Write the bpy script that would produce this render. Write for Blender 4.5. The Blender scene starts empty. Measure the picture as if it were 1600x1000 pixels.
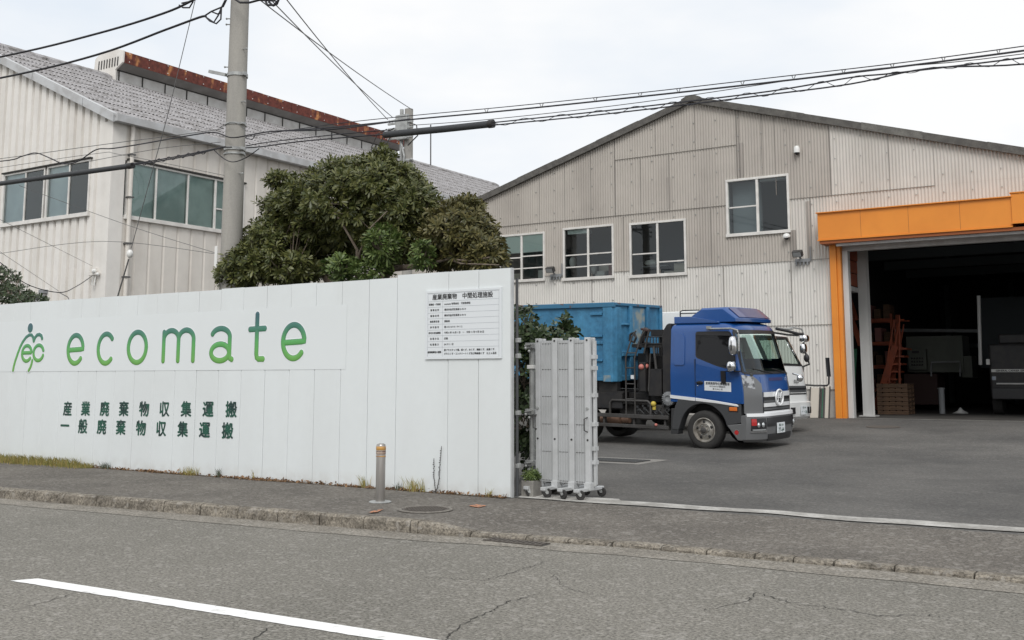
import bpy, bmesh, math, random
from math import sin, cos, pi, radians, sqrt
from mathutils import Vector, Matrix
from mathutils.geometry import tessellate_polygon

random.seed(7)
SC = bpy.context.scene
COL = SC.collection

# ------------------------------------------------------------------ camera
FPX, CYPX, PITCH, YAW, EYE = 1627.0, 383.0, radians(7.3586), radians(32.8946), 1.6
cam_d = bpy.data.cameras.new('camera')
cam = bpy.data.objects.new('camera', cam_d)
COL.objects.link(cam)
SC.camera = cam
cam.location = (0, 0, EYE)
cam.rotation_euler = (pi / 2 + PITCH, 0, YAW)
cam_d.sensor_fit = 'HORIZONTAL'
cam_d.sensor_width = 36.0
cam_d.lens = 36.0 * FPX / 1600.0
cam_d.shift_y = -(500 - CYPX) / 1600.0
cam_d.clip_end = 3000
cam_d.clip_start = 0.05

# ------------------------------------------------------------------ sky, sun, exposure
SUN_EL, SUN_AZ = radians(46), radians(150)          # azimuth clockwise from +Y: behind the photographer
world = bpy.data.worlds.new("World")
SC.world = world
world.use_nodes = True
wn, wl = world.node_tree.nodes, world.node_tree.links
wn.clear()
w_out = wn.new('ShaderNodeOutputWorld')
w_bg = wn.new('ShaderNodeBackground')
w_bg.inputs['Strength'].default_value = 0.1
w_sky = wn.new('ShaderNodeTexSky')
w_sky.sky_type = 'NISHITA'
w_sky.sun_disc = False
w_sky.sun_elevation = SUN_EL
w_sky.sun_rotation = SUN_AZ
w_sky.air_density = 1.0
w_sky.dust_density = 2.0
w_tc = wn.new('ShaderNodeTexCoord')
w_map = wn.new('ShaderNodeMapping')
w_map.inputs['Scale'].default_value = (1.0, 1.0, 2.6)
w_noi = wn.new('ShaderNodeTexNoise')
w_noi.inputs['Scale'].default_value = 2.3
w_noi.inputs['Detail'].default_value = 5
w_noi.inputs['Roughness'].default_value = 0.52
w_rmp = wn.new('ShaderNodeValToRGB')
w_rmp.color_ramp.elements[0].position = 0.32
w_rmp.color_ramp.elements[0].color = (7.2, 7.75, 8.4, 1)
w_rmp.color_ramp.elements[1].position = 0.56
w_rmp.color_ramp.elements[1].color = (9.0, 9.0, 8.98, 1)
w_mix = wn.new('ShaderNodeMixRGB')
w_mix.inputs['Fac'].default_value = 0.95
wl.new(w_tc.outputs['Generated'], w_map.inputs['Vector'])
wl.new(w_map.outputs['Vector'], w_noi.inputs['Vector'])
wl.new(w_noi.outputs['Fac'], w_rmp.inputs['Fac'])
wl.new(w_sky.outputs['Color'], w_mix.inputs['Color1'])
wl.new(w_rmp.outputs['Color'], w_mix.inputs['Color2'])
wl.new(w_mix.outputs['Color'], w_bg.inputs['Color'])
wl.new(w_bg.outputs['Background'], w_out.inputs['Surface'])

sun_d = bpy.data.lights.new('sun', 'SUN')
sun_d.energy = 1.6
sun_d.angle = radians(28)
sun_d.color = (1.0, 0.98, 0.95)
sun = bpy.data.objects.new('sun', sun_d)
COL.objects.link(sun)
sd = Vector((sin(SUN_AZ) * cos(SUN_EL), cos(SUN_AZ) * cos(SUN_EL), sin(SUN_EL)))
sun.rotation_euler = sd.to_track_quat('Z', 'Y').to_euler()
sun.location = sd * 60

SC.view_settings.view_transform = 'Standard'
SC.view_settings.look = 'None'
SC.view_settings.exposure = 0.20
SC.view_settings.gamma = 1.0
SC.view_settings.use_curve_mapping = False
SC.cycles.max_bounces = 8
SC.cycles.use_denoising = True

# ------------------------------------------------------------------ pixel -> point on a real plane (from the measured camera)
_F = Vector((-sin(YAW) * cos(PITCH), cos(YAW) * cos(PITCH), sin(PITCH)))
_R = Vector((cos(YAW), sin(YAW), 0))
_U = _R.cross(_F)


def at(px, py, X=None, Y=None, Z=None, D=None):
    r = _F + _R * ((px - 800) / FPX) + _U * ((CYPX - py) / FPX)
    if X is not None: t = X / r.x
    elif Y is not None: t = Y / r.y
    elif Z is not None: t = (Z - EYE) / r.z
    else: t = D
    return Vector((0, 0, EYE)) + r * t


# ------------------------------------------------------------------ materials
def mat(name, col, rough=0.6, metal=0.0, col2=None, ns=3.0, stretch=(1, 1, 1), lo=0.35, hi=0.65,
        bump=0.0, bs=40.0, fine=0.0, fs=60.0, coat=0.0, spec=0.5, detail=4, bd=0.02, island=None, trans=0.0):
    m = bpy.data.materials.new(name)
    m.use_nodes = True
    N, L = m.node_tree.nodes, m.node_tree.links
    b = N['Principled BSDF']
    b.inputs['Roughness'].default_value = rough
    b.inputs['Metallic'].default_value = metal
    b.inputs['Coat Weight'].default_value = coat
    b.inputs['Coat Roughness'].default_value = 0.08
    b.inputs['Specular IOR Level'].default_value = spec
    c4 = lambda c: (c[0], c[1], c[2], 1)
    b.inputs['Base Color'].default_value = c4(col)
    tc = N.new('ShaderNodeTexCoord')
    out = None
    if col2 is not None:
        mp = N.new('ShaderNodeMapping')
        mp.inputs['Scale'].default_value = stretch
        n = N.new('ShaderNodeTexNoise')
        n.inputs['Scale'].default_value = ns
        n.inputs['Detail'].default_value = detail
        r = N.new('ShaderNodeMapRange')
        r.interpolation_type = 'SMOOTHSTEP'
        r.inputs['From Min'].default_value = lo
        r.inputs['From Max'].default_value = hi
        x = N.new('ShaderNodeMixRGB')
        x.inputs['Color1'].default_value = c4(col)
        x.inputs['Color2'].default_value = c4(col2)
        L.new(tc.outputs['Object'], mp.inputs['Vector'])
        L.new(mp.outputs['Vector'], n.inputs['Vector'])
        L.new(n.outputs['Fac'], r.inputs['Value'])
        L.new(r.outputs['Result'], x.inputs['Fac'])
        out = x.outputs['Color']
    if island is not None:
        g = N.new('ShaderNodeNewGeometry')
        x = N.new('ShaderNodeMixRGB')
        x.inputs['Color2'].default_value = c4(island)
        if out: L.new(out, x.inputs['Color1'])
        else: x.inputs['Color1'].default_value = c4(col)
        L.new(g.outputs['Random Per Island'], x.inputs['Fac'])
        out = x.outputs['Color']
    if fine > 0:
        n = N.new('ShaderNodeTexNoise')
        n.inputs['Scale'].default_value = fs
        n.inputs['Detail'].default_value = 3
        n.inputs['Roughness'].default_value = 0.7
        r = N.new('ShaderNodeMapRange')
        r.inputs['From Min'].default_value = 0.3
        r.inputs['From Max'].default_value = 0.7
        r.inputs['To Min'].default_value = 1 - fine
        r.inputs['To Max'].default_value = 1 + fine
        x = N.new('ShaderNodeMixRGB')
        x.blend_type = 'MULTIPLY'
        x.inputs['Fac'].default_value = 1
        if out: L.new(out, x.inputs['Color1'])
        else: x.inputs['Color1'].default_value = c4(col)
        L.new(tc.outputs['Object'], n.inputs['Vector'])
        L.new(n.outputs['Fac'], r.inputs['Value'])
        L.new(r.outputs['Result'], x.inputs['Color2'])
        out = x.outputs['Color']
    if out: L.new(out, b.inputs['Base Color'])
    if bump > 0:
        n = N.new('ShaderNodeTexNoise')
        n.inputs['Scale'].default_value = bs
        n.inputs['Detail'].default_value = 3
        bp = N.new('ShaderNodeBump')
        bp.inputs['Strength'].default_value = bump
        bp.inputs['Distance'].default_value = bd
        L.new(tc.outputs['Object'], n.inputs['Vector'])
        L.new(n.outputs['Fac'], bp.inputs['Height'])
        L.new(bp.outputs['Normal'], b.inputs['Normal'])
    if trans > 0:
        t = N.new('ShaderNodeBsdfTranslucent')
        mx = N.new('ShaderNodeMixShader')
        mx.inputs['Fac'].default_value = trans
        if out: L.new(out, t.inputs['Color'])
        else: t.inputs['Color'].default_value = c4(col)
        L.new(b.outputs['BSDF'], mx.inputs[1])
        L.new(t.outputs['BSDF'], mx.inputs[2])
        L.new(mx.outputs['Shader'], N['Material Output'].inputs['Surface'])
    return m


def glass_mat(name, tint, ior=1.5, rough=0.02):
    m = bpy.data.materials.new(name)
    m.use_nodes = True
    N, L = m.node_tree.nodes, m.node_tree.links
    N.remove(N['Principled BSDF'])
    t = N.new('ShaderNodeBsdfTransparent')
    t.inputs['Color'].default_value = (*tint, 1)
    g = N.new('ShaderNodeBsdfGlossy')
    g.inputs['Roughness'].default_value = rough
    g.inputs['Color'].default_value = (0.9, 0.93, 0.93, 1)
    f = N.new('ShaderNodeFresnel')
    f.inputs['IOR'].default_value = ior
    mx = N.new('ShaderNodeMixShader')
    L.new(f.outputs['Fac'], mx.inputs['Fac'])
    L.new(t.outputs['BSDF'], mx.inputs[1])
    L.new(g.outputs['BSDF'], mx.inputs[2])
    L.new(mx.outputs['Shader'], N['Material Output'].inputs['Surface'])
    return m


def asphalt(name, col, stain, contrast=0.5, fs=95.0, bump=0.5, speck=(0.42, 0.40, 0.37), pn=0.35, sk=0.3):
    m = bpy.data.materials.new(name)
    m.use_nodes = True
    N, L = m.node_tree.nodes, m.node_tree.links
    b = N['Principled BSDF']
    b.inputs['Roughness'].default_value = 0.92
    b.inputs['Specular IOR Level'].default_value = 0.25
    tc = N.new('ShaderNodeTexCoord')
    big = N.new('ShaderNodeTexNoise'); big.inputs['Scale'].default_value = pn; big.inputs['Detail'].default_value = 6
    big.inputs['Roughness'].default_value = 0.6
    fin = N.new('ShaderNodeTexNoise'); fin.inputs['Scale'].default_value = fs; fin.inputs['Detail'].default_value = 3
    fin.inputs['Roughness'].default_value = 0.75
    vor = N.new('ShaderNodeTexVoronoi'); vor.inputs['Scale'].default_value = fs * 0.55
    for n in (big, fin, vor): L.new(tc.outputs['Object'], n.inputs['Vector'])
    r1 = N.new('ShaderNodeMapRange'); r1.inputs['From Min'].default_value = 0.36; r1.inputs['From Max'].default_value = 0.66
    L.new(big.outputs['Fac'], r1.inputs['Value'])
    x1 = N.new('ShaderNodeMixRGB'); x1.inputs['Color1'].default_value = (*col, 1); x1.inputs['Color2'].default_value = (*stain, 1)
    L.new(r1.outputs['Result'], x1.inputs['Fac'])
    r2 = N.new('ShaderNodeMapRange'); r2.inputs['From Min'].default_value = 0.36; r2.inputs['From Max'].default_value = 0.64
    r2.inputs['To Min'].default_value = 1 - contrast; r2.inputs['To Max'].default_value = 1 + contrast
    L.new(fin.outputs['Fac'], r2.inputs['Value'])
    x2 = N.new('ShaderNodeMixRGB'); x2.blend_type = 'MULTIPLY'; x2.inputs['Fac'].default_value = 1
    L.new(x1.outputs['Color'], x2.inputs['Color1']); L.new(r2.outputs['Result'], x2.inputs['Color2'])
    r3 = N.new('ShaderNodeMapRange'); r3.inputs['From Min'].default_value = 0.80; r3.inputs['From Max'].default_value = 0.97
    sep = N.new('ShaderNodeSeparateColor')
    L.new(vor.outputs['Color'], sep.inputs['Color']); L.new(sep.outputs['Red'], r3.inputs['Value'])
    mu = N.new('ShaderNodeMath'); mu.operation = 'MULTIPLY'; mu.inputs[1].default_value = sk
    L.new(r3.outputs['Result'], mu.inputs[0])
    x3 = N.new('ShaderNodeMixRGB'); x3.inputs['Color2'].default_value = (*speck, 1)
    L.new(mu.outputs['Value'], x3.inputs['Fac']); L.new(x2.outputs['Color'], x3.inputs['Color1'])
    L.new(x3.outputs['Color'], b.inputs['Base Color'])
    bp = N.new('ShaderNodeBump'); bp.inputs['Strength'].default_value = bump; bp.inputs['Distance'].default_value = 0.006
    L.new(fin.outputs['Fac'], bp.inputs['Height']); fin.inputs['Detail'].default_value = 6; L.new(bp.outputs['Normal'], b.inputs['Normal'])
    return m


def gradient_mat(name, stops, z0, z1):
    """printed colour gradient of the sign's own artwork, by height on the sign"""
    m = bpy.data.materials.new(name)
    m.use_nodes = True
    N, L = m.node_tree.nodes, m.node_tree.links
    b = N['Principled BSDF']
    b.inputs['Roughness'].default_value = 0.45
    tc = N.new('ShaderNodeNewGeometry')
    s = N.new('ShaderNodeSeparateXYZ')
    r = N.new('ShaderNodeMapRange')
    r.inputs['From Min'].default_value = z0
    r.inputs['From Max'].default_value = z1
    cr = N.new('ShaderNodeValToRGB')
    e = cr.color_ramp.elements
    e[0].position, e[0].color = stops[0][0], (*stops[0][1], 1)
    e[1].position, e[1].color = stops[-1][0], (*stops[-1][1], 1)
    for p, c in stops[1:-1]:
        k = e.new(p); k.color = (*c, 1)
    L.new(tc.outputs['Position'], s.inputs['Vector'])
    L.new(s.outputs['Z'], r.inputs['Value'])
    L.new(r.outputs['Result'], cr.inputs['Fac'])
    L.new(cr.outputs['Color'], b.inputs['Base Color'])
    return m


T = {}
T['road'] = asphalt('road_asphalt', (0.160, 0.152, 0.133), (0.202, 0.191, 0.168), 0.64, 40, 0.8, sk=0.28)
T['pavement'] = asphalt('pavement_asphalt', (0.112, 0.102, 0.090), (0.152, 0.139, 0.122), 0.52, 40, 0.6, pn=0.9, sk=0.22)
T['yard'] = asphalt('yard_asphalt', (0.078, 0.076, 0.073), (0.130, 0.125, 0.117), 0.38, 26, 0.3, pn=0.33, sk=0.08)
T['kerb'] = asphalt('kerb_concrete', (0.125, 0.111, 0.092), (0.255, 0.228, 0.188), 0.60, 38, 1.0, pn=4.0)
T['gutter'] = asphalt('gutter_concrete', (0.180, 0.166, 0.143), (0.255, 0.235, 0.203), 0.65, 34, 0.6, pn=2.5)
T['conc'] = mat('concrete', (0.33, 0.32, 0.29), 0.9, col2=(0.47, 0.46, 0.43), ns=2.5, fine=0.2, fs=50, bump=0.2)
T['conc_d'] = mat('dirty_concrete', (0.19, 0.18, 0.165), 0.9, col2=(0.24, 0.23, 0.21), ns=2.5, fine=0.15, fs=30)
T['plinth'] = mat('plinth_concrete', (0.50, 0.48, 0.45), 0.9, col2=(0.43, 0.41, 0.385), ns=0.9, fine=0.06, fs=9)
T['threshold'] = mat('threshold_concrete', (0.27, 0.26, 0.24), 0.9, col2=(0.46, 0.45, 0.425), ns=2.6, fine=0.25, fs=22, bump=0.2)
T['paint_white'] = mat('road_paint', (0.80, 0.80, 0.79), 0.75, col2=(0.55, 0.54, 0.52), ns=9, lo=0.58, hi=0.74, fine=0.08, fs=30, detail=7)
T['crack'] = mat('crack_dark', (0.035, 0.033, 0.03), 1.0)
T['soil'] = mat('soil', (0.10, 0.075, 0.05), 1.0, col2=(0.05, 0.04, 0.03), ns=14, bump=0.6, bs=60)
T['ground'] = mat('ground_earth', (0.12, 0.115, 0.10), 1.0, col2=(0.16, 0.15, 0.13), ns=0.4)
T['fence'] = mat('fence_white_steel', (0.695, 0.73, 0.735), 0.42, col2=(0.665, 0.695, 0.697), ns=0.7, stretch=(1.5, 1, 0.4), fine=0.012, fs=6)
T['sheet'] = mat('sign_sheet', (0.698, 0.733, 0.74), 0.42, col2=(0.685, 0.718, 0.724), ns=0.6)
T['kanji'] = mat('lettering_green', (0.012, 0.085, 0.055), 0.45, col2=(0.008, 0.035, 0.030), ns=7, lo=0.45, hi=0.6)
T['black'] = mat('print_black', (0.02, 0.02, 0.022), 0.5)
T['rule'] = mat('print_grey_rule', (0.30, 0.33, 0.36), 0.6)
T['board'] = mat('board_white', (0.68, 0.71, 0.73), 0.45)
T['grad'] = gradient_mat('sign_print_gradient', [(0.0, (0.155, 0.38, 0.075)), (0.42, (0.095, 0.36, 0.10)), (0.66, (0.055, 0.19, 0.135)), (0.85, (0.045, 0.125, 0.135)), (1.0, (0.04, 0.10, 0.13))], 1.80, 2.66)
T['outline'] = gradient_mat('sign_print_outline', [(0.0, (0.10, 0.27, 0.06)), (0.5, (0.045, 0.16, 0.09)), (1.0, (0.012, 0.045, 0.075))], 1.78, 2.66)
T['halo'] = mat('sign_letter_halo', (0.72, 0.755, 0.765), 0.5)
T['steel'] = mat('galvanised_steel', (0.40, 0.41, 0.40), 0.42, 0.35, col2=(0.31, 0.315, 0.31), ns=9, fine=0.1, fs=30)
T['alu'] = mat('aluminium_satin', (0.56, 0.57, 0.575), 0.42, 0.3, col2=(0.50, 0.51, 0.51), ns=4, fine=0.04, fs=15)
T['alu_panel'] = mat('aluminium_panel', (0.47, 0.48, 0.485), 0.5, 0.2, col2=(0.42, 0.43, 0.43), ns=2)
T['stainless'] = mat('stainless_bollard', (0.42, 0.40, 0.375), 0.32, 0.9, col2=(0.33, 0.31, 0.29), ns=3, stretch=(6, 6, 0.6))
T['tape'] = mat('reflector_tape_amber', (0.55, 0.30, 0.07), 0.5, col2=(0.36, 0.20, 0.10), ns=12)
T['tape2'] = mat('reflector_tape_tan', (0.42, 0.33, 0.27), 0.5, col2=(0.30, 0.2, 0.16), ns=14)
T['concrete_pole'] = mat('spun_concrete', (0.345, 0.33, 0.30), 0.85, col2=(0.285, 0.275, 0.255), ns=1.5, stretch=(3, 3, 0.4), fine=0.07, fs=40, bump=0.05)
T['cable'] = mat('cable_rubber', (0.022, 0.022, 0.028), 0.6)
T['wire'] = mat('bare_wire', (0.12, 0.12, 0.12), 0.5, 0.4)
T['sleeve'] = mat('cable_sleeve', (0.035, 0.038, 0.042), 0.55, fine=0.2, fs=20)
T['porcelain'] = mat('porcelain_white', (0.72, 0.72, 0.70), 0.2)
T['wall_l'] = mat('cream_steel_siding', (0.74, 0.715, 0.675), 0.55, col2=(0.655, 0.625, 0.58), ns=0.5, stretch=(2.5, 2.5, 0.35), fine=0.05, fs=1.6, lo=0.4, hi=0.75)
T['wall_r'] = mat('cream_siding_shaded_side', (0.66, 0.625, 0.575), 0.55, col2=(0.55, 0.51, 0.46), ns=0.6, stretch=(2.5, 2.5, 0.3), fine=0.05, fs=1.6, lo=0.4, hi=0.78)  # darker cream: shade of the side face is put into the colour
T['gutter_m'] = mat('rain_gutter_grey', (0.50, 0.51, 0.52), 0.5, col2=(0.40, 0.40, 0.40), ns=2.5)
T['slate'] = mat('corrugated_slate', (0.34, 0.33, 0.335), 0.9, col2=(0.17, 0.16, 0.155), ns=5.0, stretch=(1.2, 0.7, 1), lo=0.4, hi=0.66, fine=0.35, fs=22, detail=7)
T['rust'] = mat('rusty_red_steel', (0.125, 0.032, 0.022), 0.85, col2=(0.46, 0.20, 0.075), ns=2.6, stretch=(1, 1, 0.5), lo=0.56, hi=0.70, fine=0.45, fs=6, detail=7)
T['vent_grey'] = mat('vent_grey_sheet', (0.235, 0.225, 0.215), 0.8, col2=(0.19, 0.18, 0.17), ns=2)
T['vent_light'] = mat('vent_light_panel', (0.52, 0.515, 0.50), 0.75, col2=(0.43, 0.42, 0.40), ns=2, fine=0.1, fs=8)
T['dark'] = mat('dark_joint', (0.035, 0.033, 0.03), 0.9)
T['joint'] = mat('joint_and_lap_shadow', (0.24, 0.22, 0.20), 0.9)  # sheet joints; at the laps the thin shadow line is painted in
T['ws_weather'] = mat('weathered_corrugated_siding', (0.455, 0.423, 0.382), 0.85, col2=(0.385, 0.355, 0.320), ns=0.5, stretch=(1.2, 1, 0.3), lo=0.40, hi=0.75, fine=0.05, fs=1.2, detail=3)
T['ws_clean'] = mat('pale_corrugated_siding', (0.64, 0.625, 0.59), 0.8, col2=(0.58, 0.56, 0.525), ns=0.5, stretch=(1.2, 1, 0.3), lo=0.42, hi=0.75, fine=0.04, fs=1.2, detail=3)
T['ws_mid'] = mat('greyed_corrugated_siding', (0.585, 0.56, 0.52), 0.8, col2=(0.50, 0.475, 0.435), ns=0.5, stretch=(1.2, 1, 0.3), lo=0.42, hi=0.72, fine=0.05, fs=1.2, detail=3)
T['stain'] = mat('soot_stained_siding', (0.31, 0.285, 0.26), 0.9, col2=(0.40, 0.37, 0.335), ns=1.2, stretch=(5, 1, 0.2), lo=0.4, hi=0.7)
T['verge'] = mat('dark_slate_verge', (0.118, 0.112, 0.102), 0.9, col2=(0.085, 0.08, 0.074), ns=5, fine=0.25, fs=30)
T['verge_pale'] = mat('pale_slate_verge', (0.17, 0.165, 0.15), 0.9, col2=(0.12, 0.115, 0.105), ns=4, fine=0.25, fs=30)
T['frame'] = mat('window_frame_alu', (0.72, 0.70, 0.665), 0.4, 0.1, col2=(0.62, 0.60, 0.57), ns=3)
T['glass'] = glass_mat('window_glass', (0.88, 0.94, 0.93), 1.65)
T['glass_cab'] = glass_mat('cab_glass', (0.66, 0.78, 0.73), 1.6)
T['glass_dark'] = mat('tinted_side_glass', (0.008, 0.008, 0.009), 0.03, 0, spec=0.32)
T['blind'] = mat('roller_blind_pale_green', (0.72, 0.80, 0.76), 0.8)
T['curtain'] = mat('curtain_with_pane_reflection', (0.62, 0.72, 0.69), 0.85, col2=(0.42, 0.52, 0.50), ns=1.0, stretch=(1, 1, 1))  # lighter and darker zones paint the reflections seen in the side panes
T['curtain_b'] = mat('curtain_blue_grey', (0.74, 0.82, 0.85), 0.85, col2=(0.62, 0.70, 0.74), ns=0.8)
T['screen'] = mat('insect_screen_dark', (0.10, 0.115, 0.125), 0.9)
T['room'] = mat('dark_room_lining', (0.055, 0.06, 0.068), 0.9)
T['carton'] = mat('carton_beige', (0.50, 0.46, 0.40), 0.8)
T['binder'] = mat('binder_dull_red', (0.25, 0.11, 0.10), 0.7)
T['paper'] = mat('paper_white', (0.62, 0.62, 0.60), 0.8)
T['orange'] = mat('orange_fascia_paint', (0.74, 0.255, 0.028), 0.5, col2=(0.68, 0.225, 0.024), ns=0.8, fine=0.02, fs=3)
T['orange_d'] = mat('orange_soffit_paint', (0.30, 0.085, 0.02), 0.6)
T['white_steel'] = mat('white_painted_steel', (0.55, 0.55, 0.54), 0.5, col2=(0.46, 0.455, 0.44), ns=1.2, stretch=(2, 2, 0.4))
T['red_panel'] = mat('red_brown_panel', (0.30, 0.07, 0.03), 0.7, col2=(0.22, 0.055, 0.028), ns=1.5)
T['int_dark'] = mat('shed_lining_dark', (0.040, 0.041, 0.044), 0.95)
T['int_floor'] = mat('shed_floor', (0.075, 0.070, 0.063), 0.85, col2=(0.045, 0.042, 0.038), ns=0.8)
T['stair'] = mat('orange_stair_paint', (0.34, 0.075, 0.03), 0.6, col2=(0.24, 0.06, 0.03), ns=3)
T['wood'] = mat('pallet_wood', (0.12, 0.07, 0.04), 0.85, col2=(0.075, 0.045, 0.028), ns=4, stretch=(1, 1, 6))
T['green_sheet'] = mat('green_tarpaulin', (0.04, 0.16, 0.09), 0.5, col2=(0.07, 0.22, 0.13), ns=3)
T['olive'] = mat('machine_grey_green', (0.12, 0.13, 0.11), 0.7, col2=(0.095, 0.105, 0.09), ns=1)
T['mach_dark'] = mat('machine_dark_red', (0.05, 0.025, 0.022), 0.7)
T['grey_paint'] = mat('grey_paint', (0.24, 0.25, 0.26), 0.6)
T['blue'] = mat('cab_blue_paint', (0.010, 0.072, 0.262), 0.28, 0.0, col2=(0.010, 0.064, 0.235), ns=1.2, coat=0.7)
T['blue_dark'] = mat('darkened_cab_blue', (0.045, 0.045, 0.14), 0.3, coat=0.5)  # darker reflection on the deflector front, put into the blue
T['cont'] = mat('container_blue_paint', (0.055, 0.215, 0.37), 0.6, col2=(0.032, 0.15, 0.28), ns=1.3, stretch=(1, 1, 0.5), fine=0.22, fs=7, lo=0.4, hi=0.7, detail=8)
T['cont_rust'] = mat('container_worn_patch', (0.27, 0.30, 0.28), 0.8, col2=(0.09, 0.22, 0.34), ns=4, lo=0.4, hi=0.6, detail=8)
T['cont_edge'] = mat('container_rusty_edge', (0.04, 0.16, 0.28), 0.7, col2=(0.12, 0.06, 0.04), ns=5, lo=0.58, hi=0.70, detail=7)
T['blk'] = mat('chassis_black', (0.014, 0.014, 0.016), 0.55, col2=(0.025, 0.023, 0.022), ns=4)
T['blk_gloss'] = mat('black_plastic', (0.02, 0.02, 0.022), 0.35)
T['rail'] = mat('chassis_grey_rail', (0.055, 0.053, 0.052), 0.6, col2=(0.04, 0.037, 0.034), ns=5)
T['fender'] = mat('fender_grey', (0.052, 0.054, 0.057), 0.42, coat=0.2)
T['fender_d'] = mat('mudguard_dark', (0.03, 0.031, 0.033), 0.6)
T['silver'] = mat('bumper_silver_grey', (0.165, 0.168, 0.172), 0.33, 0.3, coat=0.3)
T['bright'] = mat('pale_chrome_sheen', (0.80, 0.81, 0.82), 0.28, 0.15)  # bright reflection of the chrome trim, painted as a pale base colour
T['vane'] = mat('satin_plated_vane', (0.42, 0.43, 0.44), 0.25, 0.5, col2=(0.12, 0.12, 0.125), ns=9, lo=0.48, hi=0.62)
T['chrome'] = mat('chrome', (0.80, 0.81, 0.82), 0.09, 1.0)
T['tyre'] = mat('tyre_rubber', (0.028, 0.027, 0.026), 0.85, fine=0.2, fs=30)
T['rim'] = mat('rim_steel', (0.36, 0.345, 0.315), 0.45, 0.5, col2=(0.22, 0.20, 0.175), ns=8)
T['lamp'] = mat('headlamp_clear', (0.55, 0.57, 0.58), 0.08, 0.6)
T['amber'] = mat('amber_lens', (0.62, 0.16, 0.03), 0.25)
T['red_lens'] = mat('red_lens', (0.42, 0.03, 0.03), 0.2)
T['pink'] = mat('salmon_plastic_knob', (0.50, 0.17, 0.14), 0.5)
T['yellow'] = mat('yellow_cap', (0.55, 0.42, 0.07), 0.5)
T['rust_tank'] = mat('rusty_air_tank', (0.14, 0.08, 0.055), 0.7, col2=(0.21, 0.125, 0.085), ns=5)
T['seat'] = mat('seat_fabric_grey', (0.10, 0.11, 0.115), 0.9)
T['dash'] = mat('dashboard_grey', (0.05, 0.055, 0.055), 0.8)
T['truck_white'] = mat('truck_white_paint', (0.78, 0.79, 0.78), 0.3, coat=0.5)
T['grille_grey'] = mat('grille_grey', (0.12, 0.125, 0.13), 0.4, 0.3)
T['leaf_a'] = mat('leaf_dark_olive', (0.045, 0.062, 0.016), 0.42, island=(0.165, 0.170, 0.055), trans=0.2)
T['leaf_b'] = mat('leaf_brown_olive', (0.058, 0.064, 0.020), 0.45, island=(0.185, 0.160, 0.058), trans=0.2)
T['leaf_c'] = mat('leaf_bright_green', (0.045, 0.085, 0.018), 0.45, island=(0.165, 0.215, 0.065), trans=0.2)
T['leaf_d'] = mat('leaf_deep_green', (0.020, 0.038, 0.014), 0.4, island=(0.075, 0.105, 0.045), trans=0.12)
T['bark'] = mat('bark_grey_brown', (0.13, 0.10, 0.075), 0.95, col2=(0.20, 0.165, 0.13), ns=12, bump=0.4)
T['straw'] = mat('dry_grass', (0.42, 0.32, 0.12), 0.9, island=(0.20, 0.22, 0.06), trans=0.2)
T['deadleaf'] = mat('dead_leaf', (0.12, 0.07, 0.04), 0.9, island=(0.27, 0.16, 0.08))
T['weed'] = mat('weed_grey_green', (0.10, 0.12, 0.075), 0.9, island=(0.06, 0.07, 0.05))
T['spray'] = mat('orange_spray_paint', (0.48, 0.20, 0.10), 0.9, col2=(0.14, 0.12, 0.10), ns=22, lo=0.45, hi=0.6)
T['rim_worn'] = mat('worn_cast_iron_rim', (0.17, 0.155, 0.135), 0.8, fine=0.3, fs=40)
T['iron'] = mat('cast_iron', (0.105, 0.092, 0.08), 0.75, 0.2, fine=0.3, fs=60)
T['grate'] = mat('grate_steel', (0.10, 0.10, 0.098), 0.6, 0.4)


def add_foot_dirt(m, col, height, amount):
    """splashed road dirt along the bottom edge of a panel, broken up by noise"""
    N, L = m.node_tree.nodes, m.node_tree.links
    b = N['Principled BSDF']
    src = b.inputs['Base Color'].links[0].from_socket
    tc = N.new('ShaderNodeTexCoord'); sp = N.new('ShaderNodeSeparateXYZ'); L.new(tc.outputs['Object'], sp.inputs['Vector'])
    r = N.new('ShaderNodeMapRange'); r.inputs['From Min'].default_value = 0.0; r.inputs['From Max'].default_value = height
    r.inputs['To Min'].default_value = 1.0; r.inputs['To Max'].default_value = 0.0
    L.new(sp.outputs['Z'], r.inputs['Value'])
    n = N.new('ShaderNodeTexNoise'); n.inputs['Scale'].default_value = 7; n.inputs['Detail'].default_value = 6; L.new(tc.outputs['Object'], n.inputs['Vector'])
    r2 = N.new('ShaderNodeMapRange'); r2.inputs['From Min'].default_value = 0.35; r2.inputs['From Max'].default_value = 0.7; L.new(n.outputs['Fac'], r2.inputs['Value'])
    mu = N.new('ShaderNodeMath'); mu.operation = 'MULTIPLY'; L.new(r.outputs['Result'], mu.inputs[0]); L.new(r2.outputs['Result'], mu.inputs[1])
    m2 = N.new('ShaderNodeMath'); m2.operation = 'MULTIPLY'; m2.inputs[1].default_value = amount; L.new(mu.outputs['Value'], m2.inputs[0])
    x = N.new('ShaderNodeMixRGB'); x.inputs['Color2'].default_value = (*col, 1)
    L.new(m2.outputs['Value'], x.inputs['Fac']); L.new(src, x.inputs['Color1']); L.new(x.outputs['Color'], b.inputs['Base Color'])


add_foot_dirt(T['fence'], (0.36, 0.31, 0.25), 0.22, 0.35)

# ------------------------------------------------------------------ mesh builder
def world_m(o):
    m = o.matrix_basis.copy()
    while o.parent:
        o = o.parent
        m = o.matrix_basis @ m
    return m


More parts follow.
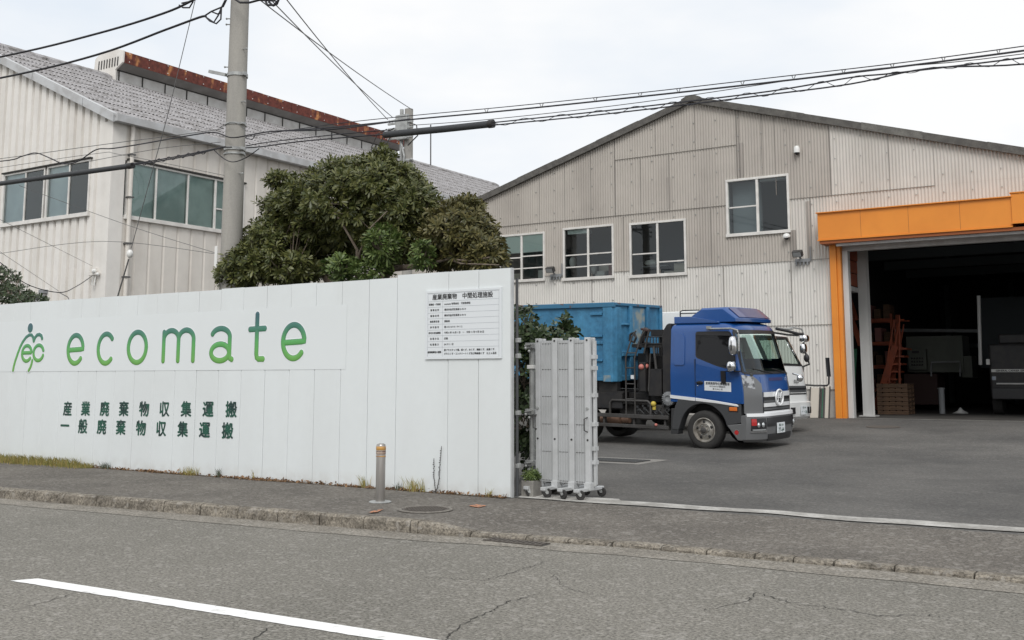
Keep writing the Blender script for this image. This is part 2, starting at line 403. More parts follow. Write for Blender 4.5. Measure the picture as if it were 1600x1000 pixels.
class MB:
    def __init__(self):
        self.v, self.f = [], []

    def add(self, vs, fs):
        n = len(self.v)
        self.v += [Vector(p) for p in vs]
        self.f += [tuple(i + n for i in f) for f in fs]
        return self

    def box(self, x0, x1, y0, y1, z0, z1):
        return self.add([(x0, y0, z0), (x1, y0, z0), (x1, y1, z0), (x0, y1, z0), (x0, y0, z1), (x1, y0, z1), (x1, y1, z1), (x0, y1, z1)],
                        [(0, 3, 2, 1), (4, 5, 6, 7), (0, 1, 5, 4), (1, 2, 6, 5), (2, 3, 7, 6), (3, 0, 4, 7)])

    def quad(self, *p):
        return self.add(p, [tuple(range(len(p)))])

    def bar(self, p, q, w, h, up=(0, 0, 1)):
        p, q = Vector(p), Vector(q)
        d = (q - p).normalized()
        u = Vector(up)
        s = d.cross(u)
        if s.length < 1e-4: s = d.cross(Vector((0, 1, 0)))
        s.normalize()
        u = s.cross(d)
        s *= w / 2
        u *= h / 2
        return self.add([p - s - u, p + s - u, p + s + u, p - s + u, q - s - u, q + s - u, q + s + u, q - s + u],
                        [(0, 3, 2, 1), (4, 5, 6, 7), (0, 1, 5, 4), (1, 2, 6, 5), (2, 3, 7, 6), (3, 0, 4, 7)])

    def tube(self, pts, r, n=8, flat=None, caps=True, r2=None):
        """flat = (axis, factor): squash the section along an axis"""
        pts = [Vector(p) for p in pts]
        m = len(pts)
        rr = r if isinstance(r, (list, tuple)) else [r] * m
        base = len(self.v)
        prev = None
        for i, p in enumerate(pts):
            d = (pts[min(i + 1, m - 1)] - pts[max(i - 1, 0)])
            if d.length < 1e-9: d = Vector((0, 0, 1))
            d.normalize()
            if prev is None:
                a = Vector((0, 0, 1)) if abs(d.z) < 0.9 else Vector((1, 0, 0))
                s = d.cross(a).normalized()
            else:
                s = prev - d * prev.dot(d)
                if s.length < 1e-6: s = d.cross(Vector((0, 0, 1)))
                s.normalize()
            prev = s
            t = d.cross(s)
            for k in range(n):
                o = (s * cos(2 * pi * k / n) + t * sin(2 * pi * k / n)) * rr[i]
                if flat: 
                    ax, fac = flat
                    o = o - ax * (o.dot(ax) * (1 - fac))
                self.v.append(p + o)
        for i in range(m - 1):
            for k in range(n):
                a, b = base + i * n + k, base + i * n + (k + 1) % n
                self.f.append((a, b, b + n, a + n))
        if caps:
            self.f.append(tuple(base + k for k in range(n))[::-1])
            self.f.append(tuple(base + (m - 1) * n + k for k in range(n)))
        return self

    def cyl(self, p, q, r0, r1=None, n=16, caps=True):
        return self.tube([p, q], [r0, r0 if r1 is None else r1], n, caps=caps)

    def prism(self, poly, fn0, fn1):
        """poly of 2-D points; fn0/fn1 map a 2-D point to the two end faces"""
        n = len(poly)
        tri = tessellate_polygon([[Vector((p[0], p[1], 0)) for p in poly]])
        base = len(self.v)
        self.v += [Vector(fn0(*p)) for p in poly] + [Vector(fn1(*p)) for p in poly]
        for t in tri:
            self.f.append(tuple(base + i for i in t))
            self.f.append(tuple(base + n + i for i in reversed(t)))
        for i in range(n):
            j = (i + 1) % n
            self.f.append((base + i, base + j, base + n + j, base + n + i))
        return self

    def ball(self, c, r, nu=12, nv=8, sc=(1, 1, 1)):
        c = Vector(c)
        vs = [c + Vector((0, 0, -r * sc[2]))]
        for i in range(1, nv):
            a = -pi / 2 + pi * i / nv
            for k in range(nu):
                b = 2 * pi * k / nu
                vs.append(c + Vector((r * cos(a) * cos(b) * sc[0], r * cos(a) * sin(b) * sc[1], r * sin(a) * sc[2])))
        vs.append(c + Vector((0, 0, r * sc[2])))
        fs = []
        for k in range(nu):
            fs.append((0, 1 + (k + 1) % nu, 1 + k))
            fs.append((len(vs) - 1, 1 + (nv - 2) * nu + k, 1 + (nv - 2) * nu + (k + 1) % nu))
        for i in range(nv - 2):
            for k in range(nu):
                a, b = 1 + i * nu + k, 1 + i * nu + (k + 1) % nu
                fs.append((a, b, b + nu, a + nu))
        return self.add(vs, fs)

    def lathe(self, prof, o, axis, n=32):
        """prof: list of (radius, along)"""
        o, axis = Vector(o), Vector(axis).normalized()
        a = Vector((0, 0, 1)) if abs(axis.z) < 0.9 else Vector((1, 0, 0))
        s = axis.cross(a).normalized()
        t = axis.cross(s)
        base = len(self.v)
        for r, h in prof:
            for k in range(n):
                self.v.append(o + axis * h + (s * cos(2 * pi * k / n) + t * sin(2 * pi * k / n)) * r)
        for i in range(len(prof) - 1):
            for k in range(n):
                p, q = base + i * n + k, base + i * n + (k + 1) % n
                self.f.append((p, q, q + n, p + n))
        return self

    def grid(self, fn, us, vs, skip=None):
        base = len(self.v)
        nu, nv = len(us), len(vs)
        for v in vs:
            for u in us:
                self.v.append(Vector(fn(u, v)))
        for j in range(nv - 1):
            for i in range(nu - 1):
                if skip and skip((us[i] + us[i + 1]) / 2, (vs[j] + vs[j + 1]) / 2): continue
                a = base + j * nu + i
                self.f.append((a, a + 1, a + nu + 1, a + nu))
        return self

    def build(self, name, m, parent=None, smooth=None, bevel=0, solid=0, fix=True):
        me = bpy.data.meshes.new(name)
        if parent is not None:
            inv = world_m(parent).inverted() if not getattr(self, 'local', False) else Matrix()
            vs = [inv @ p for p in self.v]
            loc = None
        else:
            xs, ys, zs = zip(*[(p.x, p.y, p.z) for p in self.v])
            loc = Vector(((min(xs) + max(xs)) / 2, (min(ys) + max(ys)) / 2, min(zs)))
            vs = [p - loc for p in self.v]
        me.from_pydata([tuple(p) for p in vs], [], self.f)
        me.materials.append(m)
        if fix:
            bm = bmesh.new()
            bm.from_mesh(me)
            bmesh.ops.recalc_face_normals(bm, faces=bm.faces)
            bm.to_mesh(me)
            bm.free()
        if smooth:
            me.polygons.foreach_set('use_smooth', [True] * len(me.polygons))
            me.set_sharp_from_angle(angle=radians(smooth))
        me.update()
        o = bpy.data.objects.new(name, me)
        COL.objects.link(o)
        if parent is not None: o.parent = parent
        else: o.location = loc
        if solid:
            md = o.modifiers.new('thickness', 'SOLIDIFY'); md.thickness = solid; md.offset = -1
        if bevel:
            md = o.modifiers.new('edge', 'BEVEL'); md.width = bevel; md.segments = 2; md.limit_method = 'ANGLE'; md.angle_limit = radians(40)
            md.harden_normals = False
        return o


def tag(o, label, cat, group=None, kind=None):
    o['label'] = label
    o['category'] = cat
    if group: o['group'] = group
    if kind: o['kind'] = kind
    return o


def thing(name, label, cat, loc, rotz=0.0, group=None, rot=None):
    o = bpy.data.objects.new(name, None)
    COL.objects.link(o)
    o.empty_display_size = 0.2
    o.location = loc
    o.rotation_euler = rot if rot else (0, 0, rotz)
    return tag(o, label, cat, group)


def struct(o):
    o['kind'] = 'structure'
    return o


def copy_tree(o, parent=None):
    c = o.copy()
    COL.objects.link(c)
    if parent: c.parent = parent
    for ch in [q for q in COL.objects if q.parent == o]:
        copy_tree(ch, c)
    return c


def text_mesh(s, size, bold=0.0, spacing=1.0, width=None):
    """outline text turned into flat faces: list of verts (u, v) and faces; anchored at its left baseline"""
    cu = bpy.data.curves.new('text', 'FONT')
    cu.body = s
    cu.size = size
    cu.space_character = spacing
    cu.offset = bold * size
    cu.resolution_u = 3
    o = bpy.data.objects.new('text', cu)
    COL.objects.link(o)
    dg = bpy.context.evaluated_depsgraph_get()
    dg.update()
    me = bpy.data.meshes.new_from_object(o.evaluated_get(dg))
    vs = [(p.co.x, p.co.y) for p in me.vertices]
    fs = [tuple(p.vertices) for p in me.polygons]
    bpy.data.objects.remove(o)
    bpy.data.curves.remove(cu)
    bpy.data.meshes.remove(me)
    if width and vs:
        x0, x1 = min(v[0] for v in vs), max(v[0] for v in vs)
        k = width / max(1e-6, x1 - x0)
        vs = [((v[0] - x0) * k, v[1]) for v in vs]
    return vs, fs


def put_text(mb, s, size, org, U, V, center=False, bold=0.0, **kw):
    vs, fs = text_mesh(s, size, **kw)
    if not vs: return
    if bold:
        d = bold * size
        N = Vector(U).cross(Vector(V))
        cx = -(min(v[0] for v in vs) + max(v[0] for v in vs)) / 2 if center else 0
        for k, (a, c) in enumerate([(0, 0), (d, 0), (-d, 0), (0, d), (0, -d)]):
            mb.add([Vector(org) + Vector(U) * (p + cx + a) + Vector(V) * (q + c) + N * (0.00022 * k) for p, q in vs], fs)
        return
    off = 0
    if center: off = -(min(v[0] for v in vs) + max(v[0] for v in vs)) / 2
    org, U, V = Vector(org), Vector(U), Vector(V)
    mb.add([org + U * (a + off) + V * b for a, b in vs], fs)


def lerp_curve(pts, x):
    if x <= pts[0][0]:
        (x0, y0), (x1, y1) = pts[0], pts[1]
    elif x >= pts[-1][0]:
        (x0, y0), (x1, y1) = pts[-2], pts[-1]
    else:
        for (x0, y0), (x1, y1) in zip(pts, pts[1:]):
            if x0 <= x <= x1: break
    return y0 + (y1 - y0) * (x - x0) / (x1 - x0)


def smoothstep(a, b, x):
    t = max(0.0, min(1.0, (x - a) / (b - a)))
    return t * t * (3 - 2 * t)

# ================================================================== GROUND, ROAD, KERB, PAVEMENT, YARD
KERB = [(-60, 5.3), (-13.6, 8.36), (-9.7, 8.62), (-6.8, 8.84), (-5.6, 9.05), (-4.5, 9.2), (-1.2, 9.3), (60, 11.2)]
FY = 11.19                                             # front face of the white fence
ky = lambda x: lerp_curve(KERB, x)


def kz(x):                                             # height of the kerb's top: full on the left, dropped along the drive
    return 0.13 - 0.085 * smoothstep(-6.95, -6.15, x)


def yz(x, y):                                          # yard surface: level by the gate, rising towards the shed
    return 0.125 + 0.0245 * max(0.0, y - 21.0)


b = MB()
b.quad((-700, -700, -0.06), (700, -700, -0.06), (700, 900, -0.06), (-700, 900, -0.06))
struct(b.build('ground', T['ground']))

b = MB()
xs = [-60, -40, -30, -25, -20, -17, -14, -12, -10, -9, -8, -7, -6, -5, -4, -3, -2, -1, 0, 5, 15, 30, 60]
b.grid(lambda u, v: (u, -12 + (ky(u) + 0.03 + 12) * v, 0), xs, [0, 0.25, 0.5, 0.75, 1])
struct(b.build('road', T['road']))
b = MB()                                               # pale concrete apron beside the kerb
rnd = random.Random(3)
gx = [-60 + 0.5 * i for i in range(241)]
gw = [0.40 + 0.03 * rnd.uniform(-1, 1) for _ in gx]
for i in range(len(gx) - 1):
    x0, x1 = gx[i], gx[i + 1]
    b.quad((x0, ky(x0) - gw[i], 0.004), (x1, ky(x1) - gw[i + 1], 0.004), (x1, ky(x1) + 0.02, 0.004), (x0, ky(x0) + 0.02, 0.004))
struct(b.build('gutter', T['gutter']))

b = MB()                                               # kerb stones with open joints and chipped edges
x = -40.0
rnd = random.Random(5)
while x < 14:
    ln = 0.6 if x < -6.2 else rnd.choice([0.35, 0.5, 0.62, 0.45])
    x2 = x + ln
    if x < -6.9 < x2: x2 = -6.9
    n = max(2, int((x2 - x) / 0.05))
    jit = rnd.uniform(-0.008, 0.008)
    prof = []
    for i in range(n + 1):
        t = x + 0.008 + (x2 - x - 0.016) * i / n
        k, h = ky(t) + jit, kz(t)
        rough = 0.009
        e = lambda s=1.0: rnd.uniform(-rough, rough) * s
        prof.append([(t, k + 0.02 + e(), -0.03), (t, k + 0.025 + e(), h * 0.45), (t, k + 0.03 + e(), h - 0.022), (t, k + 0.052 + e(), h + e(0.3)), (t, k + 0.17, h + e(0.3)), (t, k + 0.17, -0.03)])
    vs = [p for r in prof for p in r]
    fs = []
    m = 6
    for i in range(n):
        for j in range(m - 1):
            a = i * m + j
            fs.append((a, a + m, a + m + 1, a + 1))
    fs.append(tuple(range(m)))
    fs.append(tuple(n * m + j for j in range(m))[::-1])
    b.add(vs, fs)
    x = x2
struct(b.build('kerb', T['kerb']))

b = MB()                                               # asphalt pavement, sloping down to the dropped kerb on the drive
px = [-60 + 0.5 * i for i in range(100)] + [-10 + 0.1 * i for i in range(60)] + [-4 + 0.5 * i for i in range(129)]
bumpy = lambda x, y: 0.006 * sin(x * 2.1 + y * 3) * cos(y * 2.7 - x)
def pave(u, v):
    y0 = ky(u) + 0.172
    y = y0 + (11.24 - y0) * v
    h0, h1 = kz(u) - 0.004, 0.128
    f = v if u > -6.9 else smoothstep(0, 0.5, v)
    z = h0 + (h1 - h0) * f
    return (u, y, z + bumpy(u, y) * (1 if 0 < v < 1 else 0))
b.grid(pave, px, [0, 0.08, 0.16, 0.25, 0.35, 0.5, 0.65, 0.8, 0.92, 1])
struct(b.build('pavement', T['pavement'], smooth=30))

b = MB()                                               # concrete threshold strip across the drive entrance, with a wandering edge
rnd = random.Random(11)
tx = [-7.25 + 0.1 * i for i in range(300)]
w = 0
for i in range(len(tx) - 1):
    e = lambda t: lerp_curve([(-7.3, 11.25), (-6.2, 11.26), (-4.9, 11.33), (-4.0, 11.43), (-3.1, 11.30), (-1.5, 11.40), (3, 11.45), (20, 11.6)], t) + 0.012 * sin(t * 4.3)
    g = lambda t: e(t) + 0.34 + 0.04 * sin(t * 1.9) + (0.16 if t < -6.0 else 0)
    x0, x1 = tx[i], tx[i + 1]
    b.quad((x0, e(x0), 0.136), (x1, e(x1), 0.136), (x1, g(x1), 0.136), (x0, g(x0), 0.136))
struct(b.build('threshold', T['threshold']))

b = MB()
ys = [11.238, 14, 18, 20, 21, 22, 24, 27, 30, 33.0]
b.grid(lambda u, v: (u, v, yz(u, v)), [-60, -40, -25, -15, -10, -5, 0, 5, 10, 20, 40, 60], ys)
struct(b.build('yard', T['yard']))

# lane marking
b = MB()
rnd = random.Random(2)
la, lb = (-8.05, 5.05), (-1.0, 5.315)
n = 140
for i in range(n):
    def edge(t, s):
        x = la[0] + (lb[0] - la[0]) * t
        y = la[1] + (lb[1] - la[1]) * t
        return (x + (0.10 if s else 0) * (1 - t), y + (0.178 if s else 0), 0.004)
    j = [rnd.uniform(-0.006, 0.012) if rnd.random() < 0.5 else 0 for _ in range(2)]
    p, q = edge(i / n, 0), edge((i + 1) / n, 0)
    r, s = edge((i + 1) / n, 1), edge(i / n, 1)
    if i == 0: jl = 0
    jr = j[0]
    b.quad((p[0], p[1] + jl, 0.004), (q[0], q[1] + jr, 0.004), r, s)
    jl = jr
struct(b.build('lane_marking', T['paint_white']))


def crack(name, pts, w, z, seed, amp=0.02):
    rnd = random.Random(seed)
    path = []
    for (x0, y0), (x1, y1) in zip(pts, pts[1:]):
        n = max(3, int(math.hypot(x1 - x0, y1 - y0) / 0.035))
        for i in range(n):
            t = i / n
            path.append((x0 + (x1 - x0) * t + rnd.uniform(-amp, amp), y0 + (y1 - y0) * t + rnd.uniform(-amp, amp)))
    path.append(pts[-1])
    b = MB()
    L = len(path)
    for i in range(L - 1):
        (x0, y0), (x1, y1) = path[i], path[i + 1]
        d = math.hypot(x1 - x0, y1 - y0) + 1e-6
        nx, ny = -(y1 - y0) / d, (x1 - x0) / d
        taper = min(1, 6 * min(i, L - 2 - i) / L + 0.25)
        a = w * taper * rnd.uniform(0.35, 1.2) / 2
        b.quad((x0 - nx * a, y0 - ny * a, z), (x1 - nx * a, y1 - ny * a, z), (x1 + nx * a, y1 + ny * a, z), (x0 + nx * a, y0 + ny * a, z))
    return struct(b.build(name, T['crack']))


def pxy(pts, Z=0.004):
    return [tuple(at(p, q, Z=Z)[:2]) for p, q in pts]


crack('road_crack', pxy([(860, 875), (805, 893), (755, 907), (690, 903), (640, 900)]), 0.0074, 0.0045, 1)
crack('road_crack', pxy([(843, 927), (800, 938), (772, 951), (735, 968), (712, 982), (690, 1003)]), 0.0112, 0.0045, 2)
crack('road_crack', pxy([(1090, 955), (1170, 938), (1180, 926), (1230, 940), (1310, 951), (1370, 962), (1450, 960), (1500, 972)]), 0.0087, 0.0045, 3)
crack('road_crack', pxy([(860, 893), (880, 917), (930, 930), (1010, 935)]), 0.0056, 0.0045, 4)
crack('road_crack', pxy([(0, 957), (60, 944), (120, 925)]), 0.0074, 0.0045, 5)
crack('road_crack', pxy([(425, 978), (405, 992), (380, 1010)]), 0.0099, 0.0045, 6)
crack('road_crack', pxy([(395, 933), (330, 948)]), 0.0043, 0.0045, 7)
crack('road_crack', pxy([(115, 902), (155, 894), (210, 889)]), 0.0037, 0.0045, 8)
crack('pavement_crack', [tuple(at(p, q, Z=0.128)[:2]) for p, q in [(690, 813), (760, 806), (830, 797), (860, 790)]], 0.010, 0.138, 9)

# drain grating in its concrete surround, and a round cover further in
g0, g1, g2, g3 = [at(p, q, Z=0.13) for p, q in [(905, 721), (998, 722), (1030, 713), (905, 711)]]
b = MB()
b.quad((-10.3, 16.75, 0.1295), (-8.2, 16.75, 0.1295), (-8.2, 18.0, 0.1295), (-10.3, 18.0, 0.1295))
struct(b.build('drain_surround', T['conc_d']))
t = thing('drain_grate', 'rectangular steel drain grating set in pale concrete in the yard', 'grating', (-9.0, 17.3, 0.13))
b = MB()
for i in range(16): b.box(-9.5 + i * 0.07, -9.465 + i * 0.07, 17.05, 17.6, 0.1305, 0.150)
for y in (17.02, 17.32, 17.6): b.box(-9.52, -8.39, y, y + 0.03, 0.1305, 0.146)
b.build('bars', T['grate'], t)
b = MB(); b.quad((-9.52, 17.02, 0.1325), (-8.4, 17.02, 0.1325), (-8.4, 17.62, 0.1325), (-9.52, 17.62, 0.1325)); b.build('pit', T['crack'], t)
c = at(1380, 668, Z=0.32)
t = thing('manhole_cover', 'dark round cover in the yard in front of the open shed', 'manhole cover', (c.x, c.y, yz(c.x, c.y)))
b = MB(); b.lathe([(0, 0.012), (0.40, 0.012), (0.43, 0.006), (0.45, 0.0)], (c.x, c.y, yz(c.x, c.y) + 0.008), (0, -0.0245, 1), 40); b.build('lid', T['iron'], t)

# manhole in the pavement by the bollard
c = Vector((-7.42, 9.66, 0.134))
t = thing('manhole_cover', 'round cast iron cover in the pavement beside the steel bollard', 'manhole cover', c)
b = MB(); b.lathe([(0.0, 0.006), (0.26, 0.006), (0.265, 0.002)], c, (0, 0, 1), 48)
b.build('lid', T['iron'], t)
b = MB(); b.lathe([(0.270, 0.002), (0.275, 0.008), (0.305, 0.008), (0.312, 0.0)], c, (0, 0, 1), 48); b.build('rim', T['rim_worn'], t)
b = MB()
for i in range(11):
    for j in range(11):
        x, y = (i - 5) * 0.045, (j - 5) * 0.045
        if x * x + y * y < 0.058: b.box(c.x + x - 0.014, c.x + x + 0.014, c.y + y - 0.014, c.y + y + 0.014, c.z + 0.0055, c.z + 0.012)
b.build('stud_pattern', T['iron'], t)
for k, (pts, lab) in enumerate([([(575, 801), (583, 798), (600, 795), (590, 800)], 'short orange spray mark on the pavement between bollard and kerb'),
                                ([(732, 790), (745, 788), (760, 790), (748, 793)], 'orange spray mark on the pavement under the right end of the fence')]):
    P4 = [at(p, q, Z=0.137) for p, q in pts]
    b = MB(); b.quad(*[(p.x, p.y, 0.1375) for p in P4]); tag(b.build('spray_mark', T['spray']), lab, 'paint mark')

# road gully under the dropped kerb
c = at(800, 850, Z=0.0)
t = thing('gully_grate', 'dark narrow gully grating in the gutter at the dropped kerb', 'grating', (c.x, c.y, 0.004))
b = MB()
for i in range(12): b.box(c.x - 0.33 + i * 0.055, c.x - 0.305 + i * 0.055, c.y + 0.03, c.y + 0.16, 0.006, 0.016)
for y in (0.01, 0.16): b.box(c.x - 0.35, c.x + 0.33, c.y + y, c.y + y + 0.02, 0.006, 0.0155)
b.build('bars', T['iron'], t)
b = MB(); b.quad((c.x - 0.36, c.y + 0.005, 0.0065), (c.x + 0.34, c.y + 0.005, 0.0065), (c.x + 0.34, c.y + 0.185, 0.0065), (c.x - 0.36, c.y + 0.185, 0.0065)); b.build('pit', T['crack'], t)

# ================================================================== WHITE FENCE WITH SIGNS
seams = [-7.26, -7.76, -8.25, -9.13]
while seams[-1] > -40: seams.append(seams[-1] - 0.505)
fence = thing('fence', 'long white smooth steel hoarding fence along the pavement', 'fence', (-16, FY + 0.03, 0.128))
rnd = random.Random(8)
b = MB()
step = 0.0
for i, (xr, xl) in enumerate(zip(seams, seams[1:])):
    if i in (3, 6, 10, 15, 21, 27): step = {3: -0.05, 6: -0.035, 10: -0.055, 15: -0.045, 21: -0.05, 27: -0.05}[i] + 0.0
    top = 3.03 + step * 0.6 + rnd.uniform(-0.004, 0.004)
    bot = 0.128 + rnd.uniform(0.0, 0.01)
    g = 0.003
    y = FY + rnd.uniform(-0.002, 0.002)
    e = 0.008                                          # rolled edges either side of each joint
    pr = [(xl + g, y + 0.03), (xl + g, y + e), (xl + g + 0.008, y), (xr - g - 0.008, y), (xr - g, y + e), (xr - g, y + 0.03)]
    n = len(pr)
    base = [(p[0], p[1], bot) for p in pr] + [(p[0], p[1], top) for p in pr]
    b.add(base, [(k, k + 1, n + k + 1, n + k) for k in range(n - 1)] + [(n - 1, 0, n, 2 * n - 1), tuple(range(n)), tuple(range(n, 2 * n))])
b.build('panel_skin', T['fence'], fence)
b = MB(); b.box(-40, -7.262, FY + 0.0315, FY + 0.05, 0.13, 2.96); b.build('backing', T['steel'], fence)
b = MB(); b.box(-7.258, -7.245, FY + 0.004, FY + 0.06, 0.13, 3.03); b.build('end_trim', T['alu'], fence)

# painted kanji, two rows
for row, (s, xa, za, xb, zb) in enumerate([('産業廃棄物収集運搬', -16.44, 0.985, -12.345, 1.035), ('一般廃棄物収集運搬', -16.49, 0.69, -12.41, 0.712)]):
    for k, ch in enumerate(s):
        x = xa + (xb - xa) * k / 8
        z = za + (zb - za) * k / 8
        b = MB()
        put_text(b, ch, 0.255, (x - 0.005 * (k % 2), FY - 0.0045, z + 0.02), (1, 0, 0), (0, 0, 1), center=True, bold=0.030)
        b.build('painted_letter', T['kanji'], fence)

# company sign: one smooth sheet over the upper joints, emblem and seven letters
SG = FY - 0.0048
sign = thing('company_sign', 'white sheet sign with green gradient lettering on the fence', 'sign', (-14.5, SG, 1.74))
b = MB(); b.box(-22, -10.04, SG, FY - 0.0036, 1.745, 2.665); b.build('sheet', T['sheet'], sign)


def arc(cx, cy, rx, ry, a0, a1, n=22):
    return [(cx + rx * cos(radians(a0 + (a1 - a0) * i / n)), cy + ry * sin(radians(a0 + (a1 - a0) * i / n))) for i in range(n + 1)]


def line(*p, n=8):
    r = []
    for (x0, y0), (x1, y1) in zip(p, p[1:]):
        r += [(x0 + (x1 - x0) * i / n, y0 + (y1 - y0) * i / n) for i in range(n)]
    return r + [p[-1]]


GL = {  # centre lines of the strokes in a unit box
    'e': [line((0.02, 0.47), (1.0, 0.50)) + arc(0.5, 0.5, 0.5, 0.5, 2, 180)[1:] + arc(0.5, 0.5, 0.5, 0.5, 180, 318)[1:]],
    'c': [arc(0.55, 0.5, 0.55, 0.5, 42, 180) + arc(0.55, 0.5, 0.55, 0.5, 180, 314)[1:]],
    'o': [arc(0.5, 0.5, 0.5, 0.5, 0, 360, 44)],
    'm': [line((0.0, 0.95), (0.0, 0.0)), arc(0.25, 0.70, 0.25, 0.30, 178, 0) + line((0.5, 0.68), (0.5, 0.0)), arc(0.75, 0.70, 0.25, 0.30, 180, 0) + line((1.0, 0.68), (1.0, 0.0))],
    'a': [arc(0.45, 0.72, 0.45, 0.28, 155, 0) + line((0.90, 0.70), (0.90, 0.16)) + [(0.93, 0.06), (1.02, 0.03)], arc(0.44, 0.25, 0.44, 0.26, 60, 420, 40)],
    't': [line((0.46, 1.0), (0.46, 0.12)) + [(0.50, 0.03), (0.60, 0.0), (0.90, 0.0)], line((0.0, 0.67), (0.98, 0.68))],
}


def flat_stroke(mb, pts, r, y, depth):
    P3 = [(p[0], y, p[1]) for p in pts]
    axis = Vector((0, 1, 0))
    k = depth / r
    mb.tube(P3, r, 12, flat=(axis, k))
    for e in (P3[0], P3[-1]):
        mb.ball(e, r * 0.998, 14, 8, (1, k, 1))


BOX = [('e', -16.554, -16.045, 1.838, 2.411), ('c', -15.708, -15.241, 1.832, 2.413), ('o', -14.904, -14.361, 1.838, 2.424), ('m', -14.012, -13.21, 1.860, 2.428),
       ('a', -12.88, -12.336, 1.852, 2.431), ('t', -12.025, -11.622, 1.864, 2.623), ('e', -11.325, -10.806, 1.866, 2.445)]
R0 = 0.043
for ch, x0, x1, z0, z1 in BOX:
    f, h, o_ = MB(), MB(), MB()
    for k, st in enumerate(GL[ch]):
        pts = [(x0 + R0 + (x1 - x0 - 2 * R0) * u, z0 + R0 + (z1 - z0 - 2 * R0) * v) for u, v in st]
        flat_stroke(f, pts, R0 - 0.004, SG - 0.002 - 0.0004 * k, 0.006)
        flat_stroke(o_, pts, R0 + 0.004, SG - 0.001 - 0.0002 * k, 0.0045)
        flat_stroke(h, pts, R0 + 0.014, SG - 0.0002 - 0.0001 * k, 0.003)
    l = f.build('letter', T['grad'], sign, smooth=60)
    o_.build('outline', T['outline'], l, smooth=60)
    h.build('halo', T['halo'], l, smooth=60)
# emblem: a round head over a walking figure that holds the small letters e and c
emx = lambda px_: -18.165 + (px_ - 175) / (575 - 175) * (18.165 - 17.198)
emz = lambda py_: 2.619 - (py_ - 208) / (832 - 208) * (2.619 - 1.745)
EM = [([(188, 815), (195, 760), (210, 690), (235, 600), (260, 520), (290, 450), (330, 390), (370, 360), (400, 362), (420, 390), (432, 440)], 0.032),
      ([(432, 440), (445, 400), (470, 365), (500, 360), (525, 380), (535, 412)], 0.034)]
ee = [(300, 592), (410, 590)] + [(352 + 60 * cos(radians(a)), 598 - 100 * sin(radians(a))) for a in range(5, 325, 15)]
EM.append((ee, 0.034))
EM.append(([(500 + 62 * cos(radians(a)), 595 - 98 * sin(radians(a))) for a in range(18, 346, 14)], 0.034))
EM.append(([(428, 690), (420, 740), (408, 780), (390, 818)], 0.030))
f, o_, h = MB(), MB(), MB()
for k, (pts, r) in enumerate(EM):
    q = [(emx(x), emz(y)) for x, y in pts]
    flat_stroke(f, q, r - 0.004, SG - 0.002 - 0.0004 * k, 0.006)
    flat_stroke(o_, q, r + 0.003, SG - 0.001 - 0.0002 * k, 0.0045)
    flat_stroke(h, q, r + 0.018, SG - 0.0002 - 0.0001 * k, 0.003)
f.ball((emx(378), SG - 0.003, emz(270)), 0.08, 20, 10, (0.95, 0.05, 1.05))
o_.ball((emx(378), SG - 0.001, emz(270)), 0.088, 20, 10, (0.95, 0.05, 1.05))
h.ball((emx(378), SG - 0.0004, emz(270)), 0.104, 20, 10, (0.95, 0.03, 1.05))
l = f.build('emblem', T['grad'], sign, smooth=60)
o_.build('outline', T['outline'], l, smooth=60)
h.build('halo', T['halo'], l, smooth=60)

# permit notice board
NX0, NX1, NZ0, NZ1 = -8.585, -7.415, 1.90, 2.755
board = thing('notice_board', 'white framed permit notice board with black printed table on the fence', 'notice board', (-8.0, FY - 0.01, NZ0))
b = MB(); b.box(NX0, NX1, FY - 0.018, FY - 0.003, NZ0, NZ1); b.build('panel', T['board'], board)
b = MB()
for x0, x1, z0, z1 in [(NX0 - 0.03, NX1 + 0.03, NZ1, NZ1 + 0.03), (NX0 - 0.03, NX1 + 0.03, NZ0 - 0.03, NZ0), (NX0 - 0.03, NX0, NZ0, NZ1), (NX1, NX1 + 0.03, NZ0, NZ1)]:
    b.box(x0, x1, FY - 0.022, FY - 0.003, z0, z1)
b.build('frame', T['board'], board)
rows = [('事業者・代表者', 'ecomate 有限会社　代表取締役'), ('事業住所', '横浜市金沢区福浦 2-18-14'), ('施設住所', '横浜市金沢区福浦 2-18-16'), ('施設責任者', '施設長'),
        ('許可番号', '第 0 5 6 2 0 0 1 9 4 1 2'), ('許可の有効期間', '令和 6 年 10 月 1 日　～　令和 11 年 9 月 30 日'), ('処理方法', '圧縮'), ('処理能力', '24.19ｔ / 日'), ('産業廃棄物の種類', None)]
rb, tb = MB(), MB()
ya, yb = FY - 0.0195, FY - 0.0205
zt = NZ1 - 0.115
hs = [0.0765] * 8 + [0.128]
put_text(tb, '産業廃棄物　中間処理施設', 0.082, ((NX0 + NX1) / 2 - 0.01, yb, zt + 0.028), (1, 0, 0), (0, 0, 1), center=True, bold=0.018)
tb.build('heading', T['black'], board)
rl = lambda z: rb.box(NX0 + 0.01, NX1 - 0.01, ya, FY - 0.0175, z - 0.0012, z + 0.0012)
rl(zt)
z = zt
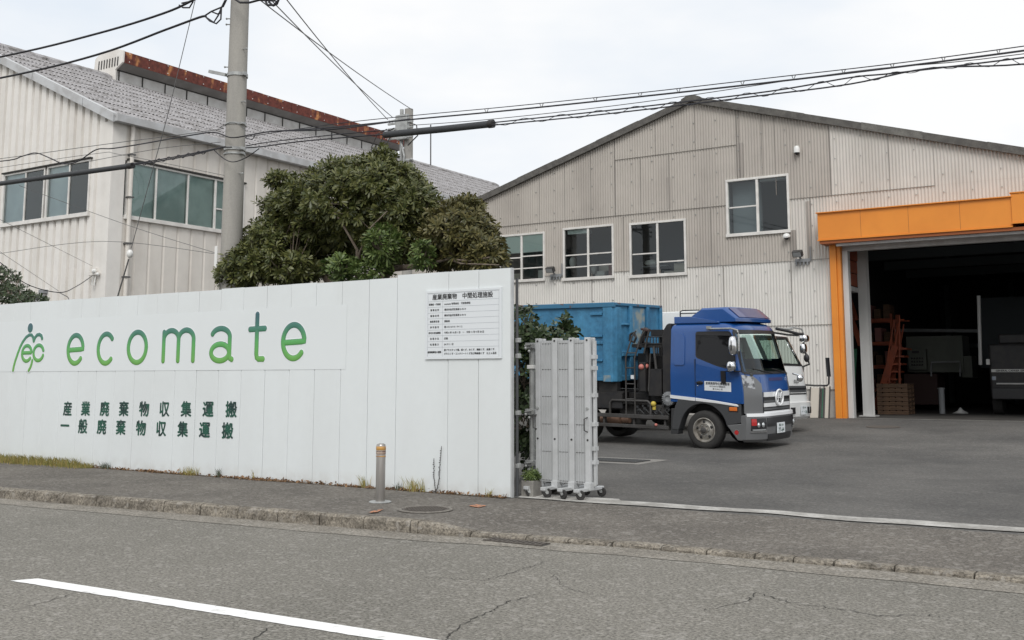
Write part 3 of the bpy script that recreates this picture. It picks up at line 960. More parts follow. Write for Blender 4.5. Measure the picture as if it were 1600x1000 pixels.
for (lab, val), h in zip(rows, hs):
    z -= h
    rl(z)
    tb = MB()
    put_text(tb, lab, 0.030, (NX0 + 0.125, yb, z + h / 2 - 0.012), (1, 0, 0), (0, 0, 1), center=True, bold=0.02, spacing=1.6 if len(lab) < 5 else (1.15 if len(lab) < 7 else 0.9))
    tb.build('row_heading', T['black'], board)
    tb = MB()
    if val: put_text(tb, val, 0.031, (NX0 + 0.285, yb, z + h / 2 - 0.012), (1, 0, 0), (0, 0, 1), bold=0.018)
    else:
        put_text(tb, '廃プラスチック類、紙くず、木くず、繊維くず、金属くず、', 0.031, (NX0 + 0.285, yb, z + h * 0.60), (1, 0, 0), (0, 0, 1), bold=0.018)
        put_text(tb, 'ガラスくず・コンクリートくず及び陶磁器くず　以上 6 品目', 0.031, (NX0 + 0.285, yb, z + h * 0.22), (1, 0, 0), (0, 0, 1), bold=0.018)
    tb.build('row_entry', T['black'], board)
rb.box(NX0 + 0.255, NX0 + 0.257, ya, FY - 0.0172, z, zt)
for x in (NX0 + 0.010, NX1 - 0.012): rb.box(x, x + 0.002, ya, FY - 0.0174, z, NZ1 - 0.008)
rb.box(NX0 + 0.01, NX1 - 0.01, ya - 0.0003, FY - 0.0171, NZ1 - 0.010, NZ1 - 0.008)
rb.build('table_rules', T['rule'], board)

# ================================================================== RIGHT BUILDING: corrugated gable shed with an orange-trimmed opening
WY = 33.0
WX0, WX1, APX, APZ, SLO = -22.95, 0.6, -13.87, 11.20, 0.300
roofz = lambda x: APZ - SLO * abs(x - APX)
GZ = yz(0, WY)
shed = thing('warehouse', 'pale corrugated gabled warehouse with an orange trimmed open bay', 'warehouse', (-9, WY, GZ))
OPX0, OPX1, OPZ = -9.0, -0.4, 5.90
WINS = [(-21.90, -19.90, 5.26, 7.08), (-19.06, -17.02, 5.21, 7.14), (-16.34, -14.24, 5.17, 7.10), (-12.71, -10.60, 6.36, 8.28)]
holes = [(a, b_, c, d) for a, b_, c, d in WINS] + [(OPX0, OPX1, 0, OPZ + 0.25)]
P = 0.100


def sheet_wall(mb, x0, x1, zb, zt, amp=0.022, proud=0.018, top=None):
    """one row of corrugated sheets, cut round the openings and the roof slope; the foot of each sheet laps over the one below"""
    n = max(1, round((x1 - x0) / (P / 4)))
    xs = [x0 + (x1 - x0) * i / n for i in range(n + 1)]
    for i in range(n):
        a, c = xs[i], xs[i + 1]
        xm = (a + c) / 2
        segs = [(zb, min(zt, top(xm)) if top else zt)]
        for h in holes:
            if h[0] < xm < h[1]:
                new = []
                for s0, s1 in segs:
                    if h[2] > s0: new.append((s0, min(s1, h[2])))
                    if h[3] < s1: new.append((max(s0, h[3]), s1))
                segs = [q for q in new if q[1] - q[0] > 0.01]
        for s0, s1 in segs:
            if s1 - s0 < 0.01: continue
            def yy(x, z):
                return WY - amp * sin(2 * pi * x / P) - proud * (1 - (z - zb) / (zt - zb))
            t0 = min(s1, top(a)) if top else s1
            t1 = min(s1, top(c)) if top else s1
            mb.quad((a, yy(a, s0), s0), (c, yy(c, s0), s0), (c, yy(c, t1), t1), (a, yy(a, t0), t0))


ZS = [GZ, 1.30, 3.33, 5.41, 7.43, 9.46, 12.0]
wb, cb, mb_ = MB(), MB(), MB()
# columns of sheets: (x range, row breaks from the top row down, material)
sheet_wall(cb, WX0, OPX0, 1.30, 3.33); sheet_wall(cb, OPX1, WX1, 1.30, 3.33)
sheet_wall(cb, WX0, OPX0, 3.33, 5.41); sheet_wall(cb, OPX1, WX1, 3.33, 5.41)
sheet_wall(wb, WX0, -10.55, 5.41, 7.43)
sheet_wall(mb_, -10.55, -9.15, 5.41, 7.43)
sheet_wall(mb_, -9.15, -6.1, 5.41, 7.43); sheet_wall(mb_, -6.1, WX1, 5.41, 7.43)
rz = lambda x: roofz(x) - 0.06
sheet_wall(wb, WX0, -16.93, 7.43, 12.0, top=rz, proud=0.02)
sheet_wall(wb, -16.93, -12.32, 7.43, 9.46, top=rz)
sheet_wall(wb, -16.93, -12.32, 9.46, 12.0, top=rz)
sheet_wall(wb, -12.32, -9.2, 7.43, 12.0, top=rz, proud=0.02)
sheet_wall(mb_, -9.2, -6.1, 7.43, 12.0, top=rz, proud=0.02)
sheet_wall(mb_, -6.1, WX1, 7.43, 12.0, top=rz, proud=0.004)
wb.build('weathered_siding', T['ws_weather'], shed, smooth=70)
cb.build('pale_siding', T['ws_clean'], shed, smooth=70)
mb_.build('greyed_siding', T['ws_mid'], shed, smooth=70)
b = MB()                                               # vertical joints and lap joints of the sheets
for x, z0, z1 in [(-16.93, 7.43, 10.2), (-12.32, 8.32, 10.68), (-12.24, 8.32, 10.65), (-20.1, 7.43, 9.2), (-19.0, 7.43, 9.6), (-17.9, 7.43, 9.9), (-15.9, 7.43, 9.46), (-14.8, 7.43, 9.46), (-13.8, 9.46, 11.1),
                  (-15.3, 9.46, 10.7), (-11.45, 8.32, 10.4), (-11.0, 7.6, 10.2), (-9.22, 7.43, 9.7), (-7.4, 7.45, 9.2), (-9.9, 5.41, 7.43), (-16.6, 5.3, 7.4), (-13.3, 5.41, 7.43), (-17.9, 3.4, 5.4), (-15.2, 3.4, 5.4), (-12.9, 3.4, 5.4), (-10.6, 3.4, 5.4)]:
    b.box(x - 0.007, x + 0.007, WY - 0.028, WY - 0.010, z0, min(z1, rz(x)))
for x0, x1, z in [(-22.9, -12.72, 7.43), (-10.58, -6.1, 7.43), (-16.93, -12.32, 9.46), (-17.0, -16.35, 5.41), (-14.22, -9.35, 5.41), (-19.88, -19.07, 5.41), (WX0, -9.35, 3.33), (WX0, -9.35, 1.30)]:
    b.box(x0, x1, WY - 0.030, WY - 0.012, z - 0.012, z - 0.002)
b.build('joint', T['joint'], shed)['kind'] = 'stuff'
b = MB()                                               # hook bolts
rnd = random.Random(4)
for z in (1.9, 2.7, 3.6, 4.4, 5.1, 5.7, 6.5, 7.2, 7.75, 8.6, 9.25, 9.75, 10.4):
    x = WX0 + 0.3
    while x < WX1:
        inside = any(h[0] - 0.1 < x < h[1] + 0.1 and h[2] - 0.1 < z < h[3] + 0.1 for h in holes)
        if z < rz(x) - 0.2 and not inside:
            b.cyl((x, WY - 0.055, z), (x, WY, z), 0.016, n=6)
        x += P * 8
b.build('hook_bolt', T['steel'], shed)['kind'] = 'stuff'
b = MB()                                               # soot streaks on particular sheets
for x0, x1, z0, z1 in [(-12.33, -12.08, 8.32, 9.5), (-10.62, -10.40, 5.45, 6.4), (-10.05, -9.9, 5.45, 7.3), (-14.9, -14.75, 7.5, 8.6)]:
    n = round((x1 - x0) / (P / 4))
    xs_ = [x0 + (x1 - x0) * i / n for i in range(n + 1)]
    b = MB()
    b.grid(lambda u, v: (u, WY - 0.022 * sin(2 * pi * u / P) - 0.024, v), xs_, [z0, (z0 + z1) / 2, z1])
    b.build('stained_sheet', T['stain'], shed, smooth=70)
b = MB(); b.box(WX0, OPX0, WY + 0.005, WY + 0.2, GZ - 0.1, 1.30); b.build('concrete_plinth', T['plinth'], shed); b = MB(); b.box(OPX1, WX1, WY + 0.005, WY + 0.2, GZ - 0.1, 1.30); b.build('concrete_plinth', T['plinth'], shed)

# roof: two slopes with dark verge boards along the gable
b = MB()
th = 0.05
for s in (-1, 1):
    xe = WX0 - 0.15 if s < 0 else WX1 + 0.3
    b.prism([(APX, APZ + 0.03), (xe, roofz(xe) + 0.03), (xe, roofz(xe) + 0.09), (APX, APZ + 0.09)], lambda u, v: (u, WY - 0.12, v), lambda u, v: (u, WY + 24, v))
b.build('roof', T['slate'], shed)
b = MB(); bp = MB()
rnd = random.Random(6)
def verge(mb, x0, x1, lift):
    q = [(x0, roofz(x0) - 0.09), (x1, roofz(x1) - 0.09), (x1, roofz(x1) + 0.14 + lift), (x0, roofz(x0) + 0.14 + lift)]
    mb.prism(q, lambda u, v: (u, WY - 0.17 - lift, v), lambda u, v: (u, WY - 0.06, v))
    q = [(x0, roofz(x0) + 0.09), (x1, roofz(x1) + 0.09), (x1, roofz(x1) + 0.14 + lift), (x0, roofz(x0) + 0.14 + lift)]
    mb.prism(q, lambda u, v: (u, WY - 0.06, v), lambda u, v: (u, WY + 0.15, v))
x = APX - 0.32
k = 0
while x > WX0 - 0.3:
    x2 = max(x - 1.7, WX0 - 0.3)
    verge(b, x2, x, 0.010 * (k % 2)); x = x2; k += 1
b.build('verge', T['verge'], shed); b = MB()
x = APX + 0.32; k = 0
while x < WX1 + 0.3:
    x2 = min(x + 1.8, WX1 + 0.3)
    verge(bp if k == 3 else b, x, x2, 0.010 * (k % 2)); x = x2; k += 1
b.build('verge', T['verge'], shed); b = MB()
b.prism([(APX - 0.35, roofz(APX - 0.35) - 0.07), (APX - 0.35, roofz(APX - 0.35) + 0.17), (APX - 0.12, APZ + 0.17), (APX + 0.12, APZ + 0.17), (APX + 0.35, roofz(APX + 0.35) + 0.17), (APX + 0.35, roofz(APX + 0.35) - 0.07), (APX, APZ - 0.05)],
        lambda u, v: (u, WY - 0.20, v), lambda u, v: (u, WY + 0.2, v))
b.build('ridge_end', T['verge'], shed)
bp.build('verge', T['verge_pale'], shed)
b = MB()
b.box(WX0 - 0.02, WX0 + 0.02, WY + 0.03, WY + 24, GZ, roofz(WX0)); b.build('side_wall', T['ws_weather'], shed)
b = MB(); b.box(WX1 - 0.02, WX1 + 0.02, WY + 0.03, WY + 24, GZ, roofz(WX1)); b.build('side_wall', T['ws_mid'], shed)


def slide_window(w, label_rails, kids):
    x0, x1, z0, z1 = w
    y = WY - 0.055
    b = MB()
    e = 0.075
    b.box(x0 - 0.03, x1 + 0.03, y, y + 0.13, z1 - e, z1); b.box(x0 - 0.05, x1 + 0.05, y - 0.03, y + 0.13, z0 - 0.03, z0 + e)
    b.box(x0 - 0.03, x0 + e - 0.03, y, y + 0.13, z0 + e, z1 - e); b.box(x1 - e + 0.03, x1 + 0.03, y, y + 0.13, z0 + e, z1 - e)
    xm = (x0 + x1) / 2
    b.box(xm - 0.04, xm + 0.04, y + 0.015, y + 0.10, z0 + e, z1 - e)
    win = b.build('window', T['frame'], shed, bevel=0.006)
    b = MB()
    for xa, xb, zz in label_rails:
        zc = z0 + (z1 - z0) * zz
        b.box(x0 + e + (x1 - x0 - 2 * e) * xa, x0 + e + (x1 - x0 - 2 * e) * xb, y + 0.03, y + 0.085, zc - 0.022, zc + 0.022)
    b.build('glazing_bar', T['frame'], win)
    b = MB(); b.quad((x0 + e - 0.03, y + 0.06, z0 + e), (x1 - e + 0.03, y + 0.06, z0 + e), (x1 - e + 0.03, y + 0.06, z1 - e), (x0 + e - 0.03, y + 0.06, z1 - e)); b.build('pane', T['glass'], win)
    b = MB()                                           # the room behind the panes
    d = 2.2
    b.quad((x0, y + d, z0 - 0.4), (x1, y + d, z0 - 0.4), (x1, y + d, z1 + 0.4), (x0, y + d, z1 + 0.4))
    b.quad((x0 - .2, y + 0.14, z0 - 0.02), (x1 + .2, y + 0.14, z0 - 0.02), (x1, y + d, z0 - 0.4), (x0, y + d, z0 - 0.4))
    b.quad((x0 - .2, y + 0.14, z1 + 0.02), (x1 + .2, y + 0.14, z1 + 0.02), (x1, y + d, z1 + 0.4), (x0, y + d, z1 + 0.4))
    b.quad((x0 - .02, y + 0.14, z0), (x0, y + d, z0 - 0.4), (x0, y + d, z1 + 0.4), (x0 - .02, y + 0.14, z1))
    b.quad((x1 + .02, y + 0.14, z0), (x1, y + d, z0 - 0.4), (x1, y + d, z1 + 0.4), (x1 + .02, y + 0.14, z1))
    b.build('room_lining', T['room'], win)
    for fn in kids: fn(x0, x1, z0, z1, y, win)
    return win


def kid_blind(f0):
    def fn(x0, x1, z0, z1, y, win):
        b = MB(); b.box(x0 + 0.06, x1 - 0.06, y + 0.075, y + 0.085, z0 + (z1 - z0) * f0, z1); b.build('blind', T['blind'], win)
        b = MB(); b.box(x0 + 0.02, x1 - 0.02, y + 0.16, y + 0.36, z0 + 0.0, z0 + 0.05); b.build('sill_board', T['grey_paint'], win)
    return fn


def kid_things(items):
    def fn(x0, x1, z0, z1, y, win):
        for nm, m, u0, u1, h0, h1, d in items:
            xa, xb = x0 + (x1 - x0) * u0, x0 + (x1 - x0) * u1
            za, zb = z0 + (z1 - z0) * h0, z0 + (z1 - z0) * h1
            b = MB()
            if nm == 'bag':
                b.ball(((xa + xb) / 2, y + d, (za + zb) / 2), 0.5, 12, 8, (xb - xa, 0.3, zb - za))
                b.build('carrier_bag', T[m], win, smooth=60)
            else:
                b.box(xa, xb, y + d, y + d + 0.25, za, zb); b.build(nm, T[m], win, bevel=0.01)
    return fn


slide_window(WINS[0], [(0, 0.5, 0.50), (0.5, 1, 0.52), (0, 0.5, 0.27), (0.5, 1, 0.27)], [kid_blind(0.60), kid_things([('carton', 'paper', 0.72, 0.95, 0.07, 0.24, 0.5), ('carton', 'carton', 0.1, 0.32, 0.06, 0.2, 0.5)])])
slide_window(WINS[1], [(0, 0.5, 0.47), (0.5, 1, 0.47), (0, 0.5, 0.24), (0.5, 1, 0.25)],
             [kid_things([('blind', 'blind', 0.04, 0.48, 0.88, 0.97, 0.17), ('bag', 'paper', 0.05, 0.17, 0.24, 0.46, 0.3), ('bag', 'paper', 0.44, 0.60, 0.10, 0.30, 0.3), ('carton', 'paper', 0.54, 0.72, 0.06, 0.16, 0.4), ('carton', 'carton', 0.56, 0.80, 0.16, 0.27, 0.6), ('binder', 'binder', 0.82, 0.89, 0.05, 0.26, 0.35), ('binder', 'binder', 0.90, 0.97, 0.05, 0.26, 0.36)])])
slide_window(WINS[2], [(0, 0.5, 0.42), (0.5, 1, 0.25)],
             [kid_things([('desk', 'grey_paint', 0.03, 0.50, 0.215, 0.24, 0.8), ('bag', 'paper', 0.06, 0.30, 0.24, 0.36, 0.9), ('carton', 'carton', 0.74, 0.97, 0.04, 0.22, 0.25), ('carton', 'carton', 0.55, 0.72, 0.03, 0.09, 0.3), ('shelf', 'grey_paint', 0.52, 0.97, 0.27, 0.38, 1.6)])])
slide_window(WINS[3], [(0, 0.5, 0.50)], [kid_things([('pelmet', 'grey_paint', 0.52, 0.97, 0.93, 0.97, 0.2), ('screen', 'screen', 0.03, 0.48, 0.04, 0.97, 0.4)])])

# orange fascia over the opening, and the orange jamb
b = MB()
b.box(-9.49, -3.945, WY - 0.70, WY - 0.02, 5.93, 6.76)
fas = b.build('fascia', T['orange'], shed, bevel=0.012)
b = MB(); b.box(-3.955, 0.1, WY - 0.74, WY - 0.02, 6.02, 6.86); b.build('fascia', T['orange'], shed, bevel=0.012)
b = MB()
for x0, x1, z in [(-9.52, -3.93, 6.76), (-3.98, 0.12, 6.86)]: b.box(x0, x1, WY - 0.77, WY - 0.02, z, z + 0.03)
for x0, x1, z in [(-9.51, -3.95, 5.895), (-3.975, 0.11, 5.985)]: b.box(x0, x1, WY - 0.725 if x0 < -5 else WY - 0.765, WY - 0.66 if x0 < -5 else WY - 0.70, z, z + 0.035)
b.build('flashing', T['orange'], shed)
b = MB()
for x in (-8.17, -6.77, -5.33): b.box(x - 0.005, x + 0.005, WY - 0.7025, WY - 0.69, 5.94, 6.75)
b.build('fascia_joint', T['orange_d'], fas)
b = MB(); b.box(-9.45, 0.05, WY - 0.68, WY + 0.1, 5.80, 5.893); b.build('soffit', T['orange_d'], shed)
b = MB(); b.box(-9.0, -0.4, WY + 0.12, WY + 0.34, 5.62, 5.86); b.box(-9.0, -0.4, WY - 0.5, WY - 0.42, 5.72, 5.80); b.build('lintel', T['white_steel'], shed)
b = MB()                                               # folded steel jamb in orange
b.box(-9.30, -9.10, WY - 0.20, WY + 0.08, GZ - 0.02, 5.85); b.box(-9.10, -8.98, WY - 0.14, WY + 0.28, GZ - 0.02, 5.85)
b.build('jamb', T['orange'], shed, bevel=0.01)
b = MB(); b.box(-8.97, -8.80, WY + 0.02, WY + 0.30, GZ - 0.02, 5.62); b.build('door_guide', T['white_steel'], shed, bevel=0.008)

# inside of the shed
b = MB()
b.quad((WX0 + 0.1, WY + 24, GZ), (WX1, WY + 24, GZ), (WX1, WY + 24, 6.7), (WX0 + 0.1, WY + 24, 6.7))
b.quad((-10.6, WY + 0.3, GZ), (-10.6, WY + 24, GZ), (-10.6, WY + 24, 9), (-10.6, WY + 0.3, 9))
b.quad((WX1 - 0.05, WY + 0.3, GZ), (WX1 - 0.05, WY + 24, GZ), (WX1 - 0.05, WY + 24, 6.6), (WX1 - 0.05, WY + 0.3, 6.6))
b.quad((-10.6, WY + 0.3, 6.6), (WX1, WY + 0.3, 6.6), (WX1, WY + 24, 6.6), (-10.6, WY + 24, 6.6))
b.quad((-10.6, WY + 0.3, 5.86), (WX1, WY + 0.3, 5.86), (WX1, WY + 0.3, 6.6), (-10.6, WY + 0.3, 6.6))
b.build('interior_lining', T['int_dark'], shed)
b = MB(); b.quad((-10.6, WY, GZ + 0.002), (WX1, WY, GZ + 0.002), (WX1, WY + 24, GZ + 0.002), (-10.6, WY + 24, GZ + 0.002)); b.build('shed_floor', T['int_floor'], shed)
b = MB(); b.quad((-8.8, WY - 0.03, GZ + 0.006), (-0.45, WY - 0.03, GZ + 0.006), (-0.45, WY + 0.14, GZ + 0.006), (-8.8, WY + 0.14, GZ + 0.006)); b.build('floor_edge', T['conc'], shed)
b = MB()
for y in (37, 41, 45, 49): b.box(-10.5, 0.5, y, y + 0.2, 6.15, 6.5)
for x in (-8, -5, -2): b.box(x, x + 0.12, WY + 0.4, WY + 23, 6.5, 6.58)
b.build('roof_beam', T['screen'], shed)['kind'] = 'stuff'
b = MB()
for x in (-10.3, -7.3, -4.3, -1.3): b.box(x, x + 0.25, WY + 23.6, WY + 23.9, GZ, 6.4)
b.box(-10.5, 0.5, WY + 23.7, WY + 23.85, 3.2, 3.4)
b.build('rear_framing', T['screen'], shed)['kind'] = 'stuff'
# white H column, braces and the red-brown panel between jamb and column
cy = 34.9
c0 = at(1358, 645, Y=cy); c1 = at(1339, 385, Y=cy)
b = MB()
b.box(c0.x - 0.15, c0.x + 0.15, cy - 0.15, cy - 0.13, GZ, 6.4); b.box(c0.x - 0.15, c0.x + 0.15, cy + 0.13, cy + 0.15, GZ, 6.4); b.box(c0.x - 0.012, c0.x + 0.012, cy - 0.13, cy + 0.13, GZ, 6.4)
b.box(c0.x - 0.26, c0.x + 0.26, cy - 0.26, cy + 0.26, GZ + 0.002, GZ + 0.035)
col = b.build('column', T['white_steel'], shed)
pz0, pz1 = at(1320, 447, Y=34.3).z, at(1320, 388, Y=34.3).z
b = MB()
for k in range(3): b.box(-9.1 + 0.02 * k, -8.98 + 0.02 * k, WY + 0.35, cy - 0.15, pz0 + (pz1 - pz0) * k / 3, pz0 + (pz1 - pz0) * (k + 1) / 3 - 0.03)
b.build('infill_panel', T['red_panel'], shed)
b = MB(); b.box(-9.12, -8.94, WY + 0.3, cy - 0.14, pz0 - 0.2, pz0 - 0.05); b.build('beam', T['white_steel'], shed)
b = MB(); b.bar(at(1315, 452, Y=36.5), at(1345, 540, Y=36.5), 0.15, 0.15); b.bar(at(1325, 455, Y=37.2), at(1339, 500, Y=37.2), 0.10, 0.10); b.build('brace', T['red_panel'], shed)
p0, p1 = at(1400, 516, Y=44), at(1530, 517, Y=44)
b = MB(); b.tube([p0, p1], 0.07, 8); b.build('pipe', T['grey_paint'], shed)
p0, p1 = at(1529, 462, Y=38.5), at(1532, 570, Y=38.5)
b = MB(); b.tube([p0, p1], 0.06, 8); b.build('conduit', T['white_steel'], shed)

# orange stair up to a gantry
sy = 38.2
st = thing('stair', 'orange steel stair inside the dark shed bay', 'stair', tuple(at(1388, 640, Y=sy)))
b = MB()
A, B_ = at(1378, 612, Y=sy), at(1397, 500, Y=sy)
for dy in (0.0, 0.8):
    b.tube([at(1377, 640, Y=sy) + Vector((0, dy, 0)), A + Vector((0, dy, -0.0)), B_ + Vector((0, dy, 0)), B_ + Vector((0.35, dy, 0))], 0.03, 6)
    b.tube([at(1386, 612, Y=sy) + Vector((0, dy, 0)), at(1404, 505, Y=sy) + Vector((0, dy, 0))], 0.03, 6)
for k in range(5):
    for dy in (0, 0.8):
        q = A.lerp(B_, k / 4.0)
        b.tube([q + Vector((0, dy, 0)), q + Vector((0.02, dy, -0.95))], 0.02, 6)
b.tube([at(1405, 492, Y=sy), at(1406, 640, Y=sy)], 0.035, 6)
b.build('handrail', T['stair'], st)
b = MB()
for k in range(9):
    q = at(1370, 640, Y=sy).lerp(at(1400, 545, Y=sy), k / 8.0)
    b.box(q.x - 0.15, q.x + 0.35, sy, sy + 0.8, q.z - 0.03, q.z + 0.03)
b.build('tread', T['stair'], st)
b = MB()
b.bar(at(1368, 640, Y=sy), at(1399, 540, Y=sy), 0.05, 0.22); b.bar(at(1368, 640, Y=sy) + Vector((0, 0.8, 0)), at(1399, 540, Y=sy) + Vector((0, 0.8, 0)), 0.05, 0.22)
b.build('stringer', T['stair'], st)
# racking with cartons
ry = 39.6
rk = thing('storage_rack', 'orange pallet rack with stacked boxes behind the white column', 'rack', tuple(at(1372, 638, Y=ry)))
q0, q1 = at(1356, 640, Y=ry), at(1392, 490, Y=ry)
b = MB()
for x in (q0.x, q1.x):
    for dy in (0, 0.9): b.box(x - 0.04, x + 0.04, ry + dy - 0.04, ry + dy + 0.04, GZ, q1.z)
for k in range(4):
    zz = GZ + 0.8 + k * 0.85
    for dy in (0, 0.9): b.box(q0.x, q1.x, ry + dy - 0.03, ry + dy + 0.03, zz - 0.06, zz + 0.06)
b.build('upright_frame', T['stair'], rk)
for k in range(4):
    zz = GZ + 0.87 + k * 0.85
    for j in range(3):
        w = (q1.x - q0.x) / 3
        b = MB(); b.box(q0.x + w * j + 0.05, q0.x + w * (j + 1) - 0.05, ry - 0.02, ry + 0.8, zz, zz + 0.35 + 0.15 * ((j + k) % 2))
        tag(b.build('carton', T['wood'] if (j + k) % 3 else T['binder'], bevel=0.01), 'stacked box on the orange rack in the dark shed', 'box', 'boxes on the orange rack')
# pallets
py_ = 37.0
q = at(1395, 640, Y=py_)
for k in range(7):
    t = MB()
    z = GZ + 0.01 + k * 0.15
    for j in range(5): t.box(q.x - 0.5 + j * 0.21, q.x - 0.33 + j * 0.21, py_, py_ + 1.0, z + 0.11, z + 0.135)
    for j in range(3): t.box(q.x - 0.5, q.x + 0.51, py_ + j * 0.45, py_ + j * 0.45 + 0.09, z, z + 0.11)
    tag(t.build('pallet', T['wood']), 'wooden pallet in the stack at the foot of the orange stair', 'pallet', 'pallets stacked by the stair')
# green tarpaulin hung between jamb and column
ty = 36.2
b = MB()
ta, tb_, tc_, td = at(1318, 545, Y=ty), at(1338, 545, Y=ty), at(1334, 638, Y=ty), at(1322, 636, Y=ty)
b.grid(lambda u, v: ((ta.lerp(tb_, u)).lerp(td.lerp(tc_, u), v) + Vector((0, 0.09 * sin(u * 14 + v * 2), 0))), [i / 24 for i in range(25)], [i / 10 for i in range(11)])
tag(b.build('tarpaulin', T['green_sheet'], smooth=60, solid=0.01), 'green plastic sheet hanging between the orange jamb and white column', 'tarpaulin')
# machine with a control panel
my = 42.5
m_ = thing('machine', 'grey green machine housing with control panel deep inside the shed', 'machine', tuple(at(1465, 632, Y=my)))
def mbox(name, m, x0, y0, x1, y1, Y, d, parent, bev=0.02):
    a, c = at(x0, y1, Y=Y), at(x1, y0, Y=Y)
    b = MB(); b.box(a.x, c.x, Y, Y + d, a.z, c.z)
    return b.build(name, T[m], parent, bevel=bev)
mbox('housing', 'olive', 1418, 524, 1503, 582, my, 1.5, m_)
mbox('control_panel', 'olive', 1420, 545, 1446, 578, my - 0.4, 0.35, m_)
b = MB()
for i in range(5):
    for j in range(3):
        q = at(1425 + i * 4, 560 + j * 5, Y=my - 0.42); b.ball(q, 0.035, 8, 6)
b.build('push_button', T['blk'], m_)
mbox('display', 'blk_gloss', 1425, 548, 1436, 552, my - 0.42, 0.03, m_, 0)
mbox('side_cabinet', 'olive', 1503, 556, 1518, 590, my + 0.1, 1.2, m_)
mbox('base', 'mach_dark', 1414, 584, 1464, 632, my, 1.4, m_)
b = MB(); b.tube([at(1455, 588, Y=my - 0.5), at(1455, 566, Y=my - 0.5), at(1500, 565, Y=my - 0.5), at(1500, 588, Y=my - 0.5)], 0.035, 6); b.build('guard_rail', T['grey_paint'], m_)
q = at(1472, 636, Y=39)
t = thing('standpipe', 'short pale grey cylinder standing on the shed floor', 'post', (q.x, 39, GZ))
b = MB(); b.cyl((q.x, 39, GZ), (q.x, 39, GZ + 0.85), 0.10, n=16); b.build('body', T['grey_paint'], t, smooth=40)
b = MB(); b.cyl((q.x, 39, GZ + 0.85), (q.x, 39, GZ + 0.90), 0.13, n=16); b.build('cap', T['grey_paint'], t, smooth=40)
q = at(1500, 628, Y=39.5)
b = MB()
rnd = random.Random(3)
b.grid(lambda u, v: (q.x + (u - .5) * 0.5, 39.5 + (v - .5) * 0.5, GZ + 0.012 + 0.16 * max(0, 1 - 1.9 * math.hypot(u - .5, v - .5)) * (1 + 0.5 * sin(u * 9) * cos(v * 8))), [i / 12 for i in range(13)], [i / 12 for i in range(13)])
tag(b.build('rag_heap', T['paper']), 'small white crumpled rag heap on the dark shed floor', 'rags')
# dark truck front inside the bay at the right edge
iy = 38.5
tr = thing('parked_truck', 'black truck front with pale lettered strip inside the shed', 'truck', tuple(at(1575, 632, Y=iy)))
mbox('cab', 'blk', 1548, 536, 1640, 622, iy, 2.2, tr, 0.08)
mbox('roof', 'blk', 1560, 520, 1640, 538, iy + 0.3, 1.8, tr, 0.06)
mbox('white_strip', 'paper', 1549, 576.5, 1640, 581.5, iy - 0.03, 0.05, tr, 0)
mbox('chrome_bar', 'white_steel', 1557, 598.5, 1640, 600.5, iy - 0.05, 0.06, tr, 0)
mbox('headlight', 'lamp', 1550, 588, 1556, 594, iy - 0.03, 0.05, tr, 0.005)
mbox('mirror', 'paper', 1541, 561, 1546, 570, iy - 0.3, 0.08, tr, 0.01)
mbox('bumper', 'blk_gloss', 1550, 606, 1640, 624, iy - 0.1, 0.2, tr, 0.03)
b = MB()
for x in (1560, 1632):
    b = MB(); q = at(x, 622, Y=iy + 0.8); b.cyl((q.x - 0.15, iy + 0.9, GZ + 0.42), (q.x + 0.15, iy + 0.9, GZ + 0.42), 0.42, n=20); b.build('wheel', T['tyre'], tr)
q = at(1556, 580.8, Y=iy - 0.034)
b = MB(); put_text(b, 'GENERAL CARRIER SERVICE', 0.085, (q.x, iy - 0.034, q.z + 0.005), (1, 0, 0), (0, 0, 1), bold=0.03)
b.build('strip_lettering', T['black'], tr)
mbox('grey_partition', 'screen', 1532, 460, 1680, 575, 46, 0.2, shed, 0)

# small fixtures on the gable wall
def flood(px_, py_, s, label):
    q = at(px_, py_, Y=WY - 0.3)
    t = thing('floodlight', label, 'floodlight', (q.x, WY - 0.05, q.z))
    b = MB(); b.bar((q.x, WY - 0.28, q.z + 0.05), (q.x, WY - 0.42, q.z - 0.03), 0.42 * s, 0.26 * s, (0, 0.5, 1)); b.build('lamp_head', T['rail'], t, bevel=0.01)
    b = MB(); b.bar((q.x, WY - 0.425, q.z - 0.033), (q.x, WY - 0.43, q.z - 0.036), 0.34 * s, 0.20 * s, (0, 0.5, 1)); b.build('lens', T['lamp'], t)
    b = MB(); b.bar((q.x, WY, q.z - 0.15), (q.x, WY - 0.25, q.z), 0.06, 0.04); b.box(q.x - 0.18, q.x + 0.30, WY - 0.07, WY - 0.03, q.z - 0.24, q.z - 0.13)
    for k in range(4): b.box(q.x - 0.15 + k * 0.12, q.x - 0.11 + k * 0.12, WY - 0.10, WY - 0.03, q.z - 0.34, q.z - 0.2)
    b.tube([(q.x + 0.33, WY - 0.06, q.z - 0.2), (q.x + 0.33, WY - 0.08, q.z + 0.25)], 0.02, 6)
    b.build('bracket', T['grey_paint'], t)
flood(1247, 397, 0.75, 'floodlight on bracket beside the orange fascia')
flood(861, 422, 0.75, 'floodlight between the two lower left windows of the warehouse')
q = at(1245, 234, Y=WY - 0.12)  # dome camera: white hood over a dark globe
t = thing('dome_camera', 'small white dome camera high on the warehouse gable', 'wall lamp', (q.x, WY, q.z))
b = MB(); b.lathe([(0, 0.14), (0.07, 0.12), (0.10, 0.05), (0.10, -0.10)], (q.x, WY - 0.12, q.z), (0, 0, 1), 16); b.build('hood', T['porcelain'], t, smooth=50)
b = MB(); b.ball((q.x, WY - 0.12, q.z - 0.10), 0.075); b.box(q.x - 0.04, q.x + 0.04, WY - 0.12, WY, q.z - 0.02, q.z + 0.05); b.build('globe', T['blk_gloss'], t, smooth=50)
q = at(1229, 369, Y=WY - 0.15)
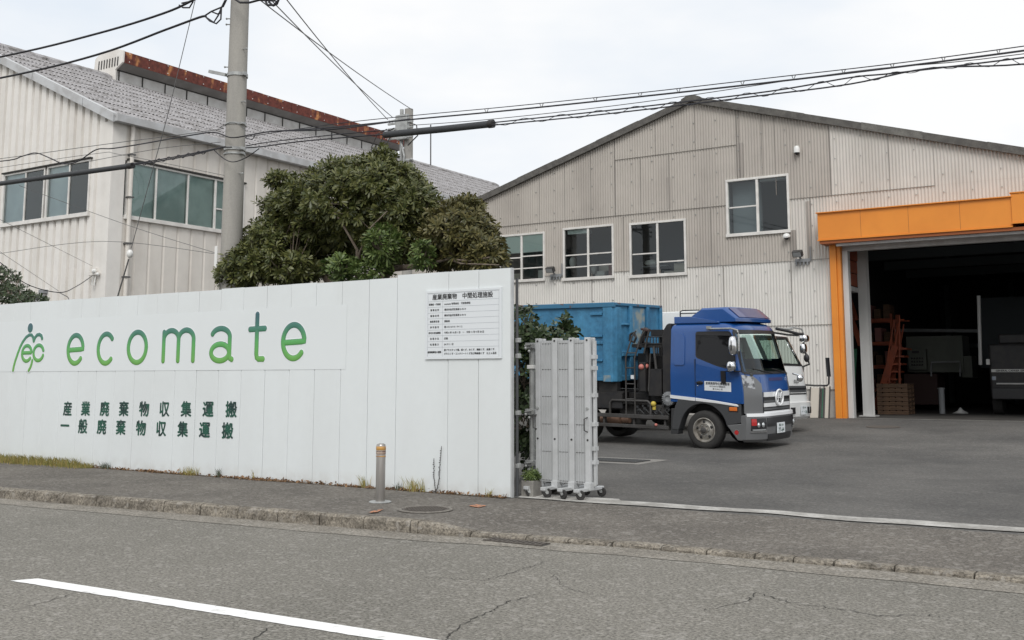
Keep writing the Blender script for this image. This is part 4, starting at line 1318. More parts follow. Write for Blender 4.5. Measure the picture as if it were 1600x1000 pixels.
t = thing('bulkhead_lamp', 'small round lamp under the corner of the upper window', 'wall lamp', (q.x, WY, q.z))
b = MB(); b.lathe([(0, 0.10), (0.09, 0.07), (0.13, 0.0), (0.12, -0.03)], (q.x, WY - 0.16, q.z), (0, -0.4, 1), 16); b.build('shade', T['porcelain'], t, smooth=50)
b = MB(); b.ball((q.x, WY - 0.155, q.z - 0.04), 0.085); b.bar((q.x, WY, q.z), (q.x, WY - 0.15, q.z), 0.04, 0.04); b.build('bulb_holder', T['blk'], t, smooth=50)
# boards leaning on the plinth by the jamb
q = at(1282, 650, Y=WY - 0.3)
for k, (dx, w, h, m, lab) in enumerate([(-0.20, 0.30, 0.92, 'carton', 'pale narrow door panel leaning on the plinth by the orange jamb'), (0.06, 0.10, 0.90, 'green_sheet', 'thin green edged glass pane leaning on the plinth'), (0.17, 0.18, 0.95, 'carton', 'white framed pane leaning nearest the orange jamb')]):
    t = thing('leaning_panel', lab, 'panel', (q.x + dx, WY - 0.3, yz(0, WY - 0.3)))
    b = MB(); b.bar((q.x + dx, WY - 0.28, GZ), (q.x + dx, WY - 0.05, GZ + h), w, 0.03, (0, 1, 0.2)); b.build('panel', T[m], t)
    b = MB()
    for s in (-1, 1): b.bar((q.x + dx + s * w / 2, WY - 0.30, GZ), (q.x + dx + s * w / 2, WY - 0.06, GZ + h + 0.02), 0.03, 0.045, (0, 1, 0.2))
    b.build('edge_strip', T['rail'], t)

# ================================================================== LEFT BUILDING: cream ribbed siding, slate roof, rusty ridge ventilator
LY, LX = 19.0, -26.43                                   # its front face and its right face
LEX, LEZ, LSL = -26.35, 9.36, 0.458                     # eave line and roof slope
RX = -35.4
LEN = 52.0
lroof = lambda x: LEZ + LSL * (LEX - x) if x > RX else LEZ + LSL * (LEX - RX) - LSL * (RX - x)
hall = thing('factory_building', 'cream ribbed steel building with slate roof and rusty ridge ventilator', 'building', (-35, LY, 0.1))
LWIN = [(at(8, 274, Y=LY).x, at(143, 258, Y=LY).x, 6.52, 8.20)]
w0, w1 = at(197, 300, X=LX).y, at(381, 300, X=LX).y
RWIN = [(w0, w1, 6.42, 8.14)]


def rib_profile(x0, x1, period, depth, flat=0.62):
    """plan points (u, d) of a trapezoid-ribbed sheet"""
    pts = []
    u = x0
    while u < x1:
        for du, d in ((0, 0), (period * flat, 0), (period * (flat + 0.09), depth), (period * 0.91, depth)):
            if u + du <= x1: pts.append((u + du, d))
        u += period
    pts.append((x1, 0))
    return pts


def rib_wall(mb, pts, put, z0, top, wins):
    for (u0, d0), (u1, d1) in zip(pts, pts[1:]):
        if u1 - u0 < 1e-5: continue
        um = (u0 + u1) / 2
        segs = [(z0, None)]
        for h in wins:
            if h[0] < um < h[1]: segs = [(z0, h[2]), (h[3], None)]
        for s0, s1 in segs:
            a1 = top(u0) if s1 is None else s1
            c1 = top(u1) if s1 is None else s1
            mb.quad(put(u0, d0, s0), put(u1, d1, s0), put(u1, d1, c1), put(u0, d0, a1))


b = MB()
rib_wall(b, rib_profile(-44.4, LX - 0.10, 0.385, 0.095), lambda u, d, z: (u, LY + d, z), 0.1, lambda u: lroof(u) - 0.05, LWIN)
b.build('front_siding', T['wall_l'], hall)
b = MB()
pts = rib_profile(LY + 0.45, LY + LEN - 19, 0.53, 0.045, 0.80)
rib_wall(b, pts, lambda u, d, z: (LX - d, u, z), 0.1, lambda u: LEZ - 0.02, RWIN)
b.build('side_siding', T['wall_r'], hall)
b = MB(); b.box(LX - 0.42, LX + 0.02, LY - 0.02, LY - 0.005, 0.1, LEZ - 0.1); b.box(LX + 0.005, LX + 0.02, LY - 0.005, LY + 0.46, 0.1, LEZ - 0.1)
b.build('corner_trim', T['wall_l'], hall, bevel=0.006)
# roof of corrugated slates: waves down the slope, laid in overlapping courses
b = MB()
PER = 0.15
ns_ = int((LEN - LY) / (PER / 4))
ysr = [LY - 0.12 + i * PER / 4 for i in range(ns_)]
courses = 9
for c in range(courses):
    xa = LEX + 0.16 - (LEX + 0.16 - RX) * c / courses
    xb = LEX + 0.16 - (LEX + 0.16 - RX) * (c + 1) / courses - 0.12
    zf = lambda x: LEZ + LSL * (LEX - x)
    b.grid(lambda u, v: (xa + (xb - xa) * v, u, zf(xa + (xb - xa) * v) + 0.028 * sin(2 * pi * u / PER) + 0.075 - 0.03 * v), ysr, [0, 0.5, 1])
b.build('roof_slope', T['slate'], hall, smooth=60)
b = MB(); b.quad((LEX, LY, LEZ + 0.02), (LEX, LEN, LEZ + 0.02), (RX, LEN, lroof(RX) + 0.02), (RX, LY, lroof(RX) + 0.02)); b.quad((RX, LY, lroof(RX) + 0.02), (RX, LEN, lroof(RX) + 0.02), (-44.6, LEN, lroof(-44.6)), (-44.6, LY, lroof(-44.6)))
b.build('roof_deck', T['slate'], hall)
b = MB()
for i in range(20):                                    # ridge cap
    y0 = LY - 0.15 + i * 1.7
    b.prism([(RX - 0.35, lroof(RX) - 0.25), (RX - 0.3, lroof(RX) - 0.05), (RX, lroof(RX) + 0.15), (RX + 0.3, lroof(RX) - 0.02), (RX + 0.35, lroof(RX) - 0.25)], lambda u, v: (u, y0, v + 0.05), lambda u, v: (u, y0 + 1.66, v + 0.05))
b.build('ridge_cap', T['slate'], hall)
b = MB(); x = LEX + 0.1                                # verge boards along the gable
k = 0
while x > -44:
    x2 = x - (1.35 if k else 1.5)
    q = [(x, lroof(x) - 0.14), (x2, lroof(x2) - 0.14), (x2, lroof(x2) + 0.13), (x, lroof(x) + 0.13)]
    if not (x > RX > x2):
        b.prism(q, lambda u, v: (u, LY - 0.16 - 0.012 * (k % 2), v), lambda u, v: (u, LY - 0.10, v))
        q2 = [(x, lroof(x) + 0.08), (x2, lroof(x2) + 0.08), (x2, lroof(x2) + 0.13), (x, lroof(x) + 0.13)]
        b.prism(q2, lambda u, v: (u, LY - 0.10, v), lambda u, v: (u, LY + 0.05, v))
    x = x2 - 0.012; k += 1
b.build('verge', T['gutter_m'], hall)
b = MB(); k = 0                                        # eave gutter in short lengths
y = LY - 0.1
while y < LEN - 1:
    y2 = y + 2.02
    o_ = 0.008 * (k % 2)
    b.box(LX + 0.10, LX + 0.32 + o_, y, y2, LEZ - 0.16 - o_, LEZ + 0.06)
    b.box(LX + 0.11, LX + 0.328 + o_, y2, y2 + 0.03, LEZ - 0.17, LEZ + 0.05)
    y = y2 + 0.03; k += 1
b.build('gutter', T['gutter_m'], hall)
b = MB(); b.tube([(LX + 0.10, LY + 0.62, 0.2), (LX + 0.10, LY + 0.62, LEZ - 0.15)], 0.065, 12); b.build('downpipe', T['wall_r'], hall, smooth=50)
b = MB()
for z in (3.6, 4.6, 5.6, 7.0, 8.3): b.box(LX, LX + 0.18, LY + 0.53, LY + 0.71, z, z + 0.04)
b.build('pipe_clip', T['wire'], hall)


def pane_window(put, u0, u1, z0, z1, mulls, curt, parent, rails=(), screens=()):
    """put(u, d, z): d metres in front of the wall face"""
    def bx(mb, a, c, d0, d1, e, f):
        P8 = [put(a, d0, e), put(c, d0, e), put(c, d1, e), put(a, d1, e), put(a, d0, f), put(c, d0, f), put(c, d1, f), put(a, d1, f)]
        mb.add(P8, [(0, 3, 2, 1), (4, 5, 6, 7), (0, 1, 5, 4), (1, 2, 6, 5), (2, 3, 7, 6), (3, 0, 4, 7)])
    b = MB()
    e = 0.06
    bx(b, u0, u1, -0.06, 0.05, z1 - e, z1); bx(b, u0 - 0.05, u1 + 0.05, -0.06, 0.09, z0 - 0.06, z0 + e)
    bx(b, u0, u0 + e, -0.06, 0.05, z0 + e, z1 - e); bx(b, u1 - e, u1, -0.06, 0.05, z0 + e, z1 - e)
    for mu, w in mulls: bx(b, mu - w, mu + w, -0.05, 0.035, z0 + e, z1 - e)
    for a, c, z in rails: bx(b, a, c, -0.04, 0.03, z - 0.025, z + 0.025)
    win = b.build('window', T['frame'], parent, bevel=0.005)
    b = MB(); b.quad(put(u0 + e, 0, z0 + e), put(u1 - e, 0, z0 + e), put(u1 - e, 0, z1 - e), put(u0 + e, 0, z1 - e)); b.build('pane', T['glass'], win)
    b = MB(); b.quad(put(u0, -0.07, z0), put(u1, -0.07, z0), put(u1, -0.07, z1), put(u0, -0.07, z1)); b.build('curtain', curt, win)
    for a, c in screens:
        b = MB(); b.quad(put(a, -0.02, z0 + e), put(c, -0.02, z0 + e), put(c, -0.02, z1 - e), put(a, -0.02, z1 - e)); b.build('insect_screen', T['screen'], win)
    return win


fw = LWIN[0]
fm = (fw[0] + fw[1]) / 2 + 0.02
pfront = lambda u, d, z: (u, LY - d, z)
q1, q2, q3 = [at(x, 320, Y=LY).x for x in (39, 71, 107)]
pane_window(pfront, fw[0], q2 - 0.05, 6.52, 8.20, [(q1, 0.03)], T['curtain_b'], hall, screens=[(q1 + 0.03, q2 - 0.1)])
pane_window(pfront, q2 + 0.05, fw[1], 6.52, 8.20, [(q3, 0.03)], T['curtain_b'], hall, screens=[(q3 + 0.03, fw[1] - 0.06)])
b = MB(); b.box(fw[0] - 0.05, fw[1] + 0.05, LY - 0.10, LY + 0.02, 8.205, 8.25); b.build('window_hood', T['dark'], hall)
pside = lambda u, d, z: (LX + d, u, z)
m1, m2, m3 = [at(x, 300, X=LX).y for x in (243, 293, 336)]
pane_window(pside, w0, w1, 6.42, 8.14, [(m1, 0.03), (m2, 0.03), (m3, 0.04)], T['curtain'], hall, rails=[(m3 + 0.04, w1 - 0.06, 7.15)])
b = MB(); b.box(LX - 0.01, LX + 0.10, w0 - 0.03, w1 + 0.03, 8.145, 8.20); b.build('window_hood', T['dark'], hall)

# ridge ventilator: long louvred monitor with a rusty red fascia
VY0, VY1 = 25.1, 42.9
RZ = lroof(RX)
b = MB(); b.box(RX - 0.42, RX + 0.42, VY0 + 0.1, VY1 - 0.15, RZ - 0.25, RZ + 0.30); vent = b.build('vent_curb', T['vent_light'], hall)
b = MB()
y = VY0 + 0.15
while y < VY1 - 0.2:
    b.box(RX + 0.421, RX + 0.45, y, y + 0.045, RZ - 0.3, RZ + 0.29); y += 1.12
b.box(RX + 0.422, RX + 0.452, VY0 + 0.1, VY1 - 0.15, RZ - 0.22, RZ - 0.17); b.box(RX + 0.421, RX + 0.453, VY0 + 0.1, VY1 - 0.15, RZ + 0.27, RZ + 0.33)
b.build('curb_strip', T['dark'], vent)
prof = [(-0.42, 0.28), (0.42, 0.28), (0.80, 0.45), (0.82, 0.56)]
b = MB(); b.prism([(-0.42, 0.30), (0.42, 0.30), (0.84, 0.52), (-0.84, 0.52)], lambda u, v: (RX + u, VY0 + 0.06, RZ + v), lambda u, v: (RX + u, VY1 - 0.05, RZ + v)); b.build('vent_flare', T['vent_grey'], hall)
b = MB()
y = VY0 + 0.02
rnd = random.Random(9)
while y < VY1:
    y2 = min(y + 1.85, VY1)
    o_ = rnd.uniform(-0.012, 0.012)
    b.prism([(-0.86, 0.52), (0.86 + o_, 0.52), (0.88 + o_, 0.98), (0.30, 1.12), (-0.30, 1.12), (-0.88, 0.98)], lambda u, v: (RX + u, y, RZ + v), lambda u, v: (RX + u, y2 - 0.008, RZ + v))
    y = y2
hood = b.build('vent_hood', T['rust'], hall)
b = MB()
y = VY0 + 0.3
while y < VY1:
    for z in (0.60, 0.92): b.ball((RX + 0.885, y, RZ + z), 0.022, 6, 4)
    y += 0.93
b.build('rivet', T['porcelain'], hood)['kind'] = 'stuff'
b = MB()                                               # louvred cream end of the ventilator
b.prism([(-0.48, -0.25), (0.46, -0.25), (0.46, 0.28), (0.90, 0.52), (0.92, 0.99), (0.40, 1.16), (-0.45, 1.16), (-0.86, 0.92), (-0.92, 0.35), (-0.60, 0.12)], lambda u, v: (RX + u, VY0 - 0.03, RZ + v), lambda u, v: (RX + u, VY0 + 0.05, RZ + v))
b.build('vent_end', T['wall_l'], hall, bevel=0.01)
b = MB()
for i in range(8): b.prism([(-0.62 + i * 0.17, 0.42), (-0.57 + i * 0.17, 0.42), (-0.55 + i * 0.17, 0.78), (-0.60 + i * 0.17, 0.78)], lambda u, v: (RX + u, VY0 - 0.05, RZ + v), lambda u, v: (RX + u, VY0 - 0.025, RZ + v))
b.build('vent_slot', T['rail'], hall)
# roof aerial behind
q = at(673, 272, Y=46)
t = thing('aerial_mast', 'thin lightning mast on tripod standing on the slate roof ridge', 'mast', (q.x, 46, q.z - 0.2))
b = MB(); b.tube([(q.x, 46, q.z - 0.3), at(673, 195, Y=46)], 0.035, 6); b.build('rod', T['rail'], t)
b = MB()
for dx, dy in ((-0.5, 0), (0.5, 0), (0, 0.5)): b.tube([(q.x, 46, q.z + 0.42), (q.x + dx, 46 + dy, q.z - 0.30)], 0.018, 5)
b.build('tripod_leg', T['rail'], t)
# small fittings on the cream wall
q = at(146, 428, Y=LY - 0.1)
t = thing('service_bracket', 'small insulator bracket on the cream wall near the corner', 'bracket', (q.x, LY, q.z))
b = MB(); b.box(q.x - 0.25, q.x + 0.22, LY - 0.12, LY - 0.04, q.z - 0.03, q.z + 0.03); b.box(q.x - 0.05, q.x + 0.05, LY - 0.06, LY + 0.02, q.z - 0.25, q.z + 0.18); b.build('arm', T['wall_l'], t)
b = MB(); b.ball((q.x + 0.05, LY - 0.12, q.z + 0.08), 0.07); b.ball((q.x + 0.22, LY - 0.12, q.z - 0.02), 0.05); b.tube([(q.x - 0.02, LY - 0.08, q.z - 0.05), (q.x - 0.06, LY - 0.1, q.z - 0.32), (q.x + 0.06, LY - 0.1, q.z - 0.34), (q.x + 0.08, LY - 0.08, q.z - 0.08)], 0.018, 6); b.build('insulator', T['porcelain'], t)
q = at(64, 461, Y=LY - 0.1)
t = thing('junction_box', 'grey electric box low on the cream wall behind the fence', 'electric box', (q.x, LY, q.z - 0.4))
b = MB(); b.box(q.x - 0.28, q.x + 0.14, LY - 0.14, LY + 0.02, q.z - 0.30, q.z + 0.02); b.build('case', T['gutter_m'], t, bevel=0.01)
b = MB(); b.box(q.x - 0.05, q.x + 0.2, LY - 0.16, LY + 0.02, q.z + 0.05, q.z + 0.16); b.build('cap', T['grey_paint'], t)

# ================================================================== UTILITY POLES, CABLES
PX, PY = -12.99, 11.66
pole = thing('utility_pole', 'tall grey concrete utility pole rising behind the fence', 'utility pole', (PX, PY, 0.1))
b = MB(); b.tube([(PX, PY, 0.1), (PX, PY, 4), (PX, PY, 8), (PX, PY, 11.5)], [0.185, 0.168, 0.150, 0.132], 32); b.build('shaft', T['concrete_pole'], pole, smooth=50)
b = MB()
rnd = random.Random(12)
for z, s in [(8.05, 1), (7.62, -1), (7.52, -1), (7.05, 1), (6.78, -1), (8.5, -1), (4.95, 1), (6.15, 1)]:
    b.tube([(PX + s * 0.13, PY - 0.03, z), (PX + s * 0.25, PY - 0.05, z - 0.02 * s)], 0.010, 6); b.ball((PX + s * 0.255, PY - 0.05, z - 0.02 * s), 0.018, 6, 5)
b.build('step_bolt', T['steel'], pole)
for z, w in [(6.62, 0.055), (5.78, 0.03), (5.36, 0.05), (5.28, 0.03), (8.12, 0.06)]:
    r = 0.158 + (8 - z) * 0.0046
    b = MB(); b.lathe([(r, -w / 2), (r + 0.008, -w / 2), (r + 0.008, w / 2), (r, w / 2)], (PX, PY, z), (0, 0, 1), 28)
    b.box(PX + r - 0.01, PX + r + 0.05, PY - 0.06, PY + 0.02, z - w / 2, z + w / 2); b.build('band', T['steel'], pole)
b = MB(); b.bar((PX - 0.12, PY - 0.14, 6.62), (PX - 0.46, PY - 0.20, 6.72), 0.05, 0.05); b.build('bracket_arm', T['steel'], pole)
b = MB(); b.box(PX - 0.17, PX - 0.11, PY - 0.20, PY - 0.185, 3.40, 3.75); b.build('number_plate', T['porcelain'], pole)
b = MB(); b.box(PX - 0.9, PX + 0.9, PY - 0.24, PY - 0.15, 8.30, 8.40); b.build('cross_arm', T['steel'], pole)

p2 = at(638, 250, D=32.0)
p2t = at(638, 168, D=32.0)
QX, QY = p2.x, p2.y
pole2 = thing('utility_pole', 'slimmer farther utility pole with transformer brackets beside the slate roof', 'utility pole', (QX, QY, 0.1))
b = MB(); b.tube([(QX, QY, 0.1), (QX, QY, 6), (QX, QY, p2t.z)], [0.18, 0.155, 0.13], 24); b.build('shaft', T['concrete_pole'], pole2, smooth=50)
b = MB(); b.tube([(QX - 0.20, QY - 0.1, p2t.z - 1.75), (QX - 0.20, QY - 0.1, p2t.z)], 0.06, 10); b.tube([(QX - 0.15, QY - 0.16, p2t.z - 1.1), (QX - 0.02, QY - 0.18, p2t.z - 1.5), (QX - 0.1, QY - 0.17, p2t.z - 2.4)], 0.035, 8); b.build('conduit', T['steel'], pole2)
b = MB(); b.box(QX - 0.30, QX + 0.16, QY - 0.30, QY - 0.16, p2t.z - 0.75, p2t.z - 0.22); b.box(QX - 0.26, QX + 0.14, QY - 0.28, QY - 0.15, p2t.z - 1.0, p2t.z - 0.80); b.build('mounting_plate', T['steel'], pole2, bevel=0.02)
b = MB()
for z in (p2t.z - 0.45, p2t.z - 0.62, p2t.z - 0.92): b.bar((QX - 0.62, QY - 0.24, z), (QX + 0.35, QY - 0.24, z - 0.02), 0.06, 0.06)
for k in range(5): b.ball((QX - 0.55 + k * 0.10, QY - 0.26, p2t.z - 0.37), 0.045, 8, 6)
b.bar((QX - 1.3, QY - 0.25, p2t.z - 1.58), (QX - 0.1, QY - 0.2, p2t.z - 1.72), 0.07, 0.10); b.bar((QX - 0.9, QY - 0.25, p2t.z - 1.62), (QX - 0.1, QY - 0.2, p2t.z - 1.95), 0.05, 0.05)
b.build('cross_arm', T['steel'], pole2)
b = MB()
for z in (p2t.z - 1.62, p2t.z - 1.85, p2t.z - 2.05, p2t.z - 2.9): b.ball((QX + 0.2, QY - 0.1, z), 0.05, 8, 6); b.lathe([(0.15, -0.03), (0.165, -0.03), (0.165, 0.03), (0.15, 0.03)], (QX, QY, z), (0, 0, 1), 20)
b.build('band', T['steel'], pole2)
b = MB()
for dx in (-1.15, -0.85, -0.55):
    b.tube([(QX + dx - 0.05, QY - 0.26, p2t.z - 1.60), (QX + dx - 0.08, QY - 0.3, p2t.z - 1.1), (QX + dx + 0.15, QY - 0.3, p2t.z - 0.72), (QX + dx + 0.5, QY - 0.27, p2t.z - 0.60)], 0.016, 6)
b.tube([(QX + 0.2, QY - 0.25, p2t.z - 0.5), (QX + 0.5, QY - 0.25, p2t.z - 0.62), (QX + 0.55, QY - 0.25, p2t.z - 0.95), (QX + 0.15, QY - 0.22, p2t.z - 1.2)], 0.02, 6)
b.build('jumper_wire', T['rail'], pole2)


def cable(name, pts, r, label, m='cable', group=None, cat='cable', n=6, sub=6):
    """smooth curve through 3-D points"""
    pts = [Vector(p) for p in pts]
    path = []
    for i in range(len(pts) - 1):
        p0, p1, p2_, p3 = pts[max(i - 1, 0)], pts[i], pts[i + 1], pts[min(i + 2, len(pts) - 1)]
        for k in range(sub):
            t = k / sub
            path.append(0.5 * ((2 * p1) + (p2_ - p0) * t + (2 * p0 - 5 * p1 + 4 * p2_ - p3) * t * t + (3 * p1 - p0 - 3 * p2_ + p3) * t ** 3))
    path.append(pts[-1])
    b = MB(); b.tube(path, r, n)
    return tag(b.build(name, T[m], smooth=60), label, cat, group)


CY = 11.42
pl = lambda pts, Y=CY: [at(x, y, Y=Y) for x, y in pts]
cable('power_cable', pl([(-260, 138), (0, 89), (150, 53), (255, 21), (306, -2), (360, -30)]), 0.020, 'thick overhead cable at the upper left, higher of the two')
cable('power_cable', pl([(-260, 170), (0, 122), (150, 86), (260, 46), (312, 27), (322, 26)]), 0.020, 'thick overhead cable at the upper left, lower of the two')
b = MB()
for pts in ([(318, 26), (330, 18), (349, 10), (356, -5)], [(322, 27), (328, 33), (338, 37), (345, 30), (346, 12)], [(330, 18), (340, 22), (345, 20)], [(322, 27), (334, 35), (341, 24), (346, 12), (352, 0)]):
    b.tube(pl(pts), 0.014, 6)
tag(b.build('cable_loop', T['cable'], smooth=60), 'dark drip loops of cable at the pole top left side', 'cable')
b = MB()
for pts in ([(280, 8), (286, 12), (296, 12), (302, 2)], [(284, 5), (294, 3), (308, -3)]): b.tube(pl(pts), 0.014, 6)
tag(b.build('cable_loop', T['cable'], smooth=60), 'small dark drip loop on the highest left cable', 'cable')
b = MB()
for pts in ([(366, -2), (375, 4), (390, 4), (405, 0), (430, 1)], [(415, 2), (418, 8), (428, 8), (434, 1)], [(420, 3), (427, 9), (433, 6), (436, -2)]): b.tube(pl(pts, 11.4), 0.018, 6)
tag(b.build('cable_loop', T['cable'], smooth=60), 'thick dark cable slung round the pole top on its right side', 'cable')
# black sleeve at the left with lashed cable to the pole
t = thing('cable_sleeve', 'long black protective tube on the cable in front of the cream wall', 'cable sleeve', at(100, 275, Y=CY))
b = MB(); b.tube(pl([(-240, 318), (0, 287), (205, 259)]), 0.047, 12); b.build('tube', T['sleeve'], t, smooth=50)
b = MB(); q = pl([(201, 259.5), (207.5, 258.6)]); b.tube(q, 0.055, 12); b.build('end_cap', T['blk'], t, smooth=50)
cable('telephone_cable', pl([(200, 258), (235, 254), (275, 247), (310, 240), (345, 231), (362, 230)]), 0.011, 'black cable running from the left sleeve to the pole')
cable('telephone_cable', pl([(200, 257), (240, 251), (300, 240), (352, 229)]), 0.010, 'thinner cable just above the one from the left sleeve')
b = MB()
q0, q1 = pl([(215, 257), (322, 237)])
b.tube([q0.lerp(q1, i / 40) + Vector((0, 0, 0.035 * sin(i * 1.1))) for i in range(41)], 0.007, 5)
tag(b.build('lashing_wire', T['cable']), 'loose lashing wire wound round the cable left of the pole', 'wire')
cable('telephone_cable', pl([(-150, 262), (0, 252), (35, 244), (56, 239), (78, 247), (100, 256), (122, 252), (150, 234), (175, 232), (215, 226), (300, 211), (335, 207), (362, 215), (395, 210), (430, 205), (520, 202), (640, 186)]), 0.011, 'wavy black cable crossing the cream wall to the pole')
cable('support_wire', pl([(-150, 265), (0, 248), (160, 226), (330, 204), (345, 198), (362, 191), (375, 196), (385, 205)]), 0.006, 'thin messenger wire above the wavy cable', 'wire', cat='wire')
cable('support_wire', pl([(140, 252), (250, 232), (345, 222)]), 0.005, 'thin wire over the corner of the cream building', 'wire', cat='wire')
cable('telephone_cable', pl([(384, 228), (420, 222), (480, 215), (560, 207), (610, 203)]), 0.008, 'black cable right of the pole, upper strand')
cable('telephone_cable', pl([(384, 231), (410, 229), (470, 221), (560, 213), (602, 210)]), 0.010, 'black cable right of the pole, lower strand')
cable('telephone_cable', pl([(335, 235), (350, 248), (365, 253), (385, 246), (405, 232)]), 0.008, 'slack dark cable sagging across the front of the pole')
cable('telephone_cable', pl([(384, 215), (388, 217), (395, 217), (399, 209)]), 0.007, 'small slack loop beside the pole against the slate roof')
# right-hand span
cable('messenger_wire', pl([(384, 214), (520, 194), (640, 181), (800, 166), (1000, 145), (1200, 122), (1400, 99), (1600, 72), (1800, 42), (2500, -60)]), 0.006, 'topmost thin wire of the long span to the right', cat='wire')
cable('telephone_cable', pl([(430, 205), (520, 199), (640, 187), (800, 172), (1000, 151), (1200, 129), (1400, 105), (1600, 79), (1800, 50), (2500, -52)]), 0.011, 'thick cable hung on clips below the topmost wire')
b = MB()
for x in (760, 846, 930, 1000, 1060, 1160, 1240, 1318, 1394, 1474, 1560):
    ya_ = lerp_curve([(640, 181), (800, 166), (1000, 145), (1200, 122), (1400, 99), (1600, 72)], x)
    b.tube([at(x - 3, ya_, Y=CY), at(x, ya_ + 7, Y=CY - 0.015), at(x + 3, ya_, Y=CY)], 0.006, 5)
tag(b.build('cable_clip', T['wire']), 'wire clips hanging the thick cable on the topmost right wire', 'clip', kind='stuff')
t = thing('cable_sleeve', 'black protective tube on the cable in front of the sky', 'cable sleeve', at(690, 200, Y=CY))
b = MB(); b.tube(pl([(601, 210.5), (690, 202), (769, 193.5)]), 0.050, 12); b.build('tube', T['sleeve'], t, smooth=50)
b = MB(); b.tube(pl([(764, 194), (771, 193.2)]), 0.058, 12); b.build('end_cap', T['blk'], t, smooth=50)
lo1 = [(766, 192), (900, 178), (1000, 167), (1200, 143), (1330, 121), (1400, 114), (1600, 90), (1800, 62), (2500, -40)]
lo2 = [(766, 196), (900, 183), (1000, 172), (1200, 148), (1330, 131), (1450, 107), (1600, 100), (1800, 72), (2500, -32)]
cable('telephone_cable', pl(lo1), 0.009, 'upper strand of the lashed pair right of the black tube')
cable('telephone_cable', pl(lo2), 0.009, 'lower strand of the lashed pair right of the black tube')
cable('support_wire', pl([(640, 196), (770, 186), (1000, 160), (1330, 112), (1600, 84), (2500, -48)]), 0.005, 'faint thin wire between the two right cable pairs', 'wire', cat='wire')
b = MB()
pts = []
for i in range(120):
    x = 775 + i * 7.2
    c = (lerp_curve(lo1, x) + lerp_curve(lo2, x)) / 2
    d = (lerp_curve(lo2, x) - lerp_curve(lo1, x)) / 2 + 2.0
    pts.append(at(x, c + d * sin(i * 0.78), Y=CY - 0.01 - 0.012 * cos(i * 0.78)))
b.tube(pts, 0.004, 5)
tag(b.build('lashing_wire', T['cable']), 'zigzag lashing wire wound round the right cable pair', 'wire')
# high voltage wires from the near pole to the far one
for k, (a, c, l) in enumerate([((368, -30), (645, 172), 'leftmost at its start of the three bare wires from near pole to far pole'), ((395, -30), (613, 183), 'middle bare wire of the three from near pole to far pole'), ((425, -30), (606, 187), 'rightmost at its start of three bare wires from near pole to far pole')]):
    A_ = at(*a, Y=11.5); B_ = at(*c, D=31.6)
    cable('line_wire', [A_.lerp(B_, t_ / 10) - Vector((0, 0, 0.08 * 4 * (t_ / 10) * (1 - t_ / 10))) for t_ in range(11)], 0.011, l, 'wire', cat='wire', sub=2)
# guy wire with its insulator
g = pl([(305, 0), (262, 180), (205, 388), (201, 405), (183, 466), (170, 512)])
gt = thing('guy_wire', 'slanting guy wire with white ball insulator left of the pole', 'guy wire', g[-1])
A_ = at(320, -60, Y=CY)
b = MB(); b.tube([A_, g[0], g[1], g[2]], 0.007, 6); b.tube([g[3], g[4], g[5]], 0.013, 6); b.build('strand', T['wire'], gt)
b = MB(); b.ball((g[2] + g[3]) / 2, 0.055, 12, 8, (1, 1, 1.35)); b.build('insulator', T['porcelain'], gt, smooth=60)
# thin service drops over the cream wall
cable('service_drop', [at(-20, 405, Y=15), at(0, 410, Y=15.2), at(40, 443, Y=16), at(92, 457, Y=17), at(120, 447, Y=18), at(144, 431, Y=18.85)], 0.012, 'black service cable sagging to the bracket on the cream wall')
cable('service_drop', [at(92, 457, Y=17.0), at(100, 461, Y=16.8), at(107, 466, Y=16.5), at(109, 480, Y=16.4)], 0.010, 'short dark cable end dropping behind the fence at the left')
for k, (pts, lab) in enumerate([(([(0, 343), (145, 416)], 12, 18.8), 'thin wire down to the wall bracket at the left'), (([(-5, 390), (92, 455)], 12, 17), 'thin wire meeting the black service cable'),
                                (([(0, 396), (160, 377), (340, 397), (346, 399)], 11.5, 11.5), 'thin wire crossing the cream wall at mid height'), (([(30, 290), (200, 352), (346, 398)], 11.5, 11.5), 'thin wire slanting across the front window to the pole'),
                                (([(0, 262), (150, 240), (190, 242), (350, 274)], 11.5, 11.5), 'thin wire just over the windows of the cream wall')]):
    P_, Ya, Yb = pts
    n_ = len(P_) - 1
    cable('service_wire', [at(*p, Y=Ya + (Yb - Ya) * i / n_) for i, p in enumerate(P_)], 0.0045, lab, 'wire', cat='wire')

# ================================================================== TREES, SHRUBS, WEEDS
def rosette(b, c, d, rnd, ln, wd, n=9, spread=0.95):
    """a whorl of narrow leaves round a shoot tip that points along d"""
    d = d.normalized()
    a = Vector((0, 0, 1)) if abs(d.z) < 0.9 else Vector((1, 0, 0))
    s = d.cross(a).normalized()
    t = d.cross(s)
    ph = rnd.uniform(0, 6.28)
    for k in range(n):
        g = ph + 2.399 * k
        up = rnd.uniform(0.35, 1.25)
        o = (s * cos(g) + t * sin(g)) * spread + d * (1.05 * up - 0.15)
        o.normalize()
        L_ = ln * rnd.uniform(0.7, 1.15)
        w = o.cross(d)
        if w.length < 1e-3: w = s.copy()
        w.normalize()
        w = (w + d * rnd.uniform(-0.25, 0.25)).normalized() * wd * rnd.uniform(0.8, 1.15) * 0.5
        base = c + o * ln * 0.08 - d * rnd.uniform(0, 0.06)
        m1 = base + o * L_ * 0.42 + d * L_ * 0.03
        tip = base + o * L_ - Vector((0, 0, 1)) * L_ * rnd.uniform(0.02, 0.18)
        m2 = m1.lerp(tip, 0.62) + d * L_ * 0.02
        b.add([base, m1 - w * 0.85, m2 - w, tip, m2 + w, m1 + w * 0.85], [(0, 1, 2, 5), (5, 2, 3, 4)] if False else [(0, 1, 5), (1, 2, 4, 5), (2, 3, 4)])


